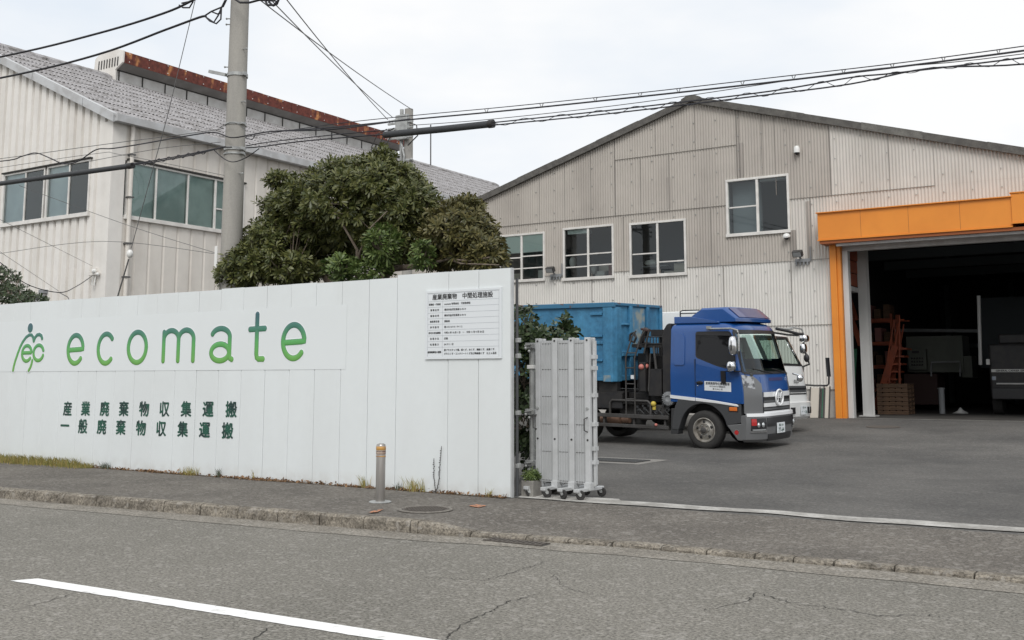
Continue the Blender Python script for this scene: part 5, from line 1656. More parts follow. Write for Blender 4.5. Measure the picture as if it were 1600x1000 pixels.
def blob_points(lobes, count, rnd, shell=0.62):
    """points through the outer volume of several ellipsoids, never deep inside another one"""
    out = []
    wts = [l[1][0] * l[1][1] + l[1][1] * l[1][2] + l[1][0] * l[1][2] for l in lobes]
    while len(out) < count:
        c, r = rnd.choices(lobes, wts)[0]
        v = Vector((rnd.gauss(0, 1), rnd.gauss(0, 1), rnd.gauss(0, 1))).normalized()
        k = shell + (1.04 - shell) * rnd.random() ** 0.6
        k *= 1 + 0.10 * sin(v.x * 7 + c[0] * 3) * cos(v.z * 6 + c[2]) + 0.06 * sin(v.y * 11 + v.z * 9)
        p = Vector(c) + Vector((v.x * r[0], v.y * r[1], v.z * r[2])) * k
        deep = False
        for c2, r2 in lobes:
            if c2 == c: continue
            q = p - Vector(c2)
            if (q.x / r2[0]) ** 2 + (q.y / r2[1]) ** 2 + (q.z / r2[2]) ** 2 < 0.45: deep = True; break
        if deep and rnd.random() < 0.8: continue
        out.append((p, (p - Vector(c)).normalized()))
    return out


def tree(name, label, base, limbs, lobes, count, m, seed, ln=0.15, wd=0.036, n=9, cat='tree', zmin=None, extra=None):
    rnd = random.Random(seed)
    t = thing(name, label, cat, base)
    b = MB()
    for pts, r0, r1 in limbs:
        pts = [Vector(p) for p in pts]
        b.tube(pts, [r0 + (r1 - r0) * i / (len(pts) - 1) for i in range(len(pts))], 8)
    if limbs: b.build('trunk', T['bark'], t, smooth=60)
    b = MB()
    P_ = blob_points(lobes, count, rnd)
    for p, d in P_:
        if zmin and p.z < zmin: continue
        dd = (d + Vector((rnd.gauss(0, .35), rnd.gauss(0, .35), rnd.gauss(0.45, .35))))
        rosette(b, p, dd, rnd, ln * rnd.uniform(0.8, 1.2), wd, n)
    b.build('crown', T[m], t, fix=False)
    b = MB()                                           # twigs carrying the shoots
    for p, d in rnd.sample(P_, min(len(P_), count // 5)):
        c = min(lobes, key=lambda l: (Vector(l[0]) - p).length)
        q = p.lerp(Vector(c[0]), rnd.uniform(0.35, 0.8)) - Vector((0, 0, 0.1))
        b.tube([q, q.lerp(p, 0.5) + Vector((0, 0, -0.03)), p], [0.011, 0.008, 0.004], 5)
    b.build('twigs', T['bark'], t)['kind'] = 'stuff'
    return t


def lobe(px_, py_, Y, rx, ry, rz):
    return (tuple(at(px_, py_, Y=Y)), (rx, ry, rz))


TY = 12.75
tb0 = at(555, 470, Y=TY)
main_lobes = [lobe(540, 322, TY, 1.25, 1.0, 0.70), lobe(595, 300, TY, 0.75, 0.8, 0.52), lobe(470, 330, TY - 0.1, 0.62, 0.7, 0.38), lobe(432, 385, TY - 0.5, 0.62, 0.6, 0.46), lobe(394, 412, 11.85, 0.42, 0.42, 0.34), lobe(372, 428, 11.75, 0.30, 0.36, 0.20), lobe(455, 420, TY - 0.6, 0.5, 0.5, 0.25),
              lobe(640, 330, TY, 0.42, 0.6, 0.50), lobe(620, 380, TY, 0.55, 0.6, 0.35), lobe(500, 390, TY + 0.4, 0.9, 0.5, 0.45), lobe(556, 274, TY, 0.45, 0.5, 0.30), lobe(598, 252, TY, 0.20, 0.3, 0.24), lobe(440, 282, TY, 0.25, 0.3, 0.14)]
limbs = [([(tb0.x, TY, 0.1), (tb0.x + 0.05, TY, 1.6), (tb0.x, TY, 2.6)], 0.16, 0.10),
         ([(tb0.x, TY, 2.6), at(558, 390, Y=TY - 0.45), at(532, 345, Y=TY - 0.7), at(512, 318, Y=TY - 0.65)], 0.030, 0.010),
         ([(tb0.x, TY, 2.6), at(562, 395, Y=TY - 0.45), at(580, 355, Y=TY - 0.65), at(605, 330, Y=TY - 0.6)], 0.026, 0.010),
         ([(tb0.x, TY, 2.5), at(500, 420, Y=TY - 0.2), at(440, 440, Y=TY - 0.1), at(400, 420, Y=TY)], 0.08, 0.03),
         ([(tb0.x, TY, 2.4), at(610, 420, Y=TY - 0.3), at(655, 416, Y=TY - 0.3), at(700, 400, Y=TY)], 0.075, 0.03)]
tree('evergreen_tree', 'large dark olive evergreen tree bulging over the white fence', (tb0.x, TY, 0.1), limbs, main_lobes, 5400, 'leaf_a', 21, ln=0.115, wd=0.030, n=10, zmin=2.75)
r_lobes = [lobe(715, 362, TY - 0.1, 0.55, 0.55, 0.45), lobe(740, 385, TY - 0.1, 0.42, 0.5, 0.36), lobe(690, 390, TY, 0.38, 0.45, 0.30), lobe(730, 328, TY, 0.22, 0.3, 0.22), lobe(755, 405, TY - 0.15, 0.30, 0.35, 0.22)]
rb0 = at(705, 470, Y=TY)
tree('evergreen_tree', 'smaller browning olive tree at the right end over the fence', (rb0.x, TY, 0.1),
     [([(rb0.x, TY, 0.1), (rb0.x, TY, 2.0), at(700, 410, Y=TY), at(715, 375, Y=TY)], 0.09, 0.03), ([at(660, 415, Y=TY - 0.4), at(700, 405, Y=TY - 0.45), at(735, 408, Y=TY - 0.45), at(765, 402, Y=TY - 0.4)], 0.025, 0.01), ([at(690, 400, Y=TY - 0.4), at(720, 412, Y=TY - 0.5), at(780, 414, Y=TY - 0.5)], 0.02, 0.008)],
     r_lobes, 1250, 'leaf_b', 22, ln=0.115, wd=0.030, zmin=2.85)
s_lobes = [lobe(598, 385, TY - 0.75, 0.26, 0.25, 0.30), lobe(660, 398, TY - 0.75, 0.15, 0.2, 0.20), lobe(535, 418, TY - 0.75, 0.28, 0.25, 0.18), lobe(580, 425, TY - 0.75, 0.30, 0.25, 0.18)]
tree('sapling', 'bright green young shoots in front of the dark tree just above the fence', (at(598, 470, Y=TY - 0.75).x, TY - 0.75, 0.1),
     [([(at(598, 470, Y=TY - 0.75).x, TY - 0.75, 0.1), at(598, 440, Y=TY - 0.75), at(598, 380, Y=TY - 0.75)], 0.03, 0.012)], s_lobes, 330, 'leaf_c', 23, ln=0.115, wd=0.030, n=10, cat='sapling', zmin=2.85)
l_lobes = [lobe(-5, 440, 12.6, 0.55, 0.5, 0.35), lobe(22, 458, 12.6, 0.42, 0.4, 0.22), lobe(45, 470, 12.6, 0.35, 0.4, 0.16)]
lb = at(0, 480, Y=12.6)
tree('shrub', 'dark small leaved shrub peeping over the fence at the left edge', (lb.x, 12.6, 0.1), [([(lb.x, 12.6, 0.1), (lb.x, 12.6, 3.0)], 0.05, 0.02)], l_lobes, 420, 'leaf_d', 24, ln=0.07, wd=0.03, n=8, cat='shrub')
# shrubs behind the folded gate
sb = at(845, 760, Y=13.2)
g_lobes = [lobe(838, 535, 13.0, 0.32, 0.4, 0.22), lobe(868, 525, 13.2, 0.28, 0.35, 0.16), lobe(880, 503, 13.3, 0.10, 0.12, 0.10), lobe(893, 520, 13.3, 0.10, 0.12, 0.06), lobe(812, 500, 12.9, 0.20, 0.3, 0.26), lobe(830, 520, 12.9, 0.12, 0.2, 0.12), lobe(812, 540, 12.9, 0.26, 0.3, 0.22), lobe(818, 590, 12.9, 0.32, 0.35, 0.55), lobe(822, 660, 12.9, 0.34, 0.35, 0.45), lobe(860, 600, 13.3, 0.45, 0.4, 0.7), lobe(850, 690, 13.3, 0.4, 0.4, 0.5)]
tree('shrub', 'dense dark green shrub between the fence end and the folded gate', (sb.x, 13.2, 0.13),
     [([(sb.x, 13.2, 0.13), (sb.x - 0.1, 13.1, 1.0), (sb.x - 0.25, 13.0, 1.9)], 0.04, 0.012), ([(sb.x, 13.2, 0.13), (sb.x + 0.1, 13.25, 1.2), (sb.x + 0.25, 13.3, 2.0)], 0.04, 0.012)], g_lobes, 900, 'leaf_d', 25, ln=0.10, wd=0.046, n=7, cat='shrub')


def tuft(name, label, x, y, h, n, m, seed, cat='weed', spread=0.08, group=None):
    rnd = random.Random(seed)
    b = MB()
    for _ in range(n):
        a = rnd.uniform(0, 6.28)
        r = spread * rnd.random()
        p = Vector((x + r * cos(a), y + r * sin(a) * 0.4, 0.128))
        hh = h * rnd.uniform(0.4, 1.1)
        lean = Vector((rnd.uniform(-.6, .6), rnd.uniform(-.5, .2), 0)) * hh
        w = Vector((0.0035, 0.001, 0))
        q = p + lean * 0.4 + Vector((0, 0, hh * 0.6))
        tip = p + lean + Vector((0, 0, hh))
        b.add([p - w, p + w, q + w * 0.8, q - w * 0.8], [(0, 1, 2, 3)])
        b.add([q - w * 0.8, q + w * 0.8, tip], [(0, 1, 2)])
    return tag(b.build(name, T[m], fix=False), label, cat, group)


rnd = random.Random(31)
b = MB()                                               # rough dry grass along the fence foot at the far left
for _ in range(5200):
    x = -24 + (rnd.random()) * 8.45
    if x > -17.0 and rnd.random() < 0.15: continue
    y = FY - 0.03 - abs(rnd.gauss(0, 0.12))
    hh = rnd.uniform(0.05, 0.20) * (1.0 if x < -15.9 else 0.6)
    p = Vector((x, y, 0.125))
    lean = Vector((rnd.uniform(-.7, .7), rnd.uniform(-.8, .1), 0)) * hh
    w = Vector((0.004, 0.001, 0))
    q = p + lean * 0.4 + Vector((0, 0, hh * 0.6)); tip = p + lean + Vector((0, 0, hh * 0.9))
    b.add([p - w, p + w, q + w, q - w], [(0, 1, 2, 3)]); b.add([q - w, q + w, tip], [(0, 1, 2)])
tag(b.build('grass', T['straw'], fix=False), 'dry yellow grass along the foot of the fence at the left', 'grass', kind='stuff')
b = MB()                                               # litter of dead leaves and soil in the corner under the fence
for _ in range(2600):
    x = -15.6 + rnd.random() * 8.3
    k = 0.5 + 0.5 * sin(x * 2.3) * sin(x * 5.1 + 1)
    if rnd.random() > 0.12 + 0.65 * k: continue
    y = FY - 0.02 - abs(rnd.gauss(0, 0.035))
    c = Vector((x, y, 0.133 + abs(rnd.gauss(0, 0.016))))
    s = rnd.uniform(0.012, 0.034)
    u = Vector((rnd.gauss(0, 1), rnd.gauss(0, 1), rnd.gauss(0, .6))).normalized() * s
    v = u.cross(Vector((rnd.gauss(0, 1), rnd.gauss(0, 1), rnd.gauss(0, 1)))).normalized() * s * 0.5
    b.add([c - u, c + v, c + u, c - v], [(0, 1, 2, 3)])
tag(b.build('dead_leaves', T['deadleaf'], fix=False), 'dead leaves and grit gathered under the white fence', 'leaf litter', kind='stuff')
b = MB(); b.box(-30, -7.3, FY - 0.07, FY + 0.02, 0.10, 0.1325); struct(b.build('soil_strip', T['soil']))
for k, (px_, h, n, m, lab, sp) in enumerate([(508 / 1562 * 500, 0.14, 60, 'weed', 'grey green weed at the fence foot below the kanji', 0.14), (295, 0.14, 70, 'straw', 'dry yellow tuft at the fence foot, left of the paired stems', 0.20), (341, 0.16, 26, 'weed', 'small dark green weed at the fence foot below the last kanji', 0.06),
                                               (396, 0.16, 8, 'straw', 'single thin dry sprig against the fence', 0.03), (569, 0.18, 30, 'straw', 'dry tuft at the fence foot just left of the bollard', 0.10), (623, 0.13, 22, 'weed', 'dark withered weed at the fence foot just right of the bollard', 0.07),
                                               (648, 0.20, 60, 'straw', 'larger dry brown tuft between bollard and dry stems', 0.17), (765, 0.12, 14, 'straw', 'small dry tuft near the right end of the fence', 0.06)]):
    q = at(px_, 760, Y=FY - 0.05)
    tuft('weed_tuft', lab, q.x, FY - 0.05, h, n, m, 40 + k, spread=sp)
t = thing('dry_plant', 'tall thin dry plant with two knobbly stems against the fence', 'plant', tuple(at(680, 770, Y=FY - 0.03)))
b = MB()
for pts in ([(681, 770), (686, 750), (687, 730), (690, 697)], [(681, 770), (678, 745), (678, 716)]):
    P3 = pl(pts, FY - 0.03)
    b.tube(P3, 0.004, 5)
    for i in range(len(P3) - 1):
        for k in range(9):
            q = P3[i].lerp(P3[i + 1], k / 9); b.ball(q + Vector((rnd.uniform(-.012, .012), -0.004, 0)), 0.0075, 6, 4)
b.build('stem', T['rail'], t)

# ================================================================== BOLLARD
bx_, by_ = -8.325, 9.94
bol = thing('bollard', 'stainless steel bollard with worn amber reflective bands on the pavement', 'bollard', (bx_, by_, 0.13))
R_ = 0.057
b = MB(); b.lathe([(R_, 0.0), (R_, 0.665), (0.053, 0.682), (0.035, 0.692), (0, 0.695)], (bx_, by_, 0.136), (0, 0, 1), 32); b.build('post', T['stainless'], bol, smooth=50)
b = MB(); b.lathe([(0, 0.014), (0.125, 0.014), (0.135, 0.006), (0.135, 0.0)], (bx_, by_, 0.132), (0, 0, 1), 32); b.build('base_plate', T['steel'], bol, smooth=40)
for z, h, m in [(0.615, 0.045, 'tape'), (0.565, 0.045, 'tape2'), (0.595, 0.014, 'mach_dark'), (0.535, 0.014, 'tape')]:
    b = MB(); b.lathe([(R_ + 0.001, 0), (R_ + 0.003, 0.002), (R_ + 0.003, h - 0.002), (R_ + 0.001, h)], (bx_, by_, 0.136 + z), (0, 0, 1), 32); b.build('reflective_band', T[m], bol, smooth=50)

# ================================================================== FOLDED ACCORDION GATE, PIPE POST
GY = 11.62
gxs = [at(x, 650, Y=GY).x for x in (841.5, 868, 894, 919)]
gz0, gz1 = 0.30, 2.13
gate = thing('accordion_gate', 'folded light grey aluminium accordion gate on castors at the drive', 'gate', (sum(gxs) / 4, GY, 0.13))
for i, x in enumerate(gxs):
    w = 0.036
    b = MB()
    zt = at(0, 0, Y=GY).z * 0 + gz1 - 0.0
    b.box(x - w, x + w, GY - 0.02, GY + 0.035, gz0 - 0.06, zt)
    b.box(x + w + 0.004, x + w + 0.030, GY + 0.05, GY + 0.09, gz0 - 0.02, zt - 0.01)
    b.box(x - w, x + w, GY + 0.10, GY + 0.14, gz0 - 0.03, zt)
    post = b.build('post', T['alu'], gate, bevel=0.004)
    b = MB()
    for z in (zt - 0.035, 0.85, gz0 - 0.02): b.cyl((x, GY - 0.026, z), (x, GY - 0.019, z), 0.013, n=10)
    b.build('bolt', T['blk'], post)
    # foot with two castors, set askew
    f0, f1 = Vector((x - 0.04, GY - 0.26, 0.245)), Vector((x + 0.0, GY + 0.34, 0.245))
    b = MB(); b.bar(f0, f1, 0.075, 0.04); b.box(x - 0.045, x + 0.045, GY - 0.045, GY + 0.06, 0.235, gz0 + 0.03); b.build('foot', T['alu'], gate, bevel=0.006)
    for k, q in enumerate((f0 + Vector((0.01, 0.04, 0)), f1 - Vector((0.01, 0.04, 0)))):
        a = random.Random(i * 2 + k).uniform(-0.7, 0.9) + (0.3 if k else 0)
        dr, sd_ = Vector((cos(a), sin(a), 0)), Vector((-sin(a), cos(a), 0))
        c = q + dr * 0.03 + Vector((0, 0, 0.192 - 0.245))
        b = MB(); b.lathe([(0.02, -0.016), (0.050, -0.017), (0.058, -0.010), (0.058, 0.010), (0.050, 0.017), (0.02, 0.016)], c, sd_, 20); wh = b.build('castor', T['tyre'], gate, smooth=40)
        b = MB()
        for s in (-1, 1): b.bar(q + sd_ * 0.022 * s + Vector((0, 0, -0.012)), c + sd_ * 0.022 * s, 0.005, 0.04)
        b.bar(q + Vector((0, 0, -0.03)), q + Vector((0, 0, 0.0)), 0.05, 0.05); b.cyl(c - sd_ * 0.026, c + sd_ * 0.026, 0.012, n=8)
        b.build('fork', T['steel'], wh)
for i in range(3):
    x0, x1 = gxs[i] + 0.038, gxs[i + 1] - 0.036
    b = MB()
    n_ = 9
    for k in range(n_):                                # reeded infill panel
        a, c = x0 + (x1 - x0) * k / n_, x0 + (x1 - x0) * (k + 1) / n_
        o_ = 0.006 * (k % 2)
        b.box(a, c, GY + 0.010 + o_, GY + 0.0302 + o_, gz0 + 0.01, gz1 - 0.03)
    pn = b.build('infill_panel', T['alu_panel'], gate)
    b = MB()
    for z in (gz1 - 0.07, 1.73, 1.385, 1.035, 0.69, gz0 + 0.03):
        for k in range(6):
            q = x0 + (x1 - x0) * (0.1 + 0.13 * k); b.box(q - 0.006, q + 0.006, GY + 0.0085, GY + 0.02, z - 0.004, z + 0.004)
    b.build('perforation', T['rail'], pn)
b = MB()
for x, z in ((gxs[0] - 0.02, 1.06), (gxs[3] + 0.0, 1.04)):
    b = MB(); b.tube([(x, GY - 0.02, z - 0.09), (x - 0.02, GY - 0.07, z - 0.07), (x - 0.02, GY - 0.07, z + 0.07), (x, GY - 0.02, z + 0.09)], 0.008, 8)
    b.build('handle', T['rail'], gate)
b = MB()
for x, z in ((gxs[0], 1.24), (gxs[3], 1.24)): b.cyl((x, GY - 0.035, z), (x, GY - 0.018, z), 0.018, n=10)
b.build('lock', T['steel'], gate)
b = MB()
xs_ = gxs[3] + 0.045
b.box(xs_ + 0.005, xs_ + 0.03, GY + 0.06, GY + 0.10, gz0, gz1 - 0.04)
for z in (0.55, 0.72, 1.02, 1.38, 1.72, 1.86): b.box(xs_ - 0.01, xs_ + 0.035, GY + 0.03, GY + 0.12, z, z + 0.05)
b.build('side_hinge', T['alu'], gate)

pp = thing('scaffold_post', 'grey scaffold tube post with three clamped horizontal tubes behind the fence end', 'post', (at(831, 770, Y=11.75).x, 11.75, 0.13))
sx = at(831.5, 650, Y=11.75).x
b = MB(); b.tube([(sx, 11.75, 0.13), (sx, 11.75, 2.03)], 0.035, 14); b.build('tube', T['steel'], pp, smooth=50)
for z in (2.04, 1.18, 0.52):
    zz = z
    b = MB(); b.tube([(-7.22, 11.66, zz), (sx + 0.02, 11.70, zz + 0.01)], 0.026, 12); arm = b.build('cross_tube', T['steel'], pp, smooth=50)
    b = MB(); b.box(sx - 0.055, sx + 0.055, 11.66, 11.80, zz - 0.035, zz + 0.04); b.ball((sx - 0.03, 11.64, zz - 0.03), 0.022, 8, 6); b.ball((sx + 0.02, 11.645, zz - 0.07), 0.02, 8, 6); b.cyl((sx - 0.05, 11.64, zz), (sx + 0.06, 11.64, zz + 0.02), 0.01, n=8); b.build('clamp', T['steel'], pp, bevel=0.01)
b = MB(); b.box(sx - 0.05, sx + 0.055, 11.70, 11.80, 1.74, 1.79); b.build('collar', T['porcelain'], pp, bevel=0.006)
b = MB(); b.tube([(-7.15, 12.3, 0.2), (sx - 0.03, 11.85, 1.95)], 0.022, 8); b.build('brace', T['fender'], pp)
fpost = thing('fence_post', 'thin dark steel upright right behind the fence end', 'post', (-7.232, 11.30, 0.13))
b = MB(); b.tube([(-7.232, 11.30, 0.13), (-7.232, 11.30, 2.9)], 0.020, 10); b.build('tube', T['fender'], fpost, smooth=50)
b = MB()
for z in (0.52, 1.18, 1.9, 2.1):
    b = MB(); b.box(-7.25, -7.19, 11.28, 11.34, z - 0.03, z + 0.03)
    b.build('clamp', T['steel'], fpost, bevel=0.008)
for (x0, x1, y0, y1, h, lab) in [(-7.24, -7.06, 11.40, 11.62, 0.20, 'low concrete block with a green plant at the fence end'), (-7.22, -6.98, 11.95, 12.35, 0.42, 'taller concrete block behind the fence end')]:
    b = MB(); b.box(x0, x1, y0, y1, 0.125, 0.13 + h); tag(b.build('concrete_block', T['conc_d'], bevel=0.012), lab, 'block')
rnd = random.Random(77)
t = thing('potted_weed', 'small bushy green plant growing in the low concrete block', 'plant', (-7.15, 11.5, 0.33))
b = MB()
for _ in range(150):
    v = Vector((rnd.gauss(0, 1), rnd.gauss(0, 1), abs(rnd.gauss(0, 1)))).normalized() * rnd.uniform(0.04, 0.13)
    rosette(b, Vector((-7.14, 11.5, 0.35)) + v, v, rnd, 0.05, 0.012, 7)
b.build('foliage', T['leaf_c'], t, fix=False)

# ================================================================== BLUE HOOK-LIFT TRUCK WITH ITS CONTAINER
TH = radians(5.0)
tp = Vector((-8.86, 21.27, 0.133))                      # near front wheel on the ground
nv = Vector((sin(TH), cos(TH), 0))
tc = tp + nv * 1.10
ROT = (radians(1.2), radians(1.0), -TH)
truck = thing('hooklift_truck', 'blue cab hook lift truck with chrome grille parked in the yard', 'truck', tc, rot=ROT)


def lmb():
    m = MB(); m.local = True
    return m


W = 1.10


class Cab:
    """plan rings stacked by height: straight sides, rounded front"""
    def __init__(self, fz, rear, w, tumble, belt, rnd_amt, pw=4.5):
        self.fz, self.rear, self.w0, self.tumble, self.belt, self.ra, self.pw = fz, rear, w, tumble, belt, rnd_amt, pw

    def w(self, z): return self.w0 - self.tumble * max(0.0, z - self.belt)

    def fr(self, s, z, off=0.0):
        x = lerp_curve(self.fz, z) - self.ra * abs(s) ** self.pw
        return Vector((x + off * (1 - 0.25 * abs(s) ** 6), s * (self.w(z) + off * 0.7 * abs(s) ** 6), z))

    def side(self, x, z, off=0.0, far=False):
        y = self.w(z) + off
        return Vector((x, y if far else -y, z))

    def ring(self, z, inset=0.0, ns=20):
        pts = []
        w = self.w(z) - inset
        xf = self.fr(-1, z).x - inset
        r = self.rear + inset
        for i in range(9): pts.append(Vector((r + (xf - r) * i / 8, -w, z)))
        for i in range(1, ns):
            s = -1 + 2 * i / ns
            p = self.fr(s, z)
            pts.append(Vector((p.x - inset, s * w, z)))
        for i in range(9): pts.append(Vector((xf + (r - xf) * i / 8, w, z)))
        for i in range(1, 4): pts.append(Vector((r, w - 2 * w * i / 4, z)))
        return pts

    def shell(self, mb, zs, insets=None, skip=None, cap=True, floor=False):
        rings = [self.ring(z, insets[i] if insets else 0.0) for i, z in enumerate(zs)]
        n = len(rings[0])
        base = len(mb.v)
        for r in rings: mb.v += r
        for j in range(len(rings) - 1):
            for k in range(n):
                if skip and skip(k, (zs[j] + zs[j + 1]) / 2): continue
                a, b_ = base + j * n + k, base + j * n + (k + 1) % n
                mb.f.append((a, b_, b_ + n, a + n))
        if cap: mb.f.append(tuple(base + (len(rings) - 1) * n + k for k in range(n)))
        if floor: mb.f.append(tuple(base + k for k in range(n))[::-1])

    def front_patch(self, mb, s0, s1, zlo, zhi, off=0.008, ns=14, nz=6, th=0.02):
        """s0,s1 numbers; zlo/zhi numbers or functions of s"""
        lo = zlo if callable(zlo) else (lambda s: zlo)
        hi = zhi if callable(zhi) else (lambda s: zhi)
        us = [s0 + (s1 - s0) * i / ns for i in range(ns + 1)]
        vs = [i / nz for i in range(nz + 1)]
        mb.grid(lambda u, v: self.fr(u, lo(u) + (hi(u) - lo(u)) * v, off), us, vs)
        # rim back to the body
        edge = [(u, 0) for u in us] + [(s1, v) for v in vs[1:]] + [(u, 1) for u in us[::-1][1:]] + [(s0, v) for v in vs[::-1][1:-1]]
        g = len(mb.v)
        for u, v in edge:
            z = lo(u) + (hi(u) - lo(u)) * v
            mb.v.append(self.fr(u, z, off)); mb.v.append(self.fr(u, z, off - th))
        m = len(edge)
        for i in range(m):
            j = (i + 1) % m
            mb.f.append((g + 2 * i, g + 2 * i + 1, g + 2 * j + 1, g + 2 * j))

    def side_patch(self, mb, poly, off=0.008, th=0.02, far=False):
        mb.prism(poly, lambda x, z: self.side(x, z, off, far), lambda x, z: self.side(x, z, off - th, far))


def round_poly(pts, r, n=4):
    out = []
    m = len(pts)
    for i in range(m):
        p, a, c = Vector(pts[i]), Vector(pts[i - 1]), Vector(pts[(i + 1) % m])
        u, v = (a - p), (c - p)
        k = min(r, u.length * 0.45, v.length * 0.45)
        p0, p1 = p + u.normalized() * k, p + v.normalized() * k
        for j in range(n + 1):
            t = j / n
            out.append(tuple(p0 * (1 - t) ** 2 + p * 2 * t * (1 - t) + p1 * t * t))
    return out


FZ = [(0.15, 1.22), (0.50, 1.26), (0.78, 1.25), (0.80, 1.20), (1.25, 1.20), (1.58, 1.15), (1.64, 1.13), (2.40, 0.90), (2.50, 0.86), (2.62, 0.78)]
cb = Cab(FZ, -0.79, W, 0.075, 1.62, 0.27)
b = lmb()
zs = [1.0, 1.2, 1.4, 1.56, 1.66, 1.9, 2.15, 2.40, 2.47, 2.53, 2.57, 2.60]
ins = [0] * 8 + [0.0, 0.02, 0.06, 0.16]
# leave the windscreen and the far side window open
cb.shell(b, zs, ins, skip=lambda k, z: (9 <= k <= 26 and 1.66 < z < 2.40) or (28 <= k <= 32 and 1.9 < z < 2.40), floor=True)
cab = b.build('cab', T['blue'], truck, smooth=35)
b = lmb(); cb.front_patch(b, -0.93, 0.93, lambda s: 1.645 + 0.02 * s * s, 2.41, 0.006, 24, 8, 0.012); b.build('windscreen', T['glass_cab'], cab, smooth=60)
b = lmb(); cb.front_patch(b, -0.95, 0.95, 2.385, 2.455, 0.012, 24, 2, 0.02); cb.front_patch(b, -0.94, 0.94, 1.615, 1.665, 0.012, 24, 2, 0.02); cb.front_patch(b, 0.875, 0.97, 1.64, 2.42, 0.010, 3, 6, 0.02); cb.front_patch(b, -0.965, -0.935, 1.64, 2.42, 0.010, 2, 6, 0.02); b.build('windscreen_seal', T['blk_gloss'], cab)
b = lmb(); b.quad(cb.side(-0.10, 1.92, 0, True), cb.side(0.62, 1.86, 0, True), cb.side(0.62, 2.38, 0, True), cb.side(-0.10, 2.38, 0, True)); b.build('side_window', T['glass_cab'], cab)
# cab interior
b = lmb(); b.box(-0.70, 0.95, -0.98, 0.98, 1.1, 1.16); b.box(-0.74, -0.70, -0.98, 0.98, 1.1, 2.45); b.build('interior_trim', T['seat'], cab)
b = lmb(); b.prism([(0.55, 1.45), (1.02, 1.45), (1.06, 1.62), (0.85, 1.72), (0.60, 1.66)], lambda x, z: (x, -0.93, z), lambda x, z: (x, 0.93, z)); b.build('dashboard', T['dash'], cab, bevel=0.02)
b = lmb()
b.tube([(0.50 + 0.10 * cos(a), -0.48 + 0.21 * sin(a), 1.80 + 0.17 * cos(a)) for a in [i * 2 * pi / 20 for i in range(21)]], 0.016, 6, caps=False)
b.tube([(0.50, -0.48, 1.80), (0.72, -0.48, 1.58)], 0.02, 6); b.bar((0.5, -0.68, 1.80), (0.5, -0.28, 1.80), 0.04, 0.02); b.build('steering_wheel', T['blk'], cab, smooth=60)
for y in (-0.48, 0.50):
    b = lmb(); b.box(-0.35, 0.15, y - 0.25, y + 0.25, 1.30, 1.45); b.bar((-0.35, y, 1.45), (-0.50, y, 2.05), 0.46, 0.12, (1, 0, 0)); b.bar((-0.50, y, 2.07), (-0.53, y, 2.27), 0.26, 0.09, (1, 0, 0)); b.build('seat', T['grey_paint'], cab, bevel=0.03)
# door, side window, details on the near side
door = [(-0.17, 1.14), (-0.17, 1.86), (-0.20, 2.02), (-0.20, 2.36), (-0.12, 2.44), (0.60, 2.44), (0.72, 2.32), (0.86, 1.56), (0.88, 0.99)]
b = lmb(); cb.side_patch(b, round_poly(door, 0.05), 0.007, 0.02); dr = b.build('door', T['blue'], truck, bevel=0.004)
wpoly = [(-0.145, 1.95), (-0.16, 2.40), (0.62, 2.40), (0.70, 2.22), (0.755, 1.80), (0.60, 1.745), (0.35, 1.80)]
b = lmb(); cb.side_patch(b, round_poly(wpoly, 0.05), 0.014, 0.01); b.build('side_window', T['glass_dark'], dr)
b = lmb(); cb.side_patch(b, round_poly([(-0.175, 1.93), (-0.185, 2.425), (0.64, 2.425), (0.73, 2.24), (0.785, 1.775), (0.60, 1.715), (0.33, 1.77)], 0.06), 0.010, 0.01); b.build('window_rubber', T['blk'], dr)
b = lmb(); cb.side_patch(b, [(-0.16, 2.40), (-0.16, 2.36), (0.66, 2.34), (0.635, 2.40)], 0.030, 0.02); b.build('rain_visor', T['blk_gloss'], dr)
b = lmb(); b.bar(cb.side(-0.14, 1.43, 0.03), cb.side(0.0, 1.425, 0.03), 0.025, 0.03); b.ball(cb.side(-0.07, 1.42, 0.004), 0.075, 14, 8, (1.1, 0.10, 0.55)); b.build('handle', T['blk_gloss'], dr)
b = lmb(); b.ball(cb.side(-0.12, 1.36, 0.008), 0.015); b.build('key_lock', T['chrome'], dr)
plate = [(0.04, 1.262), (0.665, 1.243), (0.665, 1.443), (0.04, 1.462)]
b = lmb(); cb.side_patch(b, plate, 0.0105, 0.003); pn = b.build('door_sign', T['board'], dr)
b = lmb()
dU = Vector((0.9995, 0, -0.030))
put_text(b, '産業廃棄物収集運搬車', 0.066, cb.side(0.352, 1.385, 0.0125), dU, (0, 0, 1), center=True, bold=0.012, width=0.56)
put_text(b, 'ECOMATE 有限会社', 0.042, cb.side(0.352, 1.332, 0.0125), dU, (0, 0, 1), center=True, bold=0.015)
put_text(b, '第 019412 号', 0.042, cb.side(0.352, 1.278, 0.0125), dU, (0, 0, 1), center=True, bold=0.015)
b.build('door_lettering', T['black'], dr)
b = lmb(); cb.side_patch(b, round_poly([(-0.70, 1.78), (-0.71, 2.40), (-0.50, 2.40), (-0.44, 2.30), (-0.44, 1.78)], 0.05), 0.020, 0.03); b.build('rear_side_panel', T['blue'], truck, bevel=0.006)
b = lmb(); b.box(-0.188, -0.180, -1.109, -1.08, 1.14, 1.90); b.build('door_gap', T['blk'], truck)
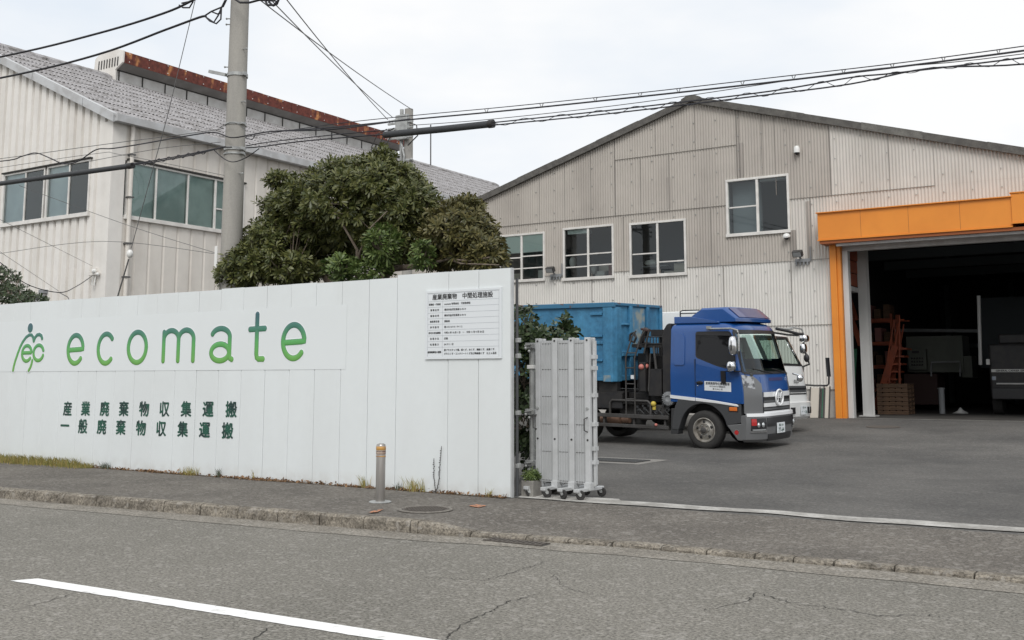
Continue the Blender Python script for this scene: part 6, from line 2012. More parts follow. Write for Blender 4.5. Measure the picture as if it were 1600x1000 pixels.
# bright sill strip that falls towards the front
b = lmb(); cb.side_patch(b, [(-0.80, 1.075), (-0.80, 1.145), (-0.19, 1.100), (-0.19, 1.030)], 0.022, 0.04); cb.side_patch(b, [(-0.175, 1.03), (-0.175, 1.098), (0.30, 1.050), (0.80, 0.985), (0.84, 0.945), (0.80, 0.94), (0.30, 0.995)], 0.020, 0.04); b.build('sill_strip', T['bright'], truck, bevel=0.008)
# grey fender over the near and far front wheels
arch = [(0.56 * cos(radians(a)), 0.42 + 0.56 * sin(radians(a))) for a in range(12, 171, 8)]
fen = [(0.88, 0.60), (0.88, 0.985), (0.30, 1.005), (-0.17, 1.035), (-0.60, 1.06), (-0.68, 0.90), (-0.74, 0.60), (-0.76, 0.40)] + [(-0.60, 0.40)] + arch[::-1]
for far in (False, True):
    y0, y1 = (-1.115, -0.86) if not far else (0.86, 1.115)
    b = lmb(); b.prism(fen, lambda x, z: (x - (0.10 * max(0, (x - 0.5) / 0.4) ** 2 if False else 0), y0, z), lambda x, z: (x, y1, z)); b.build('fender', T['fender'], truck, bevel=0.012)
    b = lmb(); b.prism([(-0.62, 0.30), (-0.60, 0.48), (-0.60, 0.85), (-0.78, 0.85), (-0.80, 0.30)], lambda x, z: (x, y0 + 0.01, z), lambda x, z: (x, y1 - 0.02, z)); b.build('mudflap', T['fender_d'], truck, bevel=0.01)
    b = lmb(); b.prism([(0.55, 0.55), (0.90, 0.585), (0.90, 0.235), (0.80, 0.24)], lambda x, z: (x, y0 + 0.004, z), lambda x, z: (x, y1, z)); b.build('step_panel', T['silver'], truck, bevel=0.012)
b = lmb(); b.box(0.62, 0.80, -1.135, -1.10, 0.845, 0.925); b.build('side_marker', T['amber'], truck, bevel=0.01)
b = lmb(); b.box(0.60, 0.82, -1.122, -1.10, 0.83, 0.94); b.build('marker_bezel', T['blk'], truck)
b = lmb(); b.lathe([(0, 0.014), (0.045, 0.012), (0.05, 0.0)], (0.77, -1.105, 0.40), (0, -1, 0), 20); b.build('side_reflector', T['red_lens'], truck, smooth=50)
b = lmb(); b.lathe([(0.05, 0.0), (0.052, 0.01), (0.066, 0.008), (0.068, 0.0)], (0.77, -1.1055, 0.40), (0, -1, 0), 20); b.build('reflector_ring', T['chrome'], truck, smooth=50)
# bumper, lamps, grille, emblem, number plate
bc = Cab([(0.15, 1.20), (0.30, 1.25), (0.60, 1.27), (0.80, 1.25)], 0.88, 1.115, 0, 9, 0.27)
b = lmb(); bc.shell(b, [0.20, 0.26, 0.45, 0.62, 0.745, 0.765], [0.05, 0.0, 0, 0, 0.0, 0.03], floor=True); bum = b.build('bumper', T['silver'], truck, smooth=35)
b = lmb(); bc.front_patch(b, -0.985, 0.985, 0.735, 0.80, 0.016, 24, 2, 0.06); b.build('chrome_strip', T['bright'], bum, smooth=50)
b = lmb(); bc.front_patch(b, -0.56, 0.56, 0.52, 0.70, 0.010, 14, 3, 0.02); b.build('upper_intake', T['blk_gloss'], bum)
b = lmb(); bc.front_patch(b, -0.52, 0.52, 0.215, lambda s: 0.36, 0.008, 12, 3, 0.02); b.build('lower_intake', T['blk_gloss'], bum)
for sg in (-1, 1):
    a, c = (-0.93, -0.60) if sg < 0 else (0.60, 0.93)
    b = lmb(); bc.front_patch(b, a, c, 0.44, 0.70, 0.012, 8, 3, 0.02); hl = b.build('headlight', T['blk_gloss'], bum)
    b = lmb()
    for f_ in (0.30, 0.62): b.ball(bc.fr(a + (c - a) * (f_ if sg > 0 else 1 - f_), 0.56, 0.012), 0.055, 12, 8, (0.5, 1, 1))
    bc.front_patch(b, a + 0.02, c - 0.02, 0.445, 0.475, 0.018, 8, 2, 0.01)
    b.build('lamp_lens', T['lamp'], hl, smooth=60)
    b = lmb(); q = (a, a + 0.085) if sg < 0 else (c - 0.085, c); bc.front_patch(b, q[0], q[1], 0.55, 0.69, 0.018, 3, 2, 0.01); b.build('turn_signal', T['red_lens'], hl)
    b = lmb(); q = (a - 0.01, c + 0.02); bc.front_patch(b, q[0], q[1], 0.405, 0.435, 0.016, 8, 2, 0.02); b.build('lamp_trim', T['chrome'], hl)
b = lmb(); cb.front_patch(b, -0.60, 0.60, 0.80, 1.235, 0.012, 14, 4, 0.03); gr = b.build('grille', T['blk_gloss'], truck)
b = lmb()
for z0, z1 in ((1.135, 1.235), (0.925, 1.005), (0.80, 0.83)): cb.front_patch(b, -0.59, 0.59, z0, z1, 0.030, 14, 3, 0.03)
b.build('grille_bar', T['bright'], gr, smooth=50)
b = lmb(); cb.front_patch(b, -0.585, 0.585, 1.02, 1.06, 0.022, 14, 2, 0.02); cb.front_patch(b, -0.585, 0.585, 0.86, 0.90, 0.022, 14, 2, 0.02); b.build('grille_slat', T['grille_grey'], gr)
for sg in (-1, 1):
    a, c = (-0.99, -0.62) if sg < 0 else (0.62, 0.99)
    top = (lambda s: 1.58 - 0.30 * max(0, (abs(s) - 0.99 + 0.37) * 0 + (0.80 - abs(s)) * 0))
    b = lmb(); cb.front_patch(b, a, c, 0.80, lambda s: 1.58 - 0.9 * max(0, 0.80 - abs(s)), 0.012, 8, 5, 0.03); b.build('corner_panel', T['silver'], truck, smooth=50)
    b = lmb(); cb.front_patch(b, *((-0.99, -0.80) if sg < 0 else (0.80, 0.99)), lambda s: 1.36 - 0.3 * max(0, 0.99 - abs(s)), lambda s: 1.60 - 0.5 * max(0, 0.93 - abs(s)), 0.016, 6, 5, 0.03); cv = b.build('corner_vane', T['vane'], truck, smooth=50)
b = lmb(); cb.front_patch(b, -0.62, 0.62, 1.27, 1.56, 0.006, 14, 3, 0.02); fp = b.build('front_panel', T['blue'], truck, bevel=0.006)
b = lmb(); cb.front_patch(b, -0.30, 0.34, 1.47, 1.535, 0.012, 8, 2, 0.01); b.build('panel_recess', T['blue_dark'], fp)
ec = cb.fr(0, 1.11, 0.055)
b = lmb()
E_ = lambda a, rx, rz: ec + Vector((0, rx * sin(a), rz * cos(a)))
b.tube([E_(2 * pi * i / 36, 0.185, 0.165) for i in range(37)], 0.020, 8, caps=False)
b.bar(ec + Vector((0, -0.10, 0)), ec + Vector((0, 0.10, 0)), 0.02, 0.025)
for s in (-1, 1): b.tube([ec + Vector((0, s * (0.110 - 0.040 * (1 - (t / 5 - 1) ** 2)), -0.125 + 0.25 * t / 10)) for t in range(11)], 0.011, 6)
b.build('emblem', T['bright'], gr, smooth=60)
lp = bc.fr(-0.02, 0.455, 0.03)
b = lmb(); b.box(lp.x - 0.012, lp.x, lp.y - 0.20, lp.y + 0.20, 0.36, 0.58); pl_ = b.build('number_plate', T['board'], bum, bevel=0.004)
b = lmb(); put_text(b, '横浜 100', 0.06, (lp.x + 0.002, lp.y, 0.505), (0, 1, 0), (0, 0, 1), center=True, bold=0.01); put_text(b, '77-64', 0.125, (lp.x + 0.002, lp.y, 0.385), (0, 1, 0), (0, 0, 1), center=True, bold=0.02); b.build('plate_number', T['kanji'], pl_)
# wipers
b = lmb()
for s0, s1 in ((-0.1, -0.75), (0.55, -0.05)): b.tube([cb.fr(s0 * 0.9, 1.63, 0.02), cb.fr((s0 + s1) / 2, 1.67, 0.03), cb.fr(s1, 1.72, 0.02)], 0.010, 6)
b.build('wiper', T['blk'], truck)
# roof deflector
dfp = [(-0.50, 2.61), (-0.12, 3.00), (0.52, 3.005), (0.72, 2.66), (0.72, 2.61)]
b = lmb()
def dfw(x, z): return 0.98 - 0.10 * max(0, (z - 2.6)) - 0.08 * max(0, x)
n = 12
P_ = [(-0.52, 2.60), (-0.10, 2.985), (0.50, 3.0), (0.80, 2.70), (0.80, 2.62)]
rows_ = []
for s in [-1, -0.985, -0.94, -0.7, -0.35, 0, 0.35, 0.7, 0.94, 0.985, 1]:
    k = 1 - 0.16 * max(0, (abs(s) - 0.9) / 0.1) ** 2
    rows_.append([Vector((x - 0.10 * abs(s) ** 4 * (1 if x > 0.4 else 0), s * dfw(x, z), 2.6 + (z - 2.6) * k)) for x, z in P_])
g = len(b.v)
for r in rows_: b.v += r
m = len(P_)
for i in range(len(rows_) - 1):
    for j in range(m - 1): b.f.append((g + i * m + j, g + i * m + j + 1, g + (i + 1) * m + j + 1, g + (i + 1) * m + j))
b.f.append(tuple(g + j for j in range(m))); b.f.append(tuple(g + (len(rows_) - 1) * m + j for j in range(m))[::-1])
dfl = b.build('roof_deflector', T['blue'], truck, smooth=30)
b = lmb()
def dff(u, v):
    x, z = 0.50 + 0.30 * v, 3.0 - 0.30 * v
    return (x - 0.10 * abs(u) ** 4 + 0.010, u * dfw(x, z), z + 0.010)
b.grid(dff, [-0.86 + 1.72 * i / 12 for i in range(13)], [0.10, 0.4, 0.7, 0.92])
b.build('deflector_front_panel', T['blue_dark'], dfl, solid=0.012)
b = lmb(); b.prism([(-0.74, 2.58), (-0.74, 2.76), (-0.35, 2.76), (0.35, 2.62), (0.35, 2.58)], lambda x, z: (x, -1.0, z), lambda x, z: (x, 1.0, z)); b.build('roof_fairing', T['blue'], truck, bevel=0.03)
b = lmb(); b.tube([(-0.66, -0.85, 2.74), (-0.66, -0.85, 2.90), (-0.60, -0.85, 2.93), (-0.2, -0.85, 2.93)], 0.016, 8); b.tube([(-0.2, -0.85, 2.85), (-0.66, -0.85, 2.85)], 0.014, 8); b.build('roof_rail', T['blk_gloss'], truck)
b = lmb(); b.bar((0.15, -1.04, 2.50), (0.15, -1.10, 2.50), 0.10, 0.05); b.tube([(0.12, -1.07, 2.475), (0.70, -1.13, 2.475), (0.86, -1.16, 2.44), (0.90, -1.18, 2.33), (0.90, -1.19, 2.05)], 0.018, 8); b.build('mirror_stay', T['steel'], truck, smooth=60)


def mirror(c, sx, sy, sz, parent):
    b = lmb()
    b.ball(c, 1.0, 16, 12, (sx, sy, sz))
    for v in b.v:                                      # squared-off housing
        d = v - Vector(c)
        k = 1.0 / max(1e-6, max(abs(d.x) / sx, abs(d.y) / sy, abs(d.z) / sz)) ** 0.45 * 1.0
        d2 = Vector((d.x * k, d.y * k, d.z * k))
        v[:] = Vector(c) + Vector((max(-sx, min(sx, d2.x)), max(-sy, min(sy, d2.y)), max(-sz, min(sz, d2.z))))
    return b.build('mirror', T['chrome'], parent, smooth=60)


mirror((0.80, -1.25, 2.15), 0.075, 0.12, 0.185, truck)
mirror((0.76, -1.26, 1.77), 0.085, 0.11, 0.10, truck)
b = lmb(); b.box(0.62, 0.90, -1.24, -1.12, 1.665, 1.69); b.bar((0.50, -1.11, 1.42), (0.50, -1.14, 1.68), 0.10, 0.05); b.tube([(0.88, -1.18, 2.4), (0.93, -1.14, 1.66)], 0.014, 6); b.build('mirror_arm', T['blk_gloss'], truck)
b = lmb(); b.tube([(0.80, 0.95, 2.50), (0.95, 1.20, 2.46), (1.10, 1.50, 2.40), (1.12, 1.70, 2.40)], 0.03, 8); b.tube([(0.75, 0.95, 2.42), (0.95, 1.25, 2.38), (1.10, 1.5, 2.37)], 0.02, 8); b.build('front_mirror_stay', T['blk_gloss'], truck, smooth=60)
b = lmb(); b.tube([(1.15, 1.0, 1.6), (1.22, 1.18, 1.56)], 0.02, 6); b.ball((1.23, 1.2, 1.50), 0.10, 12, 8, (0.7, 1, 0.9)); b.build('front_mirror', T['chrome'], truck, smooth=60)


def wheel(parent, x, y, r, wd, sign, rimr=0.26):
    """sign -1: outer face towards -y"""
    o = Vector((x, y, r)); ax = Vector((0, sign, 0))
    b = lmb(); b.lathe([(rimr, -wd * 0.95), (r * 0.90, -wd), (r * 0.985, -wd * 0.90), (r, -wd * 0.6), (r, -wd * 0.35), (r * 0.985, -wd * 0.12), (r * 0.93, -0.005), (r * 0.80, 0.012), (rimr + 0.01, 0.0), (rimr, -0.03)], o, ax, 40); w = b.build('wheel', T['tyre'], parent, smooth=45)
    b = lmb(); b.lathe([(rimr + 0.004, 0.002), (rimr - 0.012, 0.008), (rimr - 0.03, -0.02), (rimr - 0.05, -0.055), (rimr - 0.075, -0.045), (0.135, -0.020), (0.125, -0.030), (0.075, -0.030), (0.07, 0.02), (0.045, 0.035), (0.0, 0.036)], o, ax, 36); b.build('rim', T['rim'], w, smooth=40)
    b = lmb()
    for k in range(5):
        a = 2 * pi * k / 5 + 0.4
        b.ball(o + Vector((0.172 * cos(a), sign * (-0.032), 0.172 * sin(a))), 0.033, 12, 6, (1, 0.35, 1))
    b.build('hand_hole', T['blk'], w, smooth=60)
    b = lmb()
    for k in range(6):
        a = 2 * pi * k / 6
        c = o + Vector((0.105 * cos(a), 0, 0.105 * sin(a))); b.cyl(c + ax * -0.03, c + ax * 0.005, 0.014, n=6)
    b.build('wheel_nut', T['steel'], w)
    b = lmb(); b.lathe([(0.075, -0.028), (0.066, 0.03), (0.05, 0.042), (0, 0.043)], o, ax, 20); b.build('hub', T['rail'], w, smooth=40)
    return w


wheel(truck, 0, -1.085, 0.415, 0.26, -1)
wheel(truck, 0, 1.085, 0.415, 0.26, 1)
for y, s in ((-1.10, -1), (1.10, 1)): wheel(truck, -3.25, y, 0.415, 0.52, s)
b = lmb(); b.box(-0.3, 0.9, -0.8, 0.8, 0.45, 1.0); b.tube([(0, -0.9, 0.415), (0, 0.9, 0.415)], 0.09, 10); b.tube([(-3.25, -0.9, 0.415), (-3.25, 0.9, 0.415)], 0.11, 10); b.build('underbody', T['blk'], truck)['kind'] = 'stuff'
b = lmb()
for y in (-0.42, 0.42): b.box(-6.4, 0.6, y - 0.05, y + 0.05, 0.72, 0.98)
for x in (-1.2, -2.2, -3.6, -5.0): b.box(x, x + 0.1, -0.38, 0.38, 0.74, 0.95)
b.build('chassis_frame', T['blk'], truck)
# side guards and what hangs behind them
b = lmb()
for z in (0.60, 0.385): b.box(-2.75, -0.86, -1.10, -1.05, z, z + (0.085 if z > 0.5 else 0.075))
for x in (-2.6, -1.8, -1.0): b.box(x, x + 0.05, -1.05, -0.55, 0.40, 0.66)
b.build('side_guard', T['rail'], truck, bevel=0.008)
b = lmb(); b.tube([(-2.75, -0.85, 0.54), (-2.22, -0.85, 0.54)], 0.105, 16); b.tube([(-2.18, -0.85, 0.54), (-2.0, -0.85, 0.54)], 0.08, 14); b.build('air_tank', T['rust_tank'], truck, smooth=50)
b = lmb(); b.tube([(-2.42, -1.02, 0.68), (-2.42, -1.02, 0.92), (-2.36, -1.02, 0.985), (-1.42, -1.02, 0.985), (-1.35, -1.02, 0.92), (-1.35, -1.02, 0.68)], 0.028, 10); b.build('hand_rail', T['rail'], truck, smooth=60)
b = lmb(); b.box(-2.36, -1.42, -0.98, -0.6, 0.90, 0.965); b.box(-2.3, -1.5, -0.8, -0.5, 0.55, 0.9); b.box(-1.32, -0.95, -0.95, -0.5, 0.60, 0.9); b.build('battery_box', T['rail'], truck, bevel=0.015)
b = lmb()
rnd = random.Random(51)
for _ in range(26):
    x, z = rnd.uniform(-1.75, -0.92), rnd.uniform(0.64, 0.92)
    s = rnd.uniform(0.02, 0.06)
    b.box(x, x + s, -0.99, -0.93, z, z + s * rnd.uniform(0.5, 1.4))
for k in range(5): b.tube([(-1.7 + k * 0.16, -0.97, 0.66), (-1.64 + k * 0.16, -1.0, 0.80), (-1.55 + k * 0.16, -0.97, 0.70)], 0.012, 6)
b.build('valve_block', T['fender'], truck)
b = lmb(); b.ball((-1.27, -1.03, 0.93), 0.06, 14, 10); b.cyl((-1.27, -1.0, 0.80), (-1.27, -1.0, 0.92), 0.04); b.build('filler_cap', T['yellow'], truck, smooth=60)
b = lmb(); b.ball((-1.17, -1.10, 0.475), 0.035); b.build('side_lamp', T['pink'], truck, smooth=60)
# ladder, lift-arm gear, exhaust stack behind the cab
b = lmb()
for dx in (0, 0.235): b.tube([(-1.98 + dx, -1.03, 0.66), (-1.98 + dx, -1.03, 1.95), (-1.83 + dx, -1.00, 2.42), (-1.75 + dx, -0.95, 2.56)], 0.019, 8)
for z in (1.02, 1.36, 1.72, 2.06): b.tube([(-1.98 + (0.03 if z > 2 else 0), -1.03, z), (-1.745 + (0.03 if z > 2 else 0), -1.03, z)], 0.015, 8)
b.build('ladder', T['rail'], truck, smooth=60)
b = lmb()
b.box(-1.95, -1.25, -0.55, 0.55, 0.98, 2.05); b.box(-1.66, -1.50, -0.98, -0.6, 1.2, 1.85); b.box(-1.44, -1.10, -0.95, -0.45, 1.10, 1.70); b.box(-1.9, -0.95, -0.9, 0.9, 2.18, 2.26); b.box(-2.2, -0.9, -0.7, 0.7, 0.95, 1.15)
for k in range(8): b.box(-1.30 + k * 0.055, -1.275 + k * 0.055, -0.92, -0.88, 1.98, 2.22)
b.tube([(-1.6, -0.7, 1.0), (-1.6, -0.7, 2.3)], 0.06, 10); b.tube([(-1.15, -0.6, 1.0), (-1.25, -0.6, 2.2)], 0.05, 10)
b.bar((-1.78, -0.8, 2.15), (-1.55, -0.8, 2.62), 0.10, 0.10); b.bar((-1.72, 0.3, 1.2), (-1.72, 0.3, 2.55), 0.20, 0.22); b.box(-1.8, -1.5, -0.2, 0.5, 2.45, 2.6)
b.tube([(-1.9, -0.95, 2.48 + 0.0), (-1.80, -0.95, 2.52), (-1.75, -0.95, 2.40), (-1.80, -0.95, 2.30), (-1.92, -0.95, 2.34), (-1.9, -0.95, 2.48)], 0.03, 8)
b.build('lift_gear', T['blk'], truck, bevel=0.01)
b = lmb(); b.box(-1.62, -0.92, -0.93, 0.9, 2.26, 2.28); b.tube([(-1.55, -0.92, 2.42), (-0.92, -0.92, 2.42)], 0.015, 6)
for k in range(9): b.tube([(-1.55 + k * 0.078, -0.92, 2.27), (-1.55 + k * 0.078, -0.92, 2.42)], 0.010, 6)
b.build('headboard_rail', T['blk'], truck)
b = lmb(); b.tube([(-1.55, -0.94, 2.05), (-1.46, -0.94, 2.40), (-1.40, -0.94, 2.60)], 0.022, 8); b.tube([(-1.30, -0.94, 2.2), (-1.24, -0.94, 1.7)], 0.03, 8); b.tube([(-1.44, -0.95, 1.2), (-1.38, -0.95, 2.05)], 0.018, 8); b.build('hydraulic_hose', T['rail'], truck, smooth=60)
b = lmb(); b.ball((-1.60, -0.98, 1.745), 0.065); b.ball((-1.52, -0.90, 1.76), 0.06); b.build('lever_knob', T['pink'], truck, smooth=60)
b = lmb(); b.bar((-1.62, -0.9, 2.60), (-1.42, -0.9, 2.56), 0.14, 0.05); b.build('hook_pad', T['mach_dark'], truck, bevel=0.01)
b = lmb(); b.box(-1.83, -1.755, -1.065, -1.045, 1.475, 1.56); b.build('warning_plate', T['board'], truck)
b = lmb(); b.prism(round_poly([(-1.02, 1.05), (-1.02, 2.42), (-0.90, 2.58), (-0.80, 2.60), (-0.80, 1.05)], 0.05), lambda x, z: (x, -1.03, z), lambda x, z: (x, 0.95, z)); b.build('cab_back_fairing', T['blk'], truck, bevel=0.02)
b = lmb(); b.lathe([(0, 0.02), (0.05, 0.02), (0.06, 0.035), (0.145, 0.02), (0.15, 0.0), (0.15, -0.10)], (-0.87, -1.05, 1.06), (0, -1, 0), 28)
for k in range(20):
    a = 2 * pi * k / 20
    b.bar((-0.87 + 0.07 * cos(a), -1.087, 1.06 + 0.07 * sin(a)), (-0.87 + 0.15 * cos(a), -1.075, 1.06 + 0.15 * sin(a)), 0.018, 0.03, (0, 1, 0))
b.build('air_vent', T['grey_paint'], truck, smooth=40)

# the upper half of the cab is a little taller than first drawn
def zmap(z): return z if z < 1.66 else (1.66 + (z - 1.66) * 1.13 if z < 2.6 else 2.722 + (z - 2.6) * 0.84)
def lift(o):
    if o.type == 'MESH' and not o.name.startswith(('lift_gear', 'headboard', 'ladder', 'hydraulic', 'hook_pad', 'lever')):
        for v in o.data.vertices:
            if v.co.x > -1.06: v.co.z = zmap(v.co.z)
    for c in [q for q in COL.objects if q.parent == o]: lift(c)
lift(truck)

# the blue roll-off container it carries
ct = thing('skip_container', 'large worn blue steel container on the back of the hook lift truck', 'container', tc + Matrix.Rotation(-TH, 3, 'Z') @ Vector((-4.8, 0, 1.39)), rot=ROT)
M_ = truck.matrix_basis
CX0, CX1, CZ0, CZ1, CW = -7.6, -2.27, 1.42, 3.22, 1.12


def cbld(mb, name, m, parent=ct, **kw):
    mb.v = [M_ @ v for v in mb.v]
    return mb.build(name, m, parent, **kw)


bpy.context.view_layer.update()
M_ = Matrix.LocRotScale(Vector(truck.location), truck.rotation_euler, None)
b = MB()
t_ = 0.05
b.box(CX0, CX1, -CW + 0.05, -CW + 0.09, CZ0 + 0.06, CZ1 - 0.10); b.box(CX0, CX1, CW - 0.09, CW - 0.05, CZ0 + 0.06, CZ1 - 0.10); b.box(CX0, CX1, -CW + 0.06, CW - 0.06, CZ0, CZ0 + 0.06); b.box(CX0, CX0 + 0.05, -CW + .09, CW - .09, CZ0 + 0.06, CZ1 - 0.1)
cbld(b, 'side_wall', T['cont'])
b = MB()
b.box(CX1 - 0.05, CX1 - 0.02, -CW + 0.09, CW - 0.09, CZ0 + 0.06, CZ1 - 0.05)
for y in (-0.42, 0.36): b.box(CX1 - 0.02, CX1 + 0.05, y, y + 0.12, CZ0 + 0.05, CZ1 - 0.07)
for z in (2.05, 2.70): b.box(CX1 - 0.02, CX1 + 0.035, -CW + 0.35, -0.42, z, z + 0.05)
b.box(CX1 - 0.02, CX1 + 0.06, -CW + 0.35, CW - 0.12, 1.98, 2.05)
b.box(CX1 - 0.02, CX1 + 0.02, -CW + 0.16, CW - 0.12, CZ0, CZ0 + 0.12)
cbld(b, 'front_wall', T['cont'], bevel=0.012)
b = MB(); b.box(CX1 - 0.018, CX1 - 0.008, -0.25, 0.34, 2.25, 3.12); cbld(b, 'worn_panel', T['cont_rust'])
b = MB()
b.box(CX0, CX1 + 0.03, -CW - 0.01, -CW + 0.10, CZ1 - 0.11, CZ1 + 0.0); b.box(CX0, CX1 + 0.03, CW - 0.10, CW + 0.01, CZ1 - 0.11, CZ1)
b.box(CX1 - 0.06, CX1 + 0.03, -CW + 0.10, CW - 0.10, CZ1 - 0.07, CZ1 - 0.002)
cbld(b, 'top_rail', T['cont_edge'], bevel=0.012)
b = MB()
b.prism([(CX1 - 0.27, -CW), (CX1 - 0.02, -CW), (CX1 + 0.03, -CW + 0.14), (CX1 + 0.03, -CW + 0.34), (CX1 - 0.03, -CW + 0.34), (CX1 - 0.27, -CW + 0.06)], lambda x, y: (x, y, CZ0 - 0.02), lambda x, y: (x, y, CZ1 - 0.112))
cbld(b, 'corner_post', T['cont'], bevel=0.012)
b = MB(); b.box(CX1 - 0.02, CX1 + 0.04, CW - 0.12, CW, CZ0, CZ1 - 0.08)
cbld(b, 'corner_post', T['cont'], bevel=0.012)
b = MB()
for x in (-7.3, -6.0): b.box(x, x + 0.10, -CW - 0.0, -CW + 0.055, CZ0 + 0.08, CZ1 - 0.115)
b.box(CX0, CX1 - 0.28, -CW + 0.0, -CW + 0.052, CZ0 - 0.0, CZ0 + 0.07); b.box(CX0, CX1 - 0.28, -CW + 0.012, -CW + 0.055, 2.26, 2.33)
b.box(CX1 - 0.62, CX1 - 0.30, -CW + 0.005, -CW + 0.055, 2.42, 2.47); b.box(CX1 - 0.62, CX1 - 0.30, -CW + 0.005, -CW + 0.055, 2.93, 2.99); b.box(CX1 - 0.62, CX1 - 0.30, -CW + 0.006, -CW + 0.055, 1.86, 1.90)
cbld(b, 'side_rib', T['cont'], bevel=0.01)
b = MB(); b.box(CX1 - 0.255, CX1 - 0.06, -CW - 0.006, -CW + 0.02, CZ0 - 0.015, CZ0 + 0.13); cbld(b, 'foot_plate', T['cont_rust'])
b = MB(); b.box(CX0 + 0.4, CX1 - 0.3, -0.55, -0.43, CZ0 - 0.22, CZ0); b.box(CX0 + 0.4, CX1 - 0.3, 0.43, 0.55, CZ0 - 0.22, CZ0); b.box(CX1 - 0.5, CX1 + 0.0, -0.95, -0.80, CZ0 - 0.25, CZ0 - 0.02); cbld(b, 'skid', T['blk'])
b = lmb(); b.box(-6.6, -2.1, -0.95, 0.95, 0.98, 1.18); b.box(-2.9, -2.1, -1.0, -0.6, 0.8, 1.15); b.build('lift_subframe', T['blk'], truck)

# ================================================================== WHITE LIGHT TRUCK PARKED BEHIND
wy = 25.4
wc = Vector((at(1266, 640, Y=wy + 2.2).x - 1.25, wy + 1.15, yz(0, wy + 1.15) + 0.06))
wt = thing('light_truck', 'white light truck half hidden behind the blue cab', 'truck', wc, rotz=-radians(4))
wt.scale = (1.17, 1.17, 1.17)
FZ2 = [(0.25, 1.10), (0.60, 1.13), (0.66, 1.08), (1.02, 1.07), (1.34, 1.02), (1.42, 0.99), (2.02, 0.70), (2.12, 0.62), (2.2, 0.5)]
c2 = Cab(FZ2, -0.65, 0.98, 0.08, 1.40, 0.22)
b = lmb()
c2.shell(b, [0.62, 0.9, 1.15, 1.38, 1.44, 1.7, 2.0, 2.06, 2.12, 2.17, 2.20], [0] * 7 + [0, 0.03, 0.08, 0.18], skip=lambda k, z: (9 <= k <= 26 and 1.44 < z < 2.0) or (28 <= k <= 33 and 1.44 < z < 2.0) or (1 <= k <= 6 and 1.44 < z < 2.0), floor=True)
c2b = b.build('cab', T['truck_white'], wt, smooth=35)
b = lmb(); c2.front_patch(b, -0.93, 0.93, 1.425, 2.015, 0.006, 20, 6, 0.012); b.build('windscreen', T['glass_cab'], c2b, smooth=60)
b = lmb(); c2.front_patch(b, -0.95, 0.95, 1.995, 2.05, 0.012, 20, 2, 0.02); c2.front_patch(b, -0.95, 0.95, 1.395, 1.44, 0.012, 20, 2, 0.02); c2.front_patch(b, 0.89, 0.97, 1.42, 2.02, 0.010, 2, 5, 0.02); c2.front_patch(b, -0.97, -0.89, 1.42, 2.02, 0.010, 2, 5, 0.02); b.build('windscreen_seal', T['blk_gloss'], c2b)
b = lmb(); b.box(-0.6, -0.56, -0.9, 0.9, 0.8, 2.0); b.build('cab_back', T['blind'], c2b)
b = lmb(); b.box(-0.5, 0.85, -0.9, 0.9, 0.95, 1.0); b.prism([(0.45, 1.2), (0.92, 1.2), (0.94, 1.38), (0.6, 1.46)], lambda x, z: (x, -0.85, z), lambda x, z: (x, 0.85, z)); b.build('dashboard', T['dash'], c2b)
b = lmb(); b.tube([(0.42 + 0.10 * cos(a), -0.42 + 0.2 * sin(a), 1.56 + 0.15 * cos(a)) for a in [i * 2 * pi / 16 for i in range(17)]], 0.018, 6, caps=False); b.build('steering_wheel', T['blk'], c2b)
for y in (-0.42, 0.42):
    b = lmb(); b.bar((-0.35, y, 1.1), (-0.45, y, 1.72), 0.44, 0.12, (1, 0, 0)); b.build('seat', T['seat'], c2b, bevel=0.02)
b2 = Cab([(0.2, 1.10), (0.35, 1.16), (0.62, 1.16)], 0.75, 0.99, 0, 9, 0.20)
b = lmb(); b2.shell(b, [0.24, 0.30, 0.45, 0.60, 0.62], [0.04, 0, 0, 0, 0.03], floor=True); wb_ = b.build('bumper', T['truck_white'], wt, smooth=35)
b = lmb(); b2.front_patch(b, 0.30, 0.52, 0.36, 0.50, 0.010, 4, 2, 0.02); b2.front_patch(b, 0.60, 0.80, 0.36, 0.50, 0.010, 4, 2, 0.02); b2.front_patch(b, -0.52, -0.30, 0.36, 0.50, 0.010, 4, 2, 0.02); b.build('bumper_opening', T['blk_gloss'], wb_)
b = lmb(); c2.front_patch(b, -0.95, 0.95, 0.66, 0.96, 0.010, 16, 3, 0.03); g2 = b.build('grille', T['grille_grey'], wt)
b = lmb(); c2.front_patch(b, -0.6, 0.6, 0.88, 0.915, 0.020, 12, 2, 0.02); c2.front_patch(b, -0.6, 0.6, 0.77, 0.80, 0.020, 12, 2, 0.02); b.build('grille_slat', T['blk_gloss'], g2)
for sg in (-1, 1):
    b = lmb(); c2.front_patch(b, *((-0.96, -0.62) if sg < 0 else (0.62, 0.96)), 0.69, 0.90, 0.018, 5, 3, 0.02); b.build('headlight', T['lamp'], g2)
b = lmb(); q = c2.fr(0.02, 1.04, 0.010); put_text(b, 'ISUZU', 0.10, (q.x + 0.006, q.y, 1.02), (0, 1, 0), (0, 0, 1), center=True, bold=0.03); b.build('maker_letters', T['blk_gloss'], wt)
q = b2.fr(0.28, 0.42, 0.02)
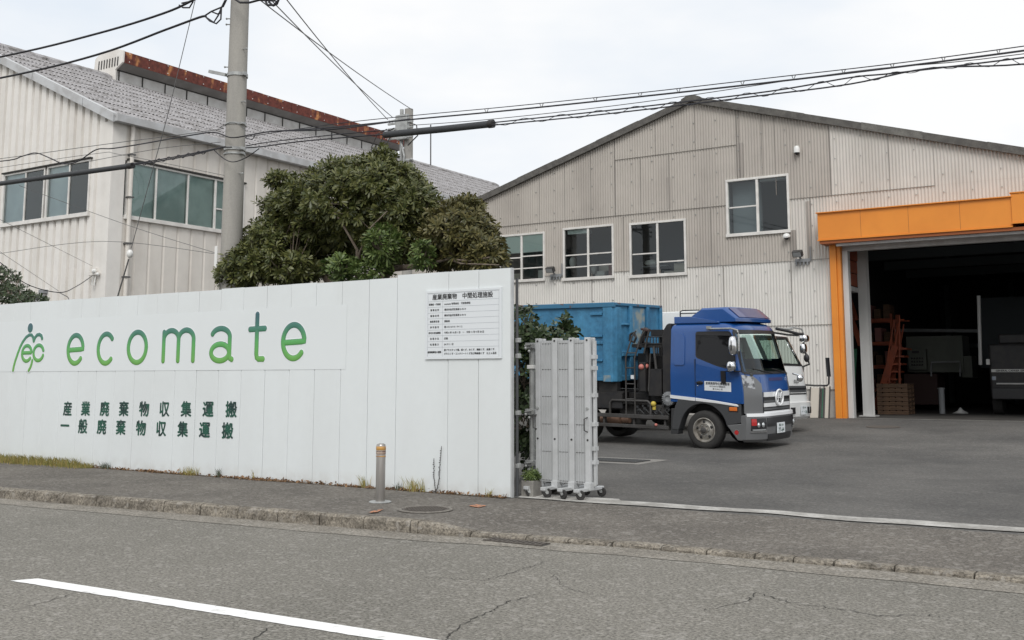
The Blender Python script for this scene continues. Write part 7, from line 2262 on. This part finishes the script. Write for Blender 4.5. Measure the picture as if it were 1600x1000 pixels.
b = lmb(); b.box(q.x - 0.01, q.x, 0.0, 0.34, 0.34, 0.53); np_ = b.build('number_plate', T['board'], wb_)
b = lmb(); put_text(b, '横浜 400', 0.05, (q.x + 0.002, 0.17, 0.47), (0, 1, 0), (0, 0, 1), center=True); put_text(b, '・・16', 0.11, (q.x + 0.002, 0.17, 0.36), (0, 1, 0), (0, 0, 1), center=True, bold=0.02); b.build('plate_number', T['kanji'], np_)
b = lmb(); b.tube([(0.55, 0.5, 2.20), (0.75, 0.75, 2.27), (0.85, 1.02, 2.24), (0.86, 1.10, 2.12), (0.86, 1.10, 1.75)], 0.018, 8); b.tube([(0.80, 0.6, 2.22), (0.55, 0.2, 2.24)], 0.016, 6); b.build('mirror_stay', T['steel'], wt, smooth=60)
mirror((0.86, 1.12, 2.03), 0.10, 0.13, 0.09, wt)
mirror((0.84, 1.10, 1.80), 0.07, 0.11, 0.12, wt)
b = lmb(); b.tube([(0.82, 0.9, 1.36), (0.95, 1.15, 1.44), (0.90, 1.12, 1.66), (0.86, 1.1, 1.75)], 0.022, 8); b.ball((0.93, 1.05, 1.58), 0.085, 10, 8, (0.8, 0.7, 1.1)); b.build('mirror_arm', T['blk'], wt, smooth=60)
b = lmb(); b.tube([(0.95, 0.8, 0.98), (1.15, 0.92, 0.96), (1.40, 1.0, 0.96), (1.44, 1.0, 1.0), (1.45, 1.0, 1.16)], 0.020, 8); b.bar((1.45, 1.0, 1.16), (1.43, 1.0, 1.58), 0.12, 0.05, (1, 0, 0)); b.build('long_mirror', T['blk_gloss'], wt, smooth=60)
for y, s in ((-0.95, -1), (0.95, 1)): wheel(wt, 0.0, y, 0.37, 0.22, s, 0.23); wheel(wt, -2.6, y, 0.37, 0.4, s, 0.23)
b = lmb(); b.box(-3.8, -0.72, -0.98, 0.98, 0.72, 0.92); b.box(-3.8, -0.72, -1.0, 1.0, 0.92, 2.62); b.build('box_body', T['truck_white'], wt, bevel=0.02)
b = lmb(); b.box(-3.7, 0.7, -0.4, 0.4, 0.45, 0.72); b.build('chassis_frame', T['blk'], wt)
